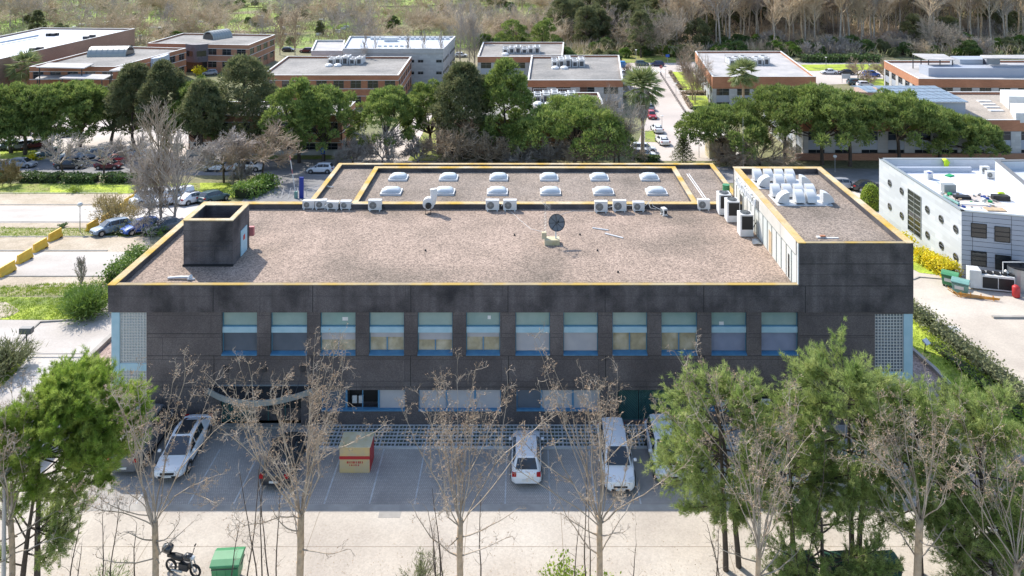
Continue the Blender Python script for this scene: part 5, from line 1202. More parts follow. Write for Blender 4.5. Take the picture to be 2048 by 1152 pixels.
# roof detail of the long white building
m = MB()
for k in range(16): q = P(745 + k * 10, 79, 0); m.box(q.x - .5, q.x + .5, q.y - .4, q.y + .4, 0, .7)
for k in range(6): q = P(760 + k * 11, 94, 0); m.box(q.x - .5, q.x + .4, q.y - .2, q.y + .2, 0, .5)
q = P(780, 83, 0); m.box(q.x - 1.5, q.x + 2, q.y - .6, q.y + .6, 0, 1.2)
tag(m.build('rooftop_unit', 'zinc'), 'line of small grey units on the pale blue roof of the long white building', 'rooftop unit', kind='stuff')
m = MB()
for px, py in ((98, 72), (105, 72), (112, 71), (66, 102), (80, 100), (172, 78), (185, 75)): q = P(px, py, -.5); m.box(q.x - .7, q.x + .7, q.y - .5, q.y + .5, -.5, .3)
tag(m.build('roof_vent', 'dark_metal'), 'small dark vents scattered on the pale roof at the upper left', 'roof vents', kind='stuff')
# raised white lights strips on that roof
m = MB(); a, b = P(0, 85, .1), P(76, 71, .1); m.tube([a, b], .35, 4); tag(m.build('roof_upstand', 'roof_bluegrey'), 'low blue grey upstand along the far edge of the long pale roof', 'upstand')
# right-edge building roof structures
def rbox(name, px, z0, z1, m_, label, cat='roof structure', grp='blue white roof structures at the right edge'):
    qs = [P(a, b, z1) for a, b in px]; mb = MB(); mb.hexa([(p.x, p.y, z0) for p in qs] + [(p.x, p.y, z1) for p in qs]); return tag(mb.build(name, m_), label, cat, grp)
rbox('roof_structure', [(1857, 136), (2300, 137), (2300, 128), (1838, 129)], -2.2, -.3, 'grey_panel', 'long blue grey box with a dark slot on the right edge roof')
rbox('roof_structure', [(1920, 119), (1966, 119), (1964, 112), (1900, 112)], -2.2, .8, 'grey_panel', 'farther left blue grey box on the right edge roof')
rbox('roof_structure', [(1973, 115), (2000, 115), (2000, 110), (1966, 110)], -2.2, 1.2, 'grey_panel', 'small upright blue grey box on the right edge roof')
rbox('roof_canopy', [(1855, 119), (1910, 119), (1888, 108), (1825, 107)], 1.0, 1.2, 'roof_light', 'pale slatted canopy on thin posts over the right edge roof', 'canopy')
rbox('roof_canopy', [(1968, 116), (2300, 118), (2300, 109), (1960, 110)], 1.6, 1.8, 'roof_light', 'long pale canopy at the back of the right edge roof', 'canopy')
m = MB()
for px, py in ((1826, 110), (1842, 114), (1857, 119), (1880, 119), (1905, 119)): q = P(px, py, 1.0); m.tube([(q.x, q.y, -2.2), (q.x, q.y, 1.0)], .12, 4)
tag(m.build('canopy_post', 'dark_metal'), 'thin dark posts under the pale slatted canopy', 'posts')
q = P(1932, 152, -2.2); m = MB(); m.box(q.x - .9, q.x + .9, q.y, q.y + .1, -2.2, -.6); tag(m.build('hatch_frame', 'white_paint'), 'small white framed hatch on the right edge roof', 'hatch')
# solar roof
def solar(px, z, nx, ny, label, wallz=None):
    qs = [P(a, b, z) for a, b in px]; e = empty('solar_array', (qs[0].x, qs[0].y, z), 0, label, 'solar panels', 'solar arrays behind the umbrella pines'); L0 = Vector(e.location)
    def add(mb, n, mt): o = mb.build(n, mt, e); o.matrix_parent_inverse = Matrix.Translation(-L0)
    for i in range(nx):
        mb = MB()
        for j in range(ny):
            def q(u, v): return qs[0].lerp(qs[1], u).lerp(qs[3].lerp(qs[2], u), v)
            c = [q((i + .04) / nx, (j + .05) / ny), q((i + .96) / nx, (j + .05) / ny), q((i + .96) / nx, (j + .95) / ny), q((i + .04) / nx, (j + .95) / ny)]
            mb.hexa([(p.x, p.y, z - .05) for p in c] + [(p.x, p.y, z + .02) for p in c])
        add(mb, 'panel_column', 'solar')
    mb = MB(); mb.hexa([(p.x, p.y, z - .12) for p in qs] + [(p.x, p.y, z - .06) for p in qs]); add(mb, 'support_frame', 'alu')
    if wallz is not None:
        mb = MB(); ins = inset([p for p in qs], .4); mb.prism([(p.x, p.y) for p in ins], wallz, z - .12); add(mb, 'louvre_screen', 'grey_panel')
solar([(1850, 204), (1938, 204), (1870, 171), (1700, 171)], 1.7, 8, 5, 'large tilted field of grey solar panels above the umbrella pines', -.7)
solar([(1735, 184), (1760, 184), (1742, 173), (1715, 173)], 1.9, 2, 2, 'small solar panel pair on the brick roof box')
rbox('roof_structure', [(1712, 184), (1768, 186), (1750, 174), (1708, 174)], -.7, 1.75, 'brick_pale', 'brick roof box under the small solar panel pair', grp='roof boxes behind the umbrella pines')
m = MB()
for k, (px, py) in enumerate(((1968, 202), (1976, 208), (1984, 214), (1992, 221))): q = P(px, py, -.6); m.box(q.x - 1.2, q.x + 1.2, q.y - .45, q.y + .45, -.7, -.5)
tag(m.build('roof_panel', 'zinc'), 'row of flat grey panels on the gravel roof at the right', 'roof panels')
rbox('air_handler', [(2032, 226), (2110, 228), (2100, 207), (2020, 206)], -.7, .9, 'white_plastic', 'nearer large white rooftop air handler at the right edge', 'rooftop unit', 'white rooftop air handlers')
rbox('air_handler', [(2018, 193), (2110, 195), (2100, 180), (2000, 179)], -.7, 1.6, 'white_plastic', 'farther large white rooftop air handler at the right edge', 'rooftop unit', 'white rooftop air handlers')

# ---------------------------------------------------------------- white panelled building at the right
ZW = 5.2; pw = [(40.95, 70.35), (48.0, 68.4), (55, 67), (55, 86.3), (40.75, 86.3)]
WL = Vector((48, 68.5, -1.0)); WB = empty('panel_building', WL, 0, 'white panelled building with round porthole windows at the right', 'building')
def wadd(mb, name, mats, par=None):
    o = mb.build(name, mats); o.parent = par or WB
    if not par: o.matrix_parent_inverse = Matrix.Translation(-WL)
    return o
mb = MB(); mb.prism(inset(pw, .3), -3.2, ZW - 1.1); wadd(mb, 'roof_deck', 'roof_white')
side = Wall(pw[4], pw[0])       # faces left
front = Wall(pw[0], pw[1])
mb = MB()
def ztop(i): return ZW
side.box(mb, 0, side.L, -.3, 0, -3.2, ZW - .06); wadd(mb, 'side_wall', 'white_panel')
mb = MB(); front.box(mb, 0, front.L, -.3, 0, -3.2, ZW - .06); Wall(pw[1], pw[2]).box(mb, 0, 7.1, -.3, 0, -3.2, ZW - .06); wadd(mb, 'front_wall', 'grey_panel')
mb = MB(); Wall(pw[3], pw[4]).box(mb, 0, 14.2, -.3, 0, -3.2, ZW - .06); Wall(pw[2], pw[3]).box(mb, 0, 19.3, -.3, 0, -3.2, ZW - .06); wadd(mb, 'rear_wall', 'white_panel')
mb = MB()
for wl in (side, front, Wall(pw[3], pw[4])): wl.box(mb, -.05, wl.L + .05, -.36, .05, ZW - .06, ZW)
wadd(mb, 'coping', 'steel_grey')
# panel lines on the front wall
mb = MB()
for k in range(16): z = ZW - .45 - k * .46; front.box(mb, .02, front.L, 0, .006, z, z + .03)
for u in (.9, 4.1): front.box(mb, u, u + .03, 0, .007, -1.2, ZW - .1)
wadd(mb, 'panel_joint', 'joint')
def porthole(u, z):
    c = side.A + side.u * u + side.n * .0; m = MB(); r = .36
    m.tube([c + Vector((-.03, 0, z)), c + Vector((.02, 0, z))], [r, r], 20); o = wadd(m, 'porthole', 'glass_dark')
    m = MB(); ctr = c + Vector((-.05, 0, z)); m.tube([ctr + Vector((0, math.cos(t) * r, math.sin(t) * r)) for t in np.linspace(0, 2 * math.pi, 21)], .035, 5); m.tube([ctr + Vector((0, -r, .0)), ctr + Vector((0, r, .0))], .025, 4); wadd(m, 'porthole_frame', 'grille_grey', o)
def side_uz(px, py):
    X = 40.85; Y = X * F / (px - VX); return 86.3 - Y, H - (py - VY) * Y / F
for px, py in ((1781, 366), (1804.5, 382), (1781, 413), (1804.5, 431), (1854.5, 419), (1881.5, 438), (1910, 458), (1855, 470), (1882, 491), (1910, 514)):
    porthole(*side_uz(px, py))
u0, zt = side_uz(1817, 377); u1, _ = side_uz(1842, 395); zb_ = side_uz(1842, 478)[1]
m = MB(); side.box(m, u0, u1, -.02, .02, zb_, zt, 0)
for k in range(9): z = zb_ + (zt - zb_) * k / 8; side.box(m, u0, u1, .02, .06, z - .03, z + .03, 1)
for t in (0, .5, 1): u = u0 + (u1 - u0) * t; side.box(m, u - .03, u + .03, .02, .07, zb_, zt, 1)
wadd(m, 'tall_window', ['glass_dark', 'steel_grey'])
for px0, px1, py0, py1 in ((1954, 1981, 453, 481), (1996, 2023, 455, 485), (1954, 1981, 509, 538), (1997, 2024, 512, 541)):
    Y = 69.3; xa = (px0 - VX) * Y / F; xb = (px1 - VX) * Y / F; ua, ub = xa - pw[0][0], xb - pw[0][0]; za, zb2 = H - (py1 + 150) * Y / F, H - (py0 + 150) * Y / F
    m = MB(); front.box(m, ua, ub, -.02, .015, za, zb2, 0)
    for z in (za, za + (zb2 - za) * .35, za + (zb2 - za) * .65, zb2): front.box(m, ua, ub, .015, .05, z - .025, z + .025, 1)
    for u in (ua, ub): front.box(m, u - .03, u + .03, .015, .05, za, zb2, 1)
    wadd(m, 'window', ['glass_dark', 'black'])
# raised wing at the right
pv = [(48.0, 69.6), (72, 66), (72, 82), (50.9, 81.2)]
e2 = empty('panel_building', (56, 69, -1), 0, 'taller pale panelled wing at the right edge beside the white roof', 'building'); L2 = Vector((56, 69, -1))
mb = MB(); mb.prism(inset(pv, .3), -3, 5.6); o = mb.build('wall', 'white_panel', e2); o.matrix_parent_inverse = Matrix.Translation(-L2)
mb = MB(); n = 4; iv = inset(pv, .3)
for i in range(4):
    a, b, c, d = pv[i], pv[(i + 1) % 4], iv[(i + 1) % 4], iv[i]; mb.hexa([(*a, -3), (*b, -3), (*c, -3), (*d, -3), (*a, 6.5), (*b, 6.5), (*c, 6.5), (*d, 6.5)])
o = mb.build('parapet', 'white_panel', e2); o.matrix_parent_inverse = Matrix.Translation(-L2)
mb = MB(); ov, iv = inset(pv, -.05), inset(pv, .4)
for i in range(4):
    a, b, c, d = ov[i], ov[(i + 1) % 4], iv[(i + 1) % 4], iv[i]; mb.hexa([(*a, 6.5), (*b, 6.5), (*c, 6.5), (*d, 6.5), (*a, 6.58), (*b, 6.58), (*c, 6.58), (*d, 6.58)])
o = mb.build('coping', 'grille_grey', e2); o.matrix_parent_inverse = Matrix.Translation(-L2)
# things on the white roof
zw = ZW - 1.1
def rp(px, py, z=zw): return P(px, py, z)
def rthing(name, px, py, sx, sy, sz, m_, label, cat, rz=0, bevel=.02, z=zw, build=None):
    q = rp(px, py, z); m = MB(); m.T = Matrix.Translation(q) @ Matrix.Rotation(rz, 4, 'Z')
    if build: build(m)
    else: m.box(-sx / 2, sx / 2, -sy / 2, sy / 2, .01, sz)
    return tag(m.build(name, m_, bevel=bevel), label, cat)
m = MB(); a, b = rp(1795, 336), rp(1992, 344); m.box(41.6, 50.4, 84.6, 84.9, zw, zw + .55); tag(m.build('roof_upstand', 'roof_bluegrey'), 'pale upstand along the back of the white roof', 'upstand')
rthing('building_bag', 1857, 357, .7, .6, .8, 'white_plastic', 'white bulk bag with a blue flap on the white roof', 'bag', .3)
rthing('blue_flap', 1859, 347, .35, .3, .12, 'blue_sheet', 'blue flap on top of the white bulk bag', 'flap', .3, z=zw + .8)
rthing('green_sheet', 1899, 352, .9, .6, .12, 'green_sheet', 'crumpled green sheet on the white roof', 'sheet', .5)
rthing('panel_stack', 1897, 384, 1.25, .7, .85, 'steel_grey', 'grey ribbed stack of panels in the middle of the white roof', 'panel stack')
rthing('blue_pipe', 1917, 339, 1.9, .12, .12, 'blue_sheet', 'dark blue tube along the back of the white roof', 'tube')
rthing('dark_crate', 1924, 397, 1.5, .7, .3, 'black', 'dark low crate amid the roof rubble', 'crate', -.1)
rthing('insulation_board', 1945, 408, 2.6, .8, .1, 'white_paint', 'white flat insulation board near the front roof edge', 'board', -.12)
rthing('wooden_pallet', 1990, 420, 1.8, .9, .12, 'tan_wood', 'pale wooden pallet at the front of the white roof', 'pallet', -.1)
q = rp(1980, 357); e = ac_unit((q.x, q.y, zw), 'outdoor air conditioner on the white roof by the taller wing', .95, .75, .4, group='air conditioners on the white roof')
q = rp(1975, 350); e = ac_unit((q.x, q.y + .5, zw), 'second air conditioner behind the one on the white roof', .95, .75, .4, group='air conditioners on the white roof')
rthing('gravel_area', 1950, 405, 1, 1, .02, 'road_pale', 'grey uncovered strip of roof with rubble near the front edge', 'roof strip', build=lambda m: m.box(-2.9, 2.6, -1.2, 2.2, .004, .02), bevel=0)
m = MB(); rr = random.Random(4)
for k in range(55): q = rp(1885 + rr.random() * 105, 388 + rr.random() * 30); s = .06 + rr.random() * .16; m.T = Matrix.Translation(q) @ Matrix.Rotation(rr.random() * 3, 4, 'Z'); m.box(-s, s, -s * .6, s * .6, .02, .05 + s * .8, rr.randrange(6))
tag(m.build('rubble', ['white_plastic', 'grille_grey', 'tan_wood', 'steel_grey', 'green_sheet', 'blue_sheet']), 'scattered rubble, tools and offcuts on the front of the white roof', 'rubble', kind='stuff')
m = MB(); a, b = rp(1888, 396), rp(1918, 412); m.tube([a + Vector((0, 0, .2)), b + Vector((0, 0, .2))], .13, 8); tag(m.build('rolled_membrane', 'bin_teal'), 'pale green roll lying along the left roof edge', 'roll')
q = rp(1884, 334); m = MB(); m.T = Matrix.Translation((q.x, 85.6, zw)); m.loft([[(-.2, -.1, .3), (.15, -.12, .25), (.2, .05, .3), (-.2, .08, .3)], [(-.3, -.16, .6), (.22, -.2, .62), (.28, .08, .6), (-.24, .1, .66)], [(-.15, -.14, .8), (.35, -.16, .85), (.33, .3, .9), (-.2, .3, .86)], [(-.3, -.1, 1.02), (.1, -.1, 1.16), (.12, .35, 1.18), (-.3, .4, 1.12)]])
tag(m.build('work_jacket', 'hivis', smooth=True), 'bright yellow garment at the back parapet of the white roof', 'jacket')
rthing('dark_crate', 2001, 400, 1.6, .7, .5, 'black', 'black open crate below the taller wing with yellow cloth on it', 'crate', -.15)
q = rp(2002, 397); m = MB(); m.T = Matrix.Translation((q.x, q.y, zw + .5)); m.loft([[(-.4, -.15, .02), (.35, -.2, .02), (.4, .15, .02), (-.3, .2, .02)], [(-.25, -.12, .16), (.2, -.1, .2), (.28, .1, .14), (-.2, .14, .18)]]); tag(m.build('yellow_cloth', 'hivis'), 'yellow green cloth heaped on the black crate', 'cloth')
# ---- service yard beside the white building
q = P(1972, 586); e = empty('chiller', (q.x + .75, q.y + .8, q.z), R(-14), 'long beige chiller with row of black fans beside the white building', 'chiller')
m = MB(); m.box(-2.3, -1.0, -.7, .7, .15, 2.1); m.build('control_cabinet', 'white_plastic', e, bevel=.03)
m = MB(); m.box(-1.0, 2.6, -.7, .7, .15, 1.7); m.build('frame', 'white_plastic', e)
m = MB(); m.box(-.9, .75, -.72, -.70, .3, 1.5); m.box(.85, 2.5, -.72, -.70, .3, 1.5); m.build('coil_grille', 'black', e)
for k in range(5): m = MB(); m.tube([(-.7 + k * .78, 0, 1.7), (-.7 + k * .78, 0, 1.88)], [.36, .34], 14); m.build('fan', 'black', e)
e.scale = (.74, .74, .82)
q = P(2032, 585); e = empty('water_tank', (q.x + .75, q.y + .6, q.z), 0, 'round grey water tank with dark lid at the right edge', 'water tank')
m = MB(); m.tube([(0, 0, 0), (0, 0, 2.6)], 1.15, 24); m.build('tank_body', 'galv', e, smooth=False); m = MB(); m.tube([(0, 0, 2.6), (0, 0, 2.72)], [1.2, 1.15], 24); m.tube([(.1, 0, 2.7), (.1, 0, 2.9)], .1, 8); m.build('lid', 'black', e)
m = MB(); m.tube([(-2.0, -.3, 0), (-2.0, -.3, 3.2), (1.5, -.3, 3.2)], .07, 6); m.tube([(-1.5, -.2, .2), (-1.4, -.2, 1.9), (-1.7, -.2, 2.2)], .14, 8); m.build('pipework', 'white_plastic', e); e.scale = (.85, .85, .8)
q = P(2030, 592); e = empty('expansion_vessel', (q.x - .1, q.y - .3, q.z), 0, 'small crimson pressure vessel in front of the grey tank', 'pressure vessel')
m = MB(); m.tube([(0, 0, .05), (0, 0, .15), (0, 0, 1.0), (0, 0, 1.15)], [.25, .42, .42, .2], 16); m.build('vessel', 'red', e, smooth=True); m = MB(); m.tube([(0, 0, 0), (0, 0, .1)], .3, 10); m.build('foot', 'black', e); e.scale = (.75, .75, .95)
q = P(1965, 592); e = empty('rail_barrier', (q.x - .6, q.y - .6, q.z), R(-12), 'low orange rail barriers in front of the chiller', 'barrier')
for k in range(3): m = MB(); m.T = Matrix.Rotation(-.06 * k, 4, 'Z'); m.tube([(-2.1, -.1 * k, .15 + .16 * k), (1.9, -.1 * k, .12 + .17 * k)], .05, 5); m.tube([(-1.9 + k, -.05, 0), (-1.9 + k, -.05, .65)], .05, 5); m.tube([(1.3, -.1 * k, 0), (1.3, -.1 * k, .55)], .04, 5); m.build('rail', 'orange', e)
m = MB(); m.tube([(-2.1, 0, .1), (-3.0, .7, .5)], .05, 5); m.tube([(-2.1, .0, .3), (-3.0, .75, .7)], .05, 5); m.build('rail', 'orange', e); e.scale = (.8, .8, .8)
q = P(1870, 516); m = MB(); m.T = Matrix.Translation(q); m.box(-.3, .3, -.3, .5, 0, 1.15); tag(m.build('meter_cabinet', 'white_plastic', bevel=.02), 'white meter cabinet between the two yellow green hedges', 'cabinet')
# stone hut beyond the lower roof
q = P(1450, 318); m = MB(); m.box(q.x - 2.6, q.x + 1.8, q.y, q.y + 3, q.z, q.z + 3.0); tag(m.build('stone_hut', 'cream'), 'cream stone hut behind the rear corner of the lower roof', 'hut')
# ================================================================ VEGETATION
def vec(a): return np.asarray(a, float)
def rot_about(d, ang, r):
    """unit vector leaning ANG away from d in a random direction"""
    d = unit(vec(d)); o = unit(np.cross(d, r.normal(size=3))); return unit(d * math.cos(ang) + o * math.sin(ang))
def limb(S, p, d, ln, r0, r1, n, jit, trop, r):
    """wandering branch; appends segments, returns its points and directions"""
    pts = [vec(p)]; ds = [unit(vec(d))]
    for i in range(n):
        dd = unit(ds[-1] + r.normal(size=3) * jit + np.array([0, 0, trop])); q = pts[-1] + dd * ln / n
        a, b = r0 + (r1 - r0) * i / n, r0 + (r1 - r0) * (i + 1) / n
        S.append((*pts[-1], *q, a, b)); pts.append(q); ds.append(dd)
    return pts, ds
def tree_obj(name, loc, label, cat, group=None): return empty(name, loc, 0, label, cat, group)

# ---- near bare trees: trunk, fork, long ascending shoots with knobbly twig tips and buds
def near_bare(loc, label, h=12.5, fork=4.8, tr=.2, spread=.45, shoots=13, seed=1, dens=1.0, mt='twig', trunk_mat='bark'):
    r = np.random.default_rng(seed); e = tree_obj('bare_tree', loc, label, 'tree', 'bare plane trees in front of the building')
    T, C, Bd = [], [], []
    tp, td = limb(T, (0, 0, 0), (0, 0, 1), fork, tr * 1.15, tr * .85, 6, .02, .1, r)
    T3 = MB(); T3.tube([tuple(p) for p in tp], [tr * 1.2, tr * 1.05, tr, tr, tr * .95, tr * .95, tr * .9], 10)
    for k in range(3): T3.tube([tuple(tp[3 + k % 3]), tuple(tp[3 + k % 3] + r.normal(size=3) * .25 * np.array([1, 1, .3]))], [tr * .5, tr * .2], 5)
    T3.build('trunk', trunk_mat, e, smooth=True)
    def twigs(p, d, ln, rad, lev):
        n = 3; pts, ds = limb(C, p, d, ln, rad, rad * .5, n, .42, .12, r)
        if lev > 0:
            for i in range(1, n + 1):
                for _ in range(2 if r.random() < .4 * dens else 1):
                    twigs(pts[i], rot_about(ds[i], r.uniform(.5, 1.1), r), ln * r.uniform(.45, .7), rad * .62, lev - 1)
        elif r.random() < .6: Bd.append((pts[-1], ds[-1]))
    for k in range(shoots):
        a = 2 * math.pi * (k + r.random() * .7) / shoots; lean = r.uniform(.05, 1.0) * spread * 1.75; d = unit(np.array([math.cos(a) * lean, math.sin(a) * lean, 1]))
        z0 = tp[-1] - np.array([0, 0, r.uniform(0, .5)]); ln = (h - fork) * r.uniform(.62, 1.0) / max(.75, d[2]) ** .5
        pts, ds = limb(C, z0, d, ln, r.uniform(.028, .05), .008, 9, .095, .04, r)
        for i in range(3, 10):
            m = 1 if i < 6 else 2
            for _ in range(m):
                if r.random() < (.42 + .08 * i) * dens:
                    f = pts[i - 1] + (pts[i] - pts[i - 1]) * r.random(); twigs(f, rot_about(ds[i], r.uniform(.4, 1.0), r), r.uniform(.3, .7), .012, 2 if r.random() < .6 else 1)
        if r.random() < .6:
            i = int(r.integers(2, 5)); q, dq = limb(C, pts[i], rot_about(ds[i], .5, r), ln * .55, .03, .011, 6, .10, .05, r)
            for j in range(2, 7):
                for _ in range(2): twigs(q[j], rot_about(dq[j], .8, r), r.uniform(.3, .65), .012, 2 if r.random() < .5 else 1)
    for k in range(4):      # low side branches
        a = r.uniform(0, 6.28); z0 = tp[4 + k % 2]; q, dq = limb(C, z0, (math.cos(a), math.sin(a) * .6, .25), r.uniform(1.8, 3.2), .04, .012, 6, .12, .08, r)
        for j in range(2, 7): twigs(q[j], rot_about(dq[j], .7, r), r.uniform(.3, .6), .011, 1)
    V, Fc = segs(C, 3); np_mesh('crown', V, Fc, mt, e)
    if Bd:
        p = np.array([b[0] for b in Bd]); d = np.array([b[1] for b in Bd]); n = len(p)
        idx = np.arange(n); p = np.repeat(p, 2, 0) - np.repeat(d, 2, 0) * rng.uniform(0, .12, (2 * n, 1)); d = unit(np.repeat(d, 2, 0) + rng.normal(size=(2 * n, 3)) * .6)
        V, Fc = blades(p, d, rng.uniform(.05, .09, 2 * n), rng.uniform(.022, .04, 2 * n)); np_mesh('buds', V, Fc, 'bud', e)
    return e
def bx(px, Y): return (px - VX) * Y / F
for i, (px, Y, h, fork, tr, sp, sh, lb) in enumerate([
        (311, 34.0, 12.3, 4.9, .17, .42, 15, 'bare tree in front of the white fastback car, leftmost of four'), (597, 34.2, 13.0, 5.2, .19, .46, 20, 'dense bare tree in front of the black hatchback, left of the cream crate'),
        (923, 34.0, 12.2, 5.0, .17, .44, 17, 'bare tree with a high fork left of the white hatchback'), (1201, 34.0, 12.8, 5.1, .17, .42, 16, 'bare tree in front of the white off road car'),
        (1513, 33.6, 12.7, 4.2, .14, .36, 12, 'bare tree standing before the left of the right hand pines'), (1836, 33.4, 12.3, 5.6, .19, .44, 15, 'bare tree with thick curved trunk before the right hand pines'),
        (2030, 33.0, 12.5, 4.0, .17, .60, 15, 'bare tree with orange buds at the lower right corner'), (22, 34.4, 11.6, 4.6, .15, .5, 12, 'bare tree with orange buds over the round pine at the lower left')]):
    near_bare((bx(px, Y), Y, 0), lb, h * (1, 1.03, .97, 1.02, 1, 1, 1, 1)[i], fork, tr * .86, sp, max(9, sh - (3, 2, 4, 1, 0, 3, 0, 0)[i]), 20 + i, 1.0)
# thin saplings
def sapling(loc, h, stems, seed, label):
    r = np.random.default_rng(seed); e = tree_obj('sapling', loc, label, 'sapling', 'thin bare saplings along the front'); S = []; T = []
    for k in range(stems):
        q, d = limb(T, (r.uniform(-.4, .4), r.uniform(-.3, .3), 0), (r.uniform(-.12, .12), r.uniform(-.1, .1), 1), h * r.uniform(.6, 1), .04, .012, 8, .05, .05, r)
        for i in range(2, 9):
            for _ in range(2):
                if r.random() < .7:
                    a, b = limb(S, q[i], rot_about(d[i], r.uniform(.5, 1.1), r), r.uniform(.3, .9), .012, .006, 3, .2, .06, r)
                    if r.random() < .6: limb(S, a[2], rot_about(b[2], .8, r), .3, .008, .005, 2, .2, .06, r)
    V, Fc = segs(T, 5); np_mesh('stem', V, Fc, 'bark_dark', e); V, Fc = segs(S, 3); np_mesh('crown', V, Fc, 'twig', e)
for i, (px, h, st, lb) in enumerate([(150, 4.6, 2, 'bare saplings under the round pine at the lower left'), (222, 6.2, 2, 'two bare saplings right of the round pine'), (262, 3.6, 1, 'short bare sapling left of the motorcycle'), (452, 5.0, 1, 'leaning bare sapling above the bright green container'), (502, 7.0, 3, 'three bare stems right of the bright green container'), (556, 6.0, 2, 'two bare stems close left of the dense bare tree'),
        (862, 4.5, 1, 'curved bare sapling left of the high forked tree'), (884, 6.2, 3, 'dark upright saplings touching the high forked tree'), (960, 4.2, 1, 'small sapling right of the high forked tree'), (1140, 4.4, 1, 'thin sapling left of the tree before the off road car'), (1180, 7.2, 2, 'tall saplings beside the tree before the off road car'),
        (1440, 4.5, 2, 'saplings under the left part of the right hand pines'), (1588, 9.5, 2, 'tall pale stems rising through the right hand pines'), (1700, 6.0, 2, 'saplings between the dark green containers'), (1938, 9.0, 3, 'tall thin stems near the lower right corner'), (1270, 3.2, 1, 'low leaning sapling near the left edge of the right hand pines')]):
    Y = 35.2 + (i % 3) * .4; sapling((bx(px, Y), Y, 0), h, st, 60 + i, lb)

# ---- near pines with airy needle brushes
def near_pine(loc, label, ctr, rad, trunks, seed, limbs=34, airy=.5, mt='needles', low=.25, nl=.20, subs=9, tuf=10, lean=0):
    r = np.random.default_rng(seed); e = tree_obj('pine_tree', loc, label, 'pine tree', 'pines standing in front of the building'); T, S = [], []; roots, dirs = [], []
    c = vec(ctr); rd = vec(rad); tops = []
    for tx, ty in trunks:
        q, d = limb(T, (tx, ty, 0), (c[0] * .02 - tx * .02 + lean, 0, 1), c[2] + rd[2] * .55, .15, .05, 10, .03, .05, r); tops.append(q)
    for k in range(limbs):
        # target on the crown surface, more of them on the upper half
        u = r.normal(size=3); u[2] = abs(u[2]) * (1 if r.random() < 1 - low else -.9); u = unit(u); tgt = c + u * rd * r.uniform(.78, 1.0)
        q = tops[k % len(tops)]; zs = np.array([p[2] for p in q]); want = tgt[2] - r.uniform(.5, 2.6) * (1 if u[2] > -.2 else .1); i = int(np.clip(np.searchsorted(zs, want), 2, len(q) - 1)); s0 = q[i]
        dv = tgt - s0; L = np.linalg.norm(dv)
        if L < .4: continue
        pts, ds = limb(S, s0, unit(dv + np.array([0, 0, -.25 * L])), L, .05, .015, 8, .05, .035, r); sc = (tgt - pts[-1])
        for i in range(3, 9):
            for _ in range(subs // 3 if i < 6 else subs // 2):
                sl = r.uniform(.5, 1.15); p, d2 = limb(S, pts[i], rot_about(ds[i], r.uniform(.35, 1.1), r), sl, .012, .005, 4, .12, .09, r)
                for j in range(1, 5):
                    for _ in range((3 if j > 1 else 1) if mt == 'needles_lush' else (2 if j > 1 else 1)):
                        t = r.random(); f = p[j - 1] * (1 - t) + p[j] * t + r.normal(size=3) * .05; roots.append(f); dirs.append(unit(d2[j] + r.normal(size=3) * .45 + np.array([0, 0, .25])))
    for k in range(len(trunks)): V, Fc = segs(T[k * 10:(k + 1) * 10], 8); np_mesh('trunk', V, Fc, 'bark_dark', e)
    V, Fc = segs(S, 3); np_mesh('branches', V, Fc, 'bark_dark', e)
    roots = np.array(roots); dirs = np.array(dirs); n = len(roots); rp_ = np.repeat(roots, tuf, 0); dp_ = unit(np.repeat(dirs, tuf, 0) + r.normal(size=(n * tuf, 3)) * .42)
    rp_ = rp_ + r.normal(size=rp_.shape) * .035
    V, Fc = blades(rp_, dp_, r.uniform(nl * .7, nl * 1.2, n * tuf), r.uniform(.018, .030, n * tuf)); np_mesh('crown', V, Fc, mt, e); return e
near_pine((bx(75, 36), 36, 0), 'round dense pine with bright top at the lower left', (1.65, 0, 7.75), (3.05, 2.5, 2.75), [(0, 0)], 5, 84, mt='needles_lush', nl=.24, low=.22, subs=11, tuf=14)
near_pine((bx(30, 35), 35.2, 0), 'sparse low pine branches at the lower left corner', (.3, 0, 4.2), (2.8, 1.6, 2.4), [(0, .2)], 6, 20, mt='needles_airy', nl=.2, low=.5)
near_pine((bx(1470, 37), 37.2, 0), 'airy pine at the left of the right hand pines', (-1.0, 0, 6.1), (3.2, 2.1, 3.7), [(-.4, 0), (.3, .2)], 7, 46, mt='needles_airy', nl=.24, low=.42)
near_pine((bx(1722, 37), 37.6, 0), 'tallest airy pine of the right hand pines, with dark double trunk', (-.7, 0, 7.0), (3.3, 2.3, 4.3), [(-.15, 0), (.25, .1)], 8, 50, mt='needles_airy', nl=.25, low=.42)
near_pine((bx(1850, 36.6), 37.0, 0), 'airy pine behind the thick curved bare trunk', (-.4, 0, 6.0), (2.8, 2.0, 4.0), [(0, 0)], 9, 38, mt='needles_airy', nl=.24, low=.45)
near_pine((bx(1965, 36.4), 36.4, 0), 'airy pine at the lower right corner', (.4, 0, 5.2), (3.6, 2.2, 4.6), [(0, 0)], 10, 50, mt='needles_airy', nl=.25, low=.5)
near_pine((bx(1590, 37.5), 37.8, 0), 'smaller pine between the two bigger right hand pines', (.2, 0, 4.6), (2.2, 1.6, 2.6), [(0, 0)], 11, 24, mt='needles_airy', nl=.24, low=.5)

near_pine((bx(1650, 35.4), 35.4, 0), 'sparse low pine branches in front of the dark green containers', (0, 0, 2.6), (3.6, .9, 1.9), [(0, .3)], 12, 24, mt='needles_airy', nl=.22, low=.5)
near_pine((bx(1990, 35.0), 35.0, 0), 'sparse low pine branches at the lower right corner', (0, 0, 3.2), (3.0, 1.2, 2.6), [(0, .3)], 13, 30, mt='needles_airy', nl=.22, low=.5)

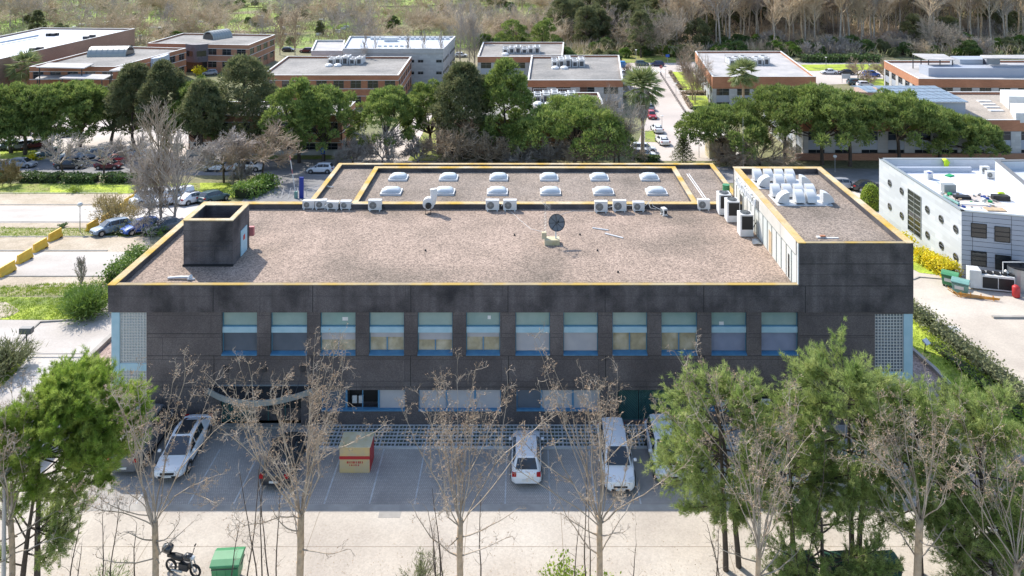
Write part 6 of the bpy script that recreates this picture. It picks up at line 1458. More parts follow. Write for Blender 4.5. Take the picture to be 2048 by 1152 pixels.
# ---- umbrella pines, mid distance
def stone_pine_mesh(seed, Rr, Hc, hb, n_cl=80, mt='needles_stone', shape='umbrella'):
    """returns (crown verts, faces), (wood verts, faces); crown radius Rr, height Hc above base height hb"""
    r = np.random.default_rng(seed); cl = []
    for k in range(n_cl):
        if shape == 'umbrella':
            a = r.uniform(0, 2 * math.pi); q = math.sqrt((k + .5) / n_cl); q = min(1, q * r.uniform(.92, 1.05)); lob = 1 + .14 * math.sin(3 * a + seed) + .08 * math.sin(5 * a + seed * 2)
            z = hb + Hc * (1 - q ** 2.4) ** .8 * .72 * (1 if k % 4 else r.uniform(.15, .8)) + r.uniform(-.10, .10) * Hc + (Hc * .12 if q < .9 else -.04 * Hc); cl.append((math.cos(a) * q * Rr * lob, math.sin(a) * q * Rr * lob, z, max(.8, Rr * r.uniform(.12, .17))))
        else:   # tall ovoid
            t = r.random() ** .8; z = hb + Hc * t; w_ = Rr * (math.sin(math.pi * min(1, .12 + t * .86)) ** .6) * (1 - .35 * t); a = r.uniform(0, 2 * math.pi); q = math.sqrt(r.random()) * .4 + .62; cl.append((math.cos(a) * w_ * q, math.sin(a) * w_ * q, z, Rr * r.uniform(.16, .26)))
    cl = np.array(cl); nb = 150; N = len(cl)
    u = unit(r.normal(size=(N * nb, 3)) + np.array([0, 0, .45])); base = np.repeat(cl, nb, 0); rr = base[:, 3:4]
    p = base[:, :3] + u * rr * np.array([1, 1, .72]) * r.uniform(.62, 1.0, (N * nb, 1)); d = unit(u * 1.3 + r.normal(size=u.shape) * .45 + np.array([0, 0, .6]))
    crown = blades(p, d, r.uniform(.3, .62, N * nb), r.uniform(.14, .24, N * nb))
    # dense small core lumps keep the clumps opaque
    S = []; trunk_top = np.array([r.uniform(-.3, .3), r.uniform(-.3, .3), hb * .72])
    tp, td = limb(S, (0, 0, 0), (0, 0, 1), hb * .72, .34, .24, 6, .05, .08, r)
    for k in range(16 if shape == 'umbrella' else 24):
        c = cl[int(r.integers(0, N))][:3]; s0 = tp[-1] if shape == 'umbrella' else np.array([0, 0, max(hb * .6, c[2] - 1.5)])
        dv = c - s0; limb(S, s0, unit(dv + np.array([0, 0, .3])), np.linalg.norm(dv), .13, .04, 5, .06, 0, r)
    if shape != 'umbrella': limb(S, tp[-1], (0, 0, 1), Hc * .8, .24, .06, 6, .03, .1, r)
    return crown, segs(S, 5)
pine_lib = {}
def mid_pine(px, py, top, wpx, label, seed=0, shape='umbrella', mt='needles_stone', frac=.45, group='umbrella pines along the back street', ry=None, Y=None, n_cl=None):
    """px,py = trunk foot in the photo, top = crown top row, wpx = crown width in photo pixels"""
    if Y is None: q = P(px, py)
    else: q = Vector(((px - VX) * Y / F, Y, gh(0, Y)))
    s = F / q.y; Hh = (q.z * 0 + (H - q.z) - (top - VY) / s); Rr = wpx / s / 2
    e = empty('pine_tree', q, 0, label, 'pine tree', group)
    hb = Hh * (1 - frac); cr, wd = stone_pine_mesh(seed + 100, Rr, Hh * frac, hb, n_cl or (int(40 + Rr * 15) if shape == 'umbrella' else int(70 + Rr * 16)), mt, shape)
    np_mesh('trunk', *wd, 'bark_dark', e); np_mesh('crown', *cr, mt, e); return e
GP = 'umbrella pines along the back street'
for i, a in enumerate([
    (-60, 320, 165, 150, 'umbrella pine at the far left edge of the pine row', 'umbrella', 'needles_stone', 0.67),
    (22, 306, 168, 150, 'umbrella pine with dark trunk at the left end of the row', 'umbrella', 'needles_stone', 0.67), (50, 310, 215, 80, 'small umbrella pine with two low round clumps over the parked cars', 'umbrella', 'needles_stone', 0.47),
    (93, 305, 168, 150, 'umbrella pine third from the left edge in the row', 'umbrella', 'needles_stone', 0.67), (160, 296, 160, 140, 'umbrella pine left of the dark olive pine', 'umbrella', 'needles_stone', 0.67), (222, 290, 185, 110, 'lower umbrella pine behind the parked cars', 'umbrella', 'needles_stone', 0.62),
    (268, 300, 135, 105, 'tall olive pine behind the bare poplars', 'tall', 'needles_dark', .75), (330, 310, 128, 100, 'tall olive pine just right of the bare poplars', 'tall', 'needles_dark', .75), (395, 310, 150, 120, 'green umbrella pine left of the biggest dark pine', 'umbrella', 'needles_stone', 0.77),
    (405, 326, 165, 90, 'pine with dark trunk beside the white hatchback', 'tall', 'needles_dark', .6), (487, 305, 120, 150, 'biggest dark pine of the row, with broad low branches', 'tall', 'needles_dark', .85),
    (598, 326, 155, 130, 'umbrella pine over the brick building, left of its twin', 'umbrella', 'needles_stone', 0.72), (647, 322, 168, 150, 'umbrella pine over the blue direction sign', 'umbrella', 'needles_stone', 0.67),
    (776, 322, 172, 120, 'slim umbrella pine with visible forked trunk by the footpath', 'umbrella', 'needles_stone', 0.59), (860, 300, 162, 120, 'umbrella pine behind the lawn', 'umbrella', 'needles_stone', 0.67),
    (925, 318, 132, 130, 'dark tall pine left of its bigger neighbour in the centre', 'tall', 'needles_dark', .8), (1010, 318, 128, 125, 'big dark pine in the centre of the row', 'tall', 'needles_stone', .85),
    (1150, 328, 196, 215, 'broad low umbrella pine right of centre', 'umbrella', 'needles_stone', 0.62),
    (1445, 322, 213, 165, 'umbrella pine leaning over the side road', 'umbrella', 'needles_stone', 0.55), (1570, 318, 176, 180, 'umbrella pine behind the rusty bare bush', 'umbrella', 'needles_stone', 0.50),
    (1645, 330, 172, 190, 'broad umbrella pine above the tower roof', 'umbrella', 'needles_stone', 0.55), (1700, 333, 185, 150, 'umbrella pine with leaning trunk beside the globe lamp', 'umbrella', 'needles_stone', 0.50),
    (1800, 326, 183, 170, 'yellow green umbrella pine under the solar panels', 'umbrella', 'needles_stone', 0.55), (1880, 322, 215, 150, 'umbrella pine behind the white building', 'umbrella', 'needles_stone', 0.60), (1940, 320, 236, 120, 'lowest umbrella pine at the right end of the row', 'umbrella', 'needles_stone', 0.63)]):
    mid_pine(*a[:5], seed=i, shape=a[5], mt=a[6], frac=a[7])
mid_pine(1025, 128, 38, 70, 'round green pine beyond the farther grey roof', 40, 'umbrella', 'needles_stone', .6, 'green trees beyond the buildings', n_cl=50)
mid_pine(1090, 124, 34, 56, 'round green pine beside the dark wood', 41, 'umbrella', 'needles_stone', .6, 'green trees beyond the buildings', n_cl=50)
mid_pine(1282, 116, 25, 62, 'olive tree like pine left of the white branched trees', 42, 'tall', 'needles_dark', .75, 'green trees beyond the buildings', n_cl=60)
mid_pine(1395, 105, 40, 60, 'round olive tree behind the square building', 43, 'tall', 'needles_dark', .8, 'green trees beyond the buildings', n_cl=60)
mid_pine(75, 70, 22, 30, 'dark pointed fir at the upper left', 44, 'tall', 'needles_dark', .9, 'green trees beyond the buildings', n_cl=50)
mid_pine(640, 72, 42, 18, 'small dark cypress left of the long white building', 45, 'tall', 'needles_dark', .9, 'green trees beyond the buildings', n_cl=40)

# ---- palms
def palm(px, py, top, label, skirt, fr_len=2.6):
    q = P(px, py); s = F / q.y; h = (py - top) / s - fr_len * .55; e = empty('palm_tree', q, 0, label, 'palm tree', 'fan palms'); r = np.random.default_rng(int(px))
    m = MB(); m.tube([(0, 0, 0), (.05, 0, h * .5), (0, 0, h)], [.34, .26, .26], 9); m.build('trunk', 'bark', e)
    if skirt:
        n = 900; z = h - r.uniform(0, 1, n) ** .8 * skirt; a = r.uniform(0, 6.28, n); rr = .35 + .95 * np.sin(np.clip((z - (h - skirt)) / skirt, 0, 1) * 1.9) ** .8
        p = np.stack([np.cos(a) * rr * .75, np.sin(a) * rr * .75, z], 1); d = np.stack([np.cos(a) * .25, np.sin(a) * .25, np.full(n, -1.)], 1); V, Fc = blades(p, d + r.normal(size=d.shape) * .15, 1.0, .16); np_mesh('dead_fronds', V, Fc, 'twig_grey', e)
    R0, D0 = [], []; stems = []
    for k in range(64):
        a = r.uniform(0, 6.28); elv = r.uniform(-.95, 1.4); d = np.array([math.cos(a) * math.cos(elv), math.sin(a) * math.cos(elv), math.sin(elv)]); pl = fr_len * .55; c = np.array([0, 0, h + .1]) + d * pl
        stems.append((0, 0, h, *c, .035, .02)); sd = unit(np.cross(d, [0, 0, 1.])); up = np.cross(sd, d)
        for j in np.linspace(-1.25, 1.25, 13): R0.append(c); D0.append(unit(d * math.cos(j) + sd * math.sin(j) + np.array([0, 0, -.28])))
    V, Fc = blades(np.array(R0), np.array(D0), fr_len * .62, .3); np_mesh('fronds', V, Fc, 'leaf_palm', e); V, Fc = segs(stems, 3); np_mesh('frond_stems', V, Fc, 'leaf_palm', e)
palm(1285, 322, 152, 'tall fan palm with grey skirt beside the side road', 4.6, 3.5)
palm(1486, 232, 130, 'fan palm in front of the square building', 0, 3.4)
palm(52, 185, 116, 'short bushy palm beside the pale canopies', 0, 4.2)

# ---- mid-distance bare trees
def bare_mesh(seed, h, wd, kind='round', tr=.16, dens=1.0, fork=.22, minr=.02):
    r = np.random.default_rng(seed); T, C = [], []
    f = h * fork; tp, td = limb(T, (0, 0, 0), (0, 0, 1), f, tr, tr * .8, 3, .05, .1, r)
    def grow(p, d, ln, rad, lev, trop):
        n = 4; pts, ds = limb(C, p, d, ln, rad, max(minr * .7, rad * .5), n, .14, trop, r)
        if lev > 0:
            for i in range(1, n + 1):
                for _ in range(3 if i == n else 2):
                    if r.random() < .9 * dens: grow(pts[i], rot_about(ds[i], r.uniform(.3, .85 if kind == 'round' else .42), r), ln * r.uniform(.45, .68), max(minr, rad * .55), lev - 1, trop)
    if kind == 'round':
        for k in range(7):
            a = 2 * math.pi * k / 7 + r.random(); l = r.uniform(.3, 1.2); d = unit(np.array([math.cos(a) * l * wd / h * 1.7, math.sin(a) * l * wd / h * 1.7, 1])); grow(tp[-1], d, (h - f) * .48, tr * .5, 3, .04)
    elif kind == 'poplar':
        q, dq = limb(C, tp[-1], (0, 0, 1), h - f, tr * .8, .03, 16, .02, .1, r)
        for i in range(1, 17):
            for _ in range(4 if h > 12 else 3):
                a = r.uniform(0, 6.28); t = i / 16; ln = wd * .75 * (1 - t) ** .6 * (1 if t > .1 else .7) + .5; limb_p, ld = limb(C, q[i] - (q[i] - q[i - 1]) * r.random(), (math.cos(a) * .42, math.sin(a) * .42, 1), ln * 1.5, .035, .02, 4, .08, .12, r)
                for j in (1, 2, 3, 4):
                    for _ in range(2): limb(C, limb_p[j], rot_about(ld[j], .4, r), ln * .4, .022, .016, 2, .1, .1, r)
    elif kind == 'tall':   # forest tree, long trunk, crown high
        q, dq = limb(T, tp[-1], (0, 0, 1), (h - f) * .6, tr * .8, tr * .4, 6, .05, .1, r)
        for i in range(2, 7):
            for _ in range(3):
                a = r.uniform(0, 6.28); grow(q[i], (math.cos(a) * .7, math.sin(a) * .7, 1), (h - f) * .28, tr * .35, 2, .05)
    return segs(T, 6), segs(C, 3)
def bare(px, py, top, wpx, label, seed, kind='round', mt='twig_grey', tm='bark', group='bare trees around the back street', dens=1.0, Y=None, z=None, fork=.22, tr=.16, minr=.02, name='bare_tree', cat='tree'):
    q = P(px, py) if Y is None else Vector(((px - VX) * Y / F, Y, gh((px - VX) * Y / F, Y))); s = F / q.y; h = (H - q.z) - (top - VY) / s; wd = wpx / s
    e = empty(name, q, 0, label, cat, group); t, c = bare_mesh(seed, h, wd, kind, tr, dens, fork, minr); np_mesh('trunk', *t, tm, e)
    V = c[0]; 
    k = wd / 2 / max(.1, np.percentile(np.abs(V[:, 0]), 97)); k = min(max(k, .5), 1.8); zk = h / max(.1, np.percentile(V[:, 2], 99.5)); V = V * np.array([k, k, 1]); V[:, 2] = (V[:, 2] - h * fork) * (h - h * fork) / max(.1, (np.percentile(V[:, 2], 99.5) - h * fork)) + h * fork
    np_mesh('crown', V, c[1], mt, e); return e
bare(322, 452, 195, 95, 'tall bare poplar with many upright stems on the left terrace', 1, 'poplar', 'twig', 'bark_pale', 'bare trees on the left terraces', fork=.08, tr=.18)
bare(300, 454, 300, 90, 'bare forked tree in front of the white vans', 2, 'round', 'twig_grey', 'bark_pale', 'bare trees on the left terraces', fork=.2, tr=.13)
bare(350, 456, 260, 80, 'bare poplar stem right of the tallest one on the terrace', 3, 'poplar', 'twig_grey', 'bark_pale', 'bare trees on the left terraces', fork=.1, tr=.16)
bare(163, 575, 512, 18, 'tiny upright bare sapling on the left terrace', 4, 'poplar', 'twig_grey', 'bark', 'bare trees on the left terraces', fork=.05, tr=.04, minr=.012)
bare(448, 366, 268, 130, 'left round bare tree beside the street', 5, 'round', 'twig_grey', 'bark_dark', dens=.95, fork=.4)
bare(524, 363, 258, 150, 'right round bare tree beside the street', 6, 'round', 'twig_rust', 'bark_dark', dens=.95, fork=.36)
bare(483, 372, 328, 36, 'tiny bare tree on the grass between the two round ones', 7, 'round', 'twig_grey', 'bark', tr=.05)
bare(127, 357, 268, 80, 'small bare tree by the hedge, left of the red car', 8, 'round', 'twig_grey', 'bark_dark', dens=.6, fork=.35)
bare(208, 357, 280, 90, 'small bare tree in front of the dark red hatchback', 9, 'round', 'twig_grey', 'bark_dark', dens=.6, fork=.35)
bare(18, 372, 320, 50, 'pale dry shrub like tree at the far left hedge', 10, 'round', 'reed', 'bark', dens=.9, fork=.1, tr=.06)
bare(262, 345, 270, 70, 'bare tree at the left of the tall poplars beside the street', 11, 'round', 'twig_grey', 'bark_dark', dens=.7, fork=.3)
for i, (px, top, wd, mt_, lb) in enumerate([(705, 275, 60, 'twig_grey', 'bare tree left end of the row behind the lower roof'), (765, 250, 100, 'twig_grey', 'bare tree over the footpath behind the lower roof'), (835, 275, 60, 'twig_grey', 'thin bare tree beside the triangular lawn'), (905, 240, 110, 'twig_rust', 'wide bare tree with pale limbs right of the lawn'), (975, 265, 90, 'twig_rust', 'rusty bare tree below the dark central pines'),
        (1042, 285, 60, 'twig_grey', 'low bare tree by the globe lamp'), (1100, 270, 80, 'twig_grey', 'bare tree left below the broad umbrella pine'), (1165, 275, 110, 'twig_rust', 'rusty bare tree below the broad umbrella pine'), (1228, 245, 110, 'twig_rust', 'bare tree beside the tall palm trunk'), (1238, 180, 90, 'twig_grey', 'yellowish bare tree between the grey roof and the palm'), (1520, 262, 150, 'twig_rust', 'wide rusty bare tree behind the tower corner'), (1472, 290, 90, 'twig_rust', 'low rusty bare tree beside the cream hut')]):
    bare(px, 332, top, wd, lb, 30 + i, 'round', mt_, 'bark_dark', dens=.92, fork=.18)
bare(1385, 200, 98, 62, 'left thin bare tree on the lawn by the square building', 50, 'round', 'twig_rust', 'bark', dens=.9, fork=.15)
bare(1390, 207, 130, 50, 'right thin bare tree on the lawn by the square building', 51, 'round', 'twig_rust', 'bark', dens=.8, fork=.2)
bare(1262, 178, 125, 44, 'bare tree among the parked cars left of the side road', 52, 'round', 'twig_rust', 'bark', dens=.8)
bare(1768, 160, 118, 44, 'small bare tree beside the blue car', 53, 'round', 'twig_rust', 'bark_dark', dens=.7); bare(1716, 160, 118, 40, 'small bare tree behind the notice board', 54, 'round', 'twig_rust', 'bark_dark', dens=.7)
bare(1735, 172, 148, 30, 'low crooked bare tree on the roadside grass', 55, 'round', 'twig_rust', 'bark_dark', dens=.7, tr=.1)
for i, px in enumerate((920, 938, 950)): bare(px, 132, (0, 6, 30)[i], 34, ('left', 'middle', 'right')[i] + ' of the three tall bare poplars beside the long white building', 56 + i, 'poplar', 'twig_grey', 'bark_pale', 'tall bare poplars', fork=.06)
for i, (px, py, top) in enumerate(((727, 170, 70), (815, 165, 68), (848, 165, 62), (878, 165, 60), (752, 165, 76))): bare(px, py, top, 16, f"thin bare poplar, {['first', 'third', 'fourth', 'fifth', 'second'][i]} from the left in front of the long white building", 60 + i, 'poplar', 'twig_grey', 'bark_pale', 'thin poplars before the white building', fork=.1, tr=.12)
for i, (px, top, wd) in enumerate(((590, 20, 34), (560, 30, 30))): bare(px, 110, top, wd, ('right', 'left')[i] + ' tall bare poplar right of the vaulted brick building', 66 + i, 'poplar', 'twig_rust', 'bark_pale', 'tall bare poplars', fork=.08)
bare(1325, 112, 18, 110, 'whitish bare tree left of the square building', 70, 'round', 'bark_pale', 'bark_pale', 'pale barked trees at the wood edge'); bare(1873, 106, 34, 90, 'whitish bare tree with wide crown before the right hand wood', 71, 'round', 'bark_pale', 'bark_pale', 'pale barked trees at the wood edge')
bare(1295, 112, 40, 70, 'lower whitish bare tree beside the olive pine', 72, 'round', 'bark_pale', 'bark_pale', 'pale barked trees at the wood edge')

# ---- far trees: a few meshes copied many times
def lib_tree(seed, h, wd, kind, mt, tm, name='bare_tree', dens=.8, fork=.2, tr=.2, minr=.035):
    e = empty(name, (0, 0, 0), 0, 'x', 'tree'); t, c = bare_mesh(seed, h, wd, kind, tr, dens, fork, minr); V = c[0]; k = wd / 2 / max(.1, np.percentile(np.abs(V[:, 0]), 97)); V = V * np.array([k, k, 1])
    np_mesh('trunk', *t, tm, e); np_mesh('crown', V, c[1], mt, e); return [e, kmap(e), False]
def lib_green(seed, h, wd, mt, frac=.8, shape='tall', n_cl=55):
    e = empty('evergreen_tree', (0, 0, 0), 0, 'x', 'tree'); cr, wdm = stone_pine_mesh(seed, wd / 2, h * frac, h * (1 - frac), n_cl, mt, shape); np_mesh('trunk', *wdm, 'bark_dark', e); np_mesh('crown', *cr, mt, e); return [e, kmap(e), False]
def put(lib, loc, rz, sc, label, group):
    label = ('small ' if sc < .85 else 'tall ' if sc > 1.15 and not label.startswith('tall') else 'very ' if sc > 1.25 and label.startswith('tall') else '') + label
    if not lib[2]: lib[2] = True; o = lib[0]; o.location = loc; o.rotation_euler = (0, 0, rz); o.scale = (sc,) * 3; o['label'] = label; o['group'] = group; return o
    return dup(lib[0], lib[1], loc, rz, sc, label, group)[0]
LT = [lib_tree(200 + i, 20, 8, 'tall', ('twig_forest', 'twig_forest', 'twig_grey', 'twig_forest')[i], ('bark_pale', 'bark_pale', 'bark_pale', 'bark')[i], tr=.3, fork=.3, name='forest_tree') for i in range(4)]
LB = [lib_tree(240 + i, 9, 11, 'round', ('twig_forest', 'twig_grey', 'twig_forest')[i], 'bark', name='bare_bush', fork=.1) for i in range(3)]
LR = [lib_tree(210 + i, 13, 11, 'round', ('twig_grey', 'twig_forest', 'twig_forest')[i], ('bark', 'bark_pale', 'bark')[i], dens=.68) for i in range(3)]
LG = [lib_green(220 + i, 11, 9, 'needles_dark') for i in range(3)]
LS = [lib_green(230 + i, 4.2, 6, ('leaf_olive', 'leaf_dark', 'leaf_mid')[i], .85, 'tall', 34) for i in range(3)]
r = np.random.default_rng(99)
LMK = [(-100, 130, 'above the long pale roof'), (130, 290, 'above the low barrel vault'), (290, 420, 'left of the second barrel vault'), (420, 560, 'right of the second barrel vault'), (560, 700, 'above the low white wing'), (700, 800, 'above the long white building left half'), (800, 915, 'above the long white building right half'),
       (915, 1010, 'behind the three tall poplars'), (1010, 1130, 'above the farther grey roof'), (1130, 1230, 'above the roof beside the side road'), (1230, 1330, 'beyond the top of the side road'), (1330, 1430, 'above the square building left corner'), (1430, 1510, 'above the square building roof'), (1510, 1600, 'above the square building right corner'), (1600, 1690, 'above the notice board'), (1690, 1770, 'above the blue car'), (1770, 1850, 'above the right edge building corner'), (1850, 1930, 'above the pale slatted roof canopy'), (1930, 2400, 'above the right edge roofs')]
def lmk(px, y, cuts=(264, 285)):
    w = [t for a, b, t in LMK if a <= px < b][0]; return ('front row, ' if y < cuts[0] else 'middle row, ' if y < cuts[1] else 'back row, ') + w
n1 = n2 = n3 = n4 = 0
# right hand wood: trunks at the edge, denser up the slope
for k in range(1500):
    x = r.uniform(12, 215); y = r.uniform(240, 318)
    pxx = VX + F * x / y
    if not (1120 < pxx < 2080): continue
    edge = 242 + 5 * math.sin(x * .07)
    if y < edge: continue
    dark = (1350 - pxx) / 300 if pxx < 1350 else 0
    t = r.random()
    if pxx < 1330:
        if n3 < 60 and t < .35: put(LG[int(r.integers(3))], (x, y, gh(x, y) - .2), r.uniform(0, 6), r.uniform(.9, 1.4), 'dark evergreen tree, ' + lmk(pxx, y, (262, 285)), 'dark evergreens of the wood'); n3 += 1
        elif n2 < 60 and t > .88: put(LR[int(r.integers(3))], (x, y, gh(x, y) - .2), r.uniform(0, 6), r.uniform(.8, 1.2), 'bare tree among evergreens, ' + lmk(pxx, y, (262, 285)), 'bare trees of the wood'); n2 += 1
    elif n1 < 230 and t < .35: put(LT[int(r.integers(4))], (x, y, gh(x, y) - .2), r.uniform(0, 6), r.uniform(.95, 1.4), 'tall pale bare trunk, ' + lmk(pxx, y, (262, 285)), 'bare trunks of the wooded slope'); n1 += 1
    elif n4 < 32 and t > .93: put(LG[int(r.integers(3))], (x, y, gh(x, y) - .2), r.uniform(0, 6), r.uniform(.6, 1.1), 'leafy tree amid trunks, ' + lmk(pxx, y, (262, 285)), 'dark evergreens of the wood'); n4 += 1
# shrubs at the foot of the slope
for k in range(110):
    pxx = r.uniform(960, 2080); y = r.uniform(231, 250) if pxx > 1250 else r.uniform(222, 256); x = (pxx - VX) * y / F
    put(LS[int(r.integers(3))], (x, y, gh(x, y) - .2), r.uniform(0, 6), r.uniform(.6, 1.15), 'scrubby green bush, ' + lmk(pxx, y, (253, 258)), 'bushes at the foot of the wood')
for k in range(95):
    pxx = r.uniform(1340, 2080); y = r.uniform(232, 275); x = (pxx - VX) * y / F
    put(LB[int(r.integers(3))], (x, y, gh(x, y) - .2), r.uniform(0, 6), r.uniform(.45, .9), 'low rusty bare bush, ' + lmk(pxx, y, (255, 262)), 'low bare trees at the foot of the slope')
# meadow trees on the left and centre
for k in range(235):
    pxx = r.uniform(-30, 1130); y = r.uniform(246, 400) if pxx > 270 else r.uniform(250, 400); x = (pxx - VX) * y / F
    if k % 4 == 0: put(LS[int(r.integers(3))], (x, y, gh(x, y) - .1), r.uniform(0, 6), r.uniform(.5, 1.1), 'green bush in the far meadow, ' + lmk(pxx, y, (285, 340)), 'bushes of the far meadow')
    else: put(LR[int(r.integers(3))], (x, y, gh(x, y) - .1), r.uniform(0, 6), r.uniform(.75, 1.25), 'bare meadow tree, ' + lmk(pxx, y, (285, 340)), 'bare trees of the far meadow')
for k, (a, b, c) in enumerate(((20, 300, 1.2), (230, 330, 1.0), (330, 262, .9))): put(LT[k], ((a - VX) * b / F, b, gh(0, b)), 1, c * .8, 'tall bare tree at the left of the far meadow', 'bare trees of the far meadow')
# brush on the slope and in the meadow: nobody could count it
def brush(name, n, pxr, yr, ln, wd, mts, label, leafy=False):
    rr = np.random.default_rng(n); y = rr.uniform(*yr, n); px_ = rr.uniform(*pxr, n); x = (px_ - VX) * y / F; dens = np.sin(x * .21) * np.sin(y * .17 + x * .05) + rr.normal(size=n) * .6; ok = dens > .1; x, y = x[ok], y[ok]
    z = np.array([gh(a, b) for a, b in zip(x, y)]); P0 = np.column_stack([x, y, z]); P0 = np.repeat(P0, 5, 0) + rr.normal(size=(len(P0) * 5, 3)) * np.array([1.0, .8, .1]); d = rr.normal(size=P0.shape) * .45 + np.array([0, 0, 1])
    V, Fc = blades(P0 + np.array([0, 0, .1]) + unit(d) * (rr.random((len(P0), 1)) * ln * .8), d, rr.uniform(ln * .4, ln, len(P0)), wd); tag(np_mesh(name, V, Fc, mts), label, 'undergrowth', kind='stuff')
brush('undergrowth', 14000, (1120, 2100), (233, 325), 2.8, .2, 'twig_forest', 'brown bramble and twiggy undergrowth across the wooded slope')
brush('undergrowth', 5000, (1120, 2100), (230, 325), 2.0, .35, 'brush_olive', 'olive green ground growth across the wooded slope')
brush('undergrowth', 9000, (-60, 1130), (250, 420), 2.0, .22, 'twig_rust', 'brown twiggy growth across the far meadow')
brush('undergrowth', 6000, (-60, 1130), (252, 420), 1.5, .22, 'brush_olive', 'dry straw coloured growth across the far meadow')
# bright meadow patches and pale allotment clutter
def patch(px, m_, off=.35):
    bm = bmesh.new(); pts = []
    for a, b in px:
        lo, hi = 250., 900.
        for _ in range(40):
            mm = (lo + hi) / 2; x = (a - VX) * mm / F
            if VY + F * (H - hz(x, mm)) / mm > b: lo = mm
            else: hi = mm
        pts.append(((a - VX) * lo / F, lo))
    f = bm.faces.new([bm.verts.new((x, y, 0)) for x, y in pts])
    for yy in hy: bmesh.ops.bisect_plane(bm, geom=bm.verts[:] + bm.edges[:] + bm.faces[:], plane_co=(0, yy, 0), plane_no=(0, 1, 0))
    for xx in hx:
        if min(p[0] for p in pts) < xx < max(p[0] for p in pts): bmesh.ops.bisect_plane(bm, geom=bm.verts[:] + bm.edges[:] + bm.faces[:], plane_co=(xx, 0, 0), plane_no=(1, 0, 0))
    bmesh.ops.triangulate(bm, faces=bm.faces[:])
    for v in bm.verts: v.co.z = hz(v.co.x, v.co.y) + off
    bm.normal_update()
    for f in bm.faces:
        if f.normal.z < 0: f.normal_flip()
    me = bpy.data.meshes.new('meadow_patch'); bm.to_mesh(me); bm.free(); me.materials.append(M[m_]); o = bpy.data.objects.new('meadow_patch', me); COL.objects.link(o); tag(o, kind='structure')
mat('meadow_bright', (.24, .34, .05), .95, (.32, .40, .08), .05, (.22, .27, .08), .1, speck=.2, speck_scale=1.5)
for a in ([(215, 36), (300, 30), (300, 52), (210, 54)], [(380, 32), (560, 28), (560, 66), (380, 60)], [(650, 0), (960, -6), (960, 8), (860, 12), (650, 14)], [(480, 8), (640, 2), (640, 12), (500, 16)], [(980, 20), (1060, 14), (1060, 34), (985, 36)], [(1225, -4), (1330, -4), (1310, 12), (1240, 12)], [(700, 40), (800, 36), (800, 50), (700, 52)]): patch(a, 'meadow_bright')
m = MB(); rr = np.random.default_rng(5)
for k in range(60):
    pxx = rr.uniform(150, 760); y = rr.uniform(262, 330); x = (pxx - VX) * y / F; s = rr.uniform(.4, 1.6); m.box(x - s, x + s, y - .5, y + .5, hz(x, y), hz(x, y) + rr.uniform(.3, 1.1))
tag(m.build('allotment_clutter', 'white_plastic'), 'small pale sheds, tables and sheets scattered in the far allotments', 'clutter', kind='stuff')

# ---- hedges and shrubs
def hedge(name, pts, wd, h, mt, label, cat='hedge', n=900, size=.28, group=None, core='wood_core', rag=.15):
    """row of leafy hedge along world points"""
    r_ = np.random.default_rng(len(label)); c0 = Vector((*pts[0], gz(pts[0][1]))); e = empty(name, c0, 0, label, cat, group); cs = []; m = MB()
    Ls = [math.dist(a, b) for a, b in zip(pts, pts[1:])]; tot = sum(Ls)
    for (a, b), L in zip(zip(pts, pts[1:]), Ls):
        a_, b_ = vec(a), vec(b); d = unit(b_ - a_); nn = np.array([-d[1], d[0]]); k = int(n * L / tot)
        u = r_.uniform(0, 1, k); face = r_.random(k); v = r_.uniform(-.5, .5, k); z = np.where(face < .5, h * (1 + .5 * rag * r_.normal(size=k)), r_.uniform(0, 1, k) * h); v = np.where(face < .5, v * wd, np.sign(v) * wd * .5 * (1 + rag * r_.normal(size=k)))
        bump = 1 + .10 * np.sin(u * L * 1.3) ; z = z * bump
        p = a_ + (b_ - a_) * u[:, None] + nn * v[:, None]; zz = np.array([gz(y) for y in p[:, 1]]) + z; cs.append(np.column_stack([p, zz]))
        q = nn * wd * .36; e_ = d * min(.45, L * .2); A, B_ = a_ + e_, b_ - e_; c = [A - q, B_ - q, B_ + q, A + q]
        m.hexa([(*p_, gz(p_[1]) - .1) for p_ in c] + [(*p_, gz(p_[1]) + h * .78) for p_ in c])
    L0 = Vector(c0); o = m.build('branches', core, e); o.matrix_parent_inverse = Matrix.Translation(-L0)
    V, Fc = leaves(np.concatenate(cs), r_.uniform(size * .7, size * 1.3, len(np.concatenate(cs))), .5); o = np_mesh('leaves', V, Fc, mt, e); o.matrix_parent_inverse = Matrix.Translation(-L0); return e
def shrub(px, py, rx, h, mt, label, n=700, size=.22, spiky=0, Y=None, group=None, name='shrub', ry=None):
    q = P(px, py) if Y is None else Vector((bx(px, Y), Y, gz(Y))); r_ = np.random.default_rng(int(px * 7 + h * 10) % 9999); e = empty(name, q, 0, label, 'shrub', group); S = []
    tips = []
    for k in range(max(8, n // 40)):
        a = r_.uniform(0, 6.28); l = math.sqrt(r_.random()); tgt = np.array([math.cos(a) * rx * l, math.sin(a) * (ry or rx) * l, h * (1 - .45 * l * l) * r_.uniform(.75, 1.05)]); p, d = limb(S, (0, 0, 0), tgt, np.linalg.norm(tgt), .025, .01, 4, .1, .02, r_); tips += [(p[j], d[j]) for j in (2, 3, 4)]
    V, Fc = segs(S, 3); np_mesh('stems', V, Fc, 'bark_dark', e); P0 = np.array([t[0] for t in tips]); D0 = np.array([t[1] for t in tips]); idx = r_.integers(0, len(P0), n)
    if spiky: V, Fc = blades(P0[idx] + r_.normal(size=(n, 3)) * size * .8, unit(D0[idx] + r_.normal(size=(n, 3)) * .5), r_.uniform(size * .9, size * 1.8, n), size * .22)
    else: V, Fc = leaves(P0[idx] + r_.normal(size=(n, 3)) * np.array([rx, rx, h]) * .13, r_.uniform(size * .7, size * 1.3, n))
    np_mesh('leaves', V, Fc, mt, e); return e
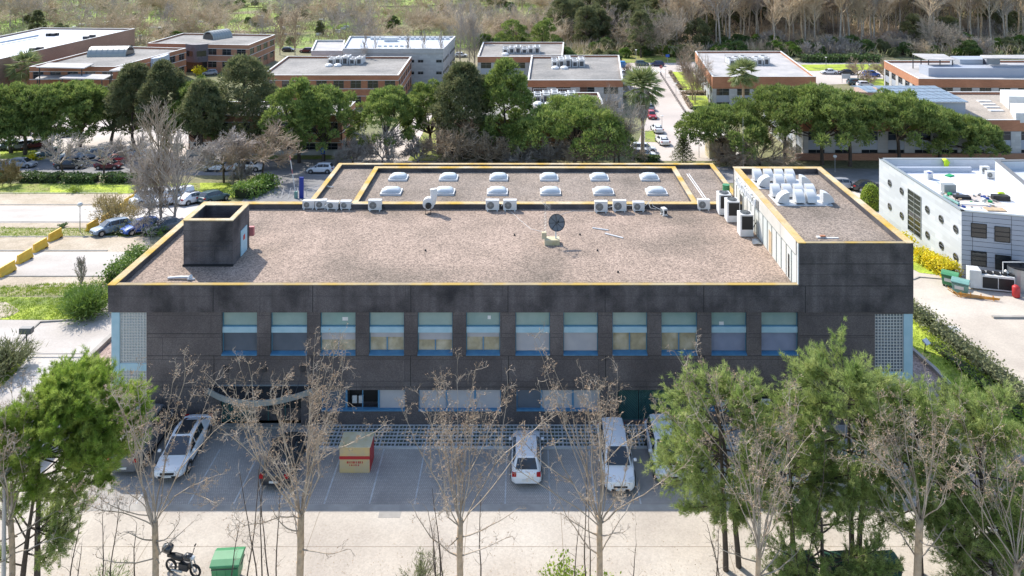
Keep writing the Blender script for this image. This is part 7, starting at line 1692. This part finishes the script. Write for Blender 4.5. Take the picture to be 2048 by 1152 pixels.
def W2(*p): q = P(*p); return (q.x, q.y)
hedge('hedge', [W2(40, 362), W2(124, 363)], 2.2, 1.1, 'leaf_dark', 'clipped dark hedge left of the small bare tree', n=1500, size=.3, group='clipped hedges along the street')
hedge('hedge', [W2(130, 364), W2(198, 364)], 2.2, 1.1, 'leaf_dark', 'clipped dark hedge between the two small bare trees', n=1300, size=.3, group='clipped hedges along the street')
hedge('hedge', [W2(208, 364), W2(300, 363)], 2.2, 1.1, 'leaf_dark', 'clipped dark hedge running behind the tall poplars', n=1500, size=.3, group='clipped hedges along the street')
hedge('hedge', [W2(-80, 361), W2(30, 361)], 2.2, 1.1, 'leaf_dark', 'clipped dark hedge at the far left edge', n=1500, size=.3, group='clipped hedges along the street')
hedge('hedge', [W2(478, 399), W2(520, 382), W2(538, 372)], 2.6, 1.5, 'leaf_mid', 'bright bushy hedge at the street corner', n=2600, size=.3, rag=.3)
hedge('hedge', [(39.9, 69.8), (39.3, 74.6)], 1.3, 1.2, 'leaf_yellow', 'yellow green hedge nearest the green containers', n=3600, size=.2, rag=.25)
hedge('hedge', [(39.2, 76.3), (38.6, 82), (38.4, 90)], 1.5, 1.3, 'leaf_yellow', 'long yellow hedge along the white building', n=4200, size=.2, rag=.25)
hedge('hedge', [(34.9, 33), (33.9, 48), (32.6, 60), (31.8, 70)], 1.5, .8, 'leaf_olive', 'low ragged olive hedge above the grass slope', n=9000, size=.18, rag=.4)
hedge('ivy_strip', [(33.2, 33), (32.6, 47), (31.4, 58)], 1.3, .35, 'leaf_lime', 'bright ground ivy on the grass slope beside the low hedge', cat='ivy', n=4500, size=.15, rag=.6)
hedge('hedge', [W2(222, 575), W2(262, 545), W2(282, 520)], 1.6, 1.3, 'leaf_mid', 'green bushes along the left wall of the dark building', n=2600, size=.24, rag=.5)
hedge('hedge', [W2(1360, 189), W2(1412, 189)], .8, .6, 'twig_rust', 'rusty low hedge on the farther lawn edge', n=700, size=.3, group='rusty low hedges by the lawns')
hedge('hedge', [W2(1340, 146), W2(1362, 181)], .8, .7, 'twig_rust', 'rusty low hedge along the pavement of the farther lawn', n=700, size=.3, group='rusty low hedges by the lawns')
hedge('hedge', [W2(1368, 194), W2(1384, 220)], .8, .7, 'twig_rust', 'rusty low hedge along the pavement of the nearer lawn', n=700, size=.3, group='rusty low hedges by the lawns')
hedge('hedge', [W2(1386, 221), W2(1424, 219)], .8, .7, 'leaf_dark', 'dark low hedge at the front of the nearer lawn', n=600, size=.3, group='rusty low hedges by the lawns')
hedge('hedge', [W2(1268, 322), W2(1320, 322)], 1.2, .9, 'leaf_dark', 'dark low hedge in front of the crossovers', n=900, size=.3)
hedge('hedge', [W2(1350, 104), W2(1245, 100)], 3, 2, 'leaf_olive', 'long olive bush row beyond the cross street', n=1500, size=.6)
hedge('hedge', [W2(1600, 124), W2(1760, 124)], 3, 2, 'leaf_dark', 'dark green bush row beyond the cross street at the right', n=1800, size=.6)
# topiary
q = P(1742, 418); e = empty('topiary_bush', q, 0, 'rounded yellow green topiary bush by the street', 'topiary'); r_ = np.random.default_rng(3); n = 4200
u = unit(r_.normal(size=(n, 3))); u[:, 2] = np.abs(u[:, 2]) * 1.0 - .15 * r_.random(n); p = np.column_stack([u[:, 0] * 1.35, u[:, 1] * 1.35, .3 + np.maximum(u[:, 2], -.1) * 3.0]); V, Fc = leaves(p * r_.uniform(.94, 1.02, (n, 1)), r_.uniform(.14, .24, n)); np_mesh('leaves', V, Fc, 'leaf_lime', e)
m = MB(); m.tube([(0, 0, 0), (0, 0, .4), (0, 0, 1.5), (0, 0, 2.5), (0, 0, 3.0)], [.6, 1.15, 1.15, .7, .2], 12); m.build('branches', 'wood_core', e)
# shrubs
shrub(178, 632, 1.9, 1.9, 'leaf_mid', 'big bushy oleander beside the ramp', 3000, .34, 1, group='oleander shrubs')
shrub(155, 612, 1.3, 1.4, 'leaf_mid', 'smaller oleander left of the big one beside the ramp', 1500, .32, 1, group='oleander shrubs')
shrub(12, 745, 1.9, 1.9, 'leaf_olive', 'oleander bush at the left edge below the ramp', 2600, .3, 1, group='oleander shrubs')
psheet('roadside_grass', [(-200, 715), (56, 712), (30, 745), (0, 775), (-300, 780)], .02, 'grass_bright')
for i, (px, py, rx, h, mt_, lb, n_) in enumerate([(232, 452, 2.4, 3.4, 'reed', 'dry yellow reeds in front of the pale blue hatchback', 1300), (208, 420, 1.2, 1.8, 'reed', 'small dry reed tuft beside the barriers', 400), (262, 440, 1.2, 2.2, 'reed', 'dry reed tuft behind the barriers', 500), (250, 466, 1.6, 1.2, 'leaf_olive', 'olive weeds in front of the blue hatchback', 700),
        (310, 470, 1.4, 1.0, 'leaf_mid', 'green weeds at the foot of the bare poplars', 600), (150, 386, 1.2, .8, 'leaf_lime', 'lime weeds on the terrace grass', 400), (125, 455, .7, .4, 'leaf_dark', 'small weeds at the pale terrace edge', 200)]):
    shrub(px, py, rx, h, mt_, lb, n_, .34 if mt_ == 'reed' else .2, 1 if mt_ == 'reed' else 0)
shrub(838, 0, 1.2, 1.5, 'leaf_olive', 'olive weedy bush at the bottom left of the high forked tree', 1100, .14, 1, Y=36.0)
shrub(1135, 0, 1.4, 1.1, 'leaf_lime', 'yellow green bush at the bottom centre right', 900, .15, Y=35.8); shrub(1222, 0, .7, .8, 'leaf_lime', 'small lime bush at the foot of the fourth bare tree', 400, .14, Y=35.8)
shrub(955, 0, .7, .7, 'leaf_lime', 'tiny yellow green weeds at the foot of the high forked tree', 200, .13, Y=35.8); shrub(205, 0, 1.6, .9, 'leaf_mid', 'low green weeds under the round pine', 500, .16, 1, Y=35.6)
shrub(66, 322, 1.6, 1.1, 'leaf_yellow', 'bright yellow green shrub between the pine trunks in the lot', 500, .3); shrub(398, 150, 1.9, 2.3, 'leaf_yellow', 'bright yellow shrub by the slate entrance bay', 500, .5)
shrub(186, 147, 1.3, 3.0, 'needles_dark', 'small dark cypress left of the pair by the canopies', 500, .35, 1, group='small cypress pair'); shrub(196, 147, 1.2, 3.4, 'needles_dark', 'small dark cypress right of the pair by the canopies', 500, .35, 1, group='small cypress pair')
shrub(1365, 322, .1, .1, 'leaf_dark', 'dark seedling under the small fir', 20, .1)
# small fir beside the side road
q = P(1366, 326); e = empty('fir_tree', q, 0, 'small sparse fir at the foot of the side road', 'fir tree'); r_ = np.random.default_rng(8); R0, D0 = [], []
for k in range(11):
    z = .6 + k * .38; L = 2.0 * (1 - k / 12)
    for j in range(9):
        a = j * .7 + k; d = np.array([math.cos(a), math.sin(a), .05])
        for t in np.linspace(.15, 1, 7):
            for _ in range(5): R0.append(np.array([0, 0, z]) + d * L * t); D0.append(d + r_.normal(size=3) * .6)
V, Fc = blades(np.array(R0), np.array(D0), .35, .1); np_mesh('crown', V, Fc, 'needles_dark', e); m = MB(); m.tube([(0, 0, 0), (0, 0, 4.9)], [.12, .03], 7); m.build('trunk', 'bark_dark', e)
# grass tufts over the near grass areas
def tufts(name, polys, n, ln, mt, label):
    r_ = np.random.default_rng(n); pts = []
    for poly in polys:
        q = [W2(*p) if p[1] > 130 else p for p in poly]; xs = [a[0] for a in q]; ys = [a[1] for a in q]; c = 0
        while c < n // len(polys):
            x, y = r_.uniform(min(xs), max(xs)), r_.uniform(min(ys), max(ys)); ins = False; j = len(q) - 1
            for i in range(len(q)):
                if (q[i][1] > y) != (q[j][1] > y) and x < (q[j][0] - q[i][0]) * (y - q[i][1]) / (q[j][1] - q[i][1]) + q[i][0]: ins = not ins
                j = i
            c += 1
            if ins: pts.append((x, y, gz(y)))
    p = np.repeat(np.array(pts), 5, 0) + r_.normal(size=(len(pts) * 5, 3)) * np.array([.1, .1, 0]); V, Fc = blades(p, r_.normal(size=p.shape) * .5 + np.array([0, 0, 1]), r_.uniform(ln * .5, ln, len(p)), .05); o = np_mesh(name, V, Fc, mt); tag(o, label, 'grass', kind='stuff')
tufts('grass', [[(0, 596), (150, 596), (222, 585), (150, 640), (0, 638)], [(0, 715), (56, 712), (30, 745), (0, 775)]], 2600, .2, 'leaf_lime', 'bright green grass on the left terraces by the ramp')
tufts('grass', [[(0, 573), (220, 562), (220, 588), (0, 594)], [(0, 455), (330, 460), (330, 473), (0, 475)], [(0, 368), (560, 366), (560, 394), (0, 389)]], 3600, .25, 'leaf_lime', 'dry mixed grass strips on the left terraces')
tufts('grass', [[(29.8, 33), (34.6, 33), (33.8, 50), (32.2, 70), (28.4, 70), (29.6, 56)]], 3000, .22, 'leaf_lime', 'long green grass on the slope right of the dark building')

# fallen leaves and dirt flecks on the front road and bays
r_ = np.random.default_rng(77); n = 3200; x = r_.uniform(-25, 26, n); y = np.where(r_.random(n) < .6, 36.6 + r_.exponential(.7, n), r_.uniform(37, 48, n)); ok = y < 47.9
c = np.column_stack([x, y, np.full(n, .03)])[ok]; V, Fc = leaves(c, r_.uniform(.025, .06, len(c)), 3.0); tag(np_mesh('litter', V, Fc, 'litter'), 'dry brown leaf litter scattered on the front road and parking bays', 'leaf litter', kind='stuff')
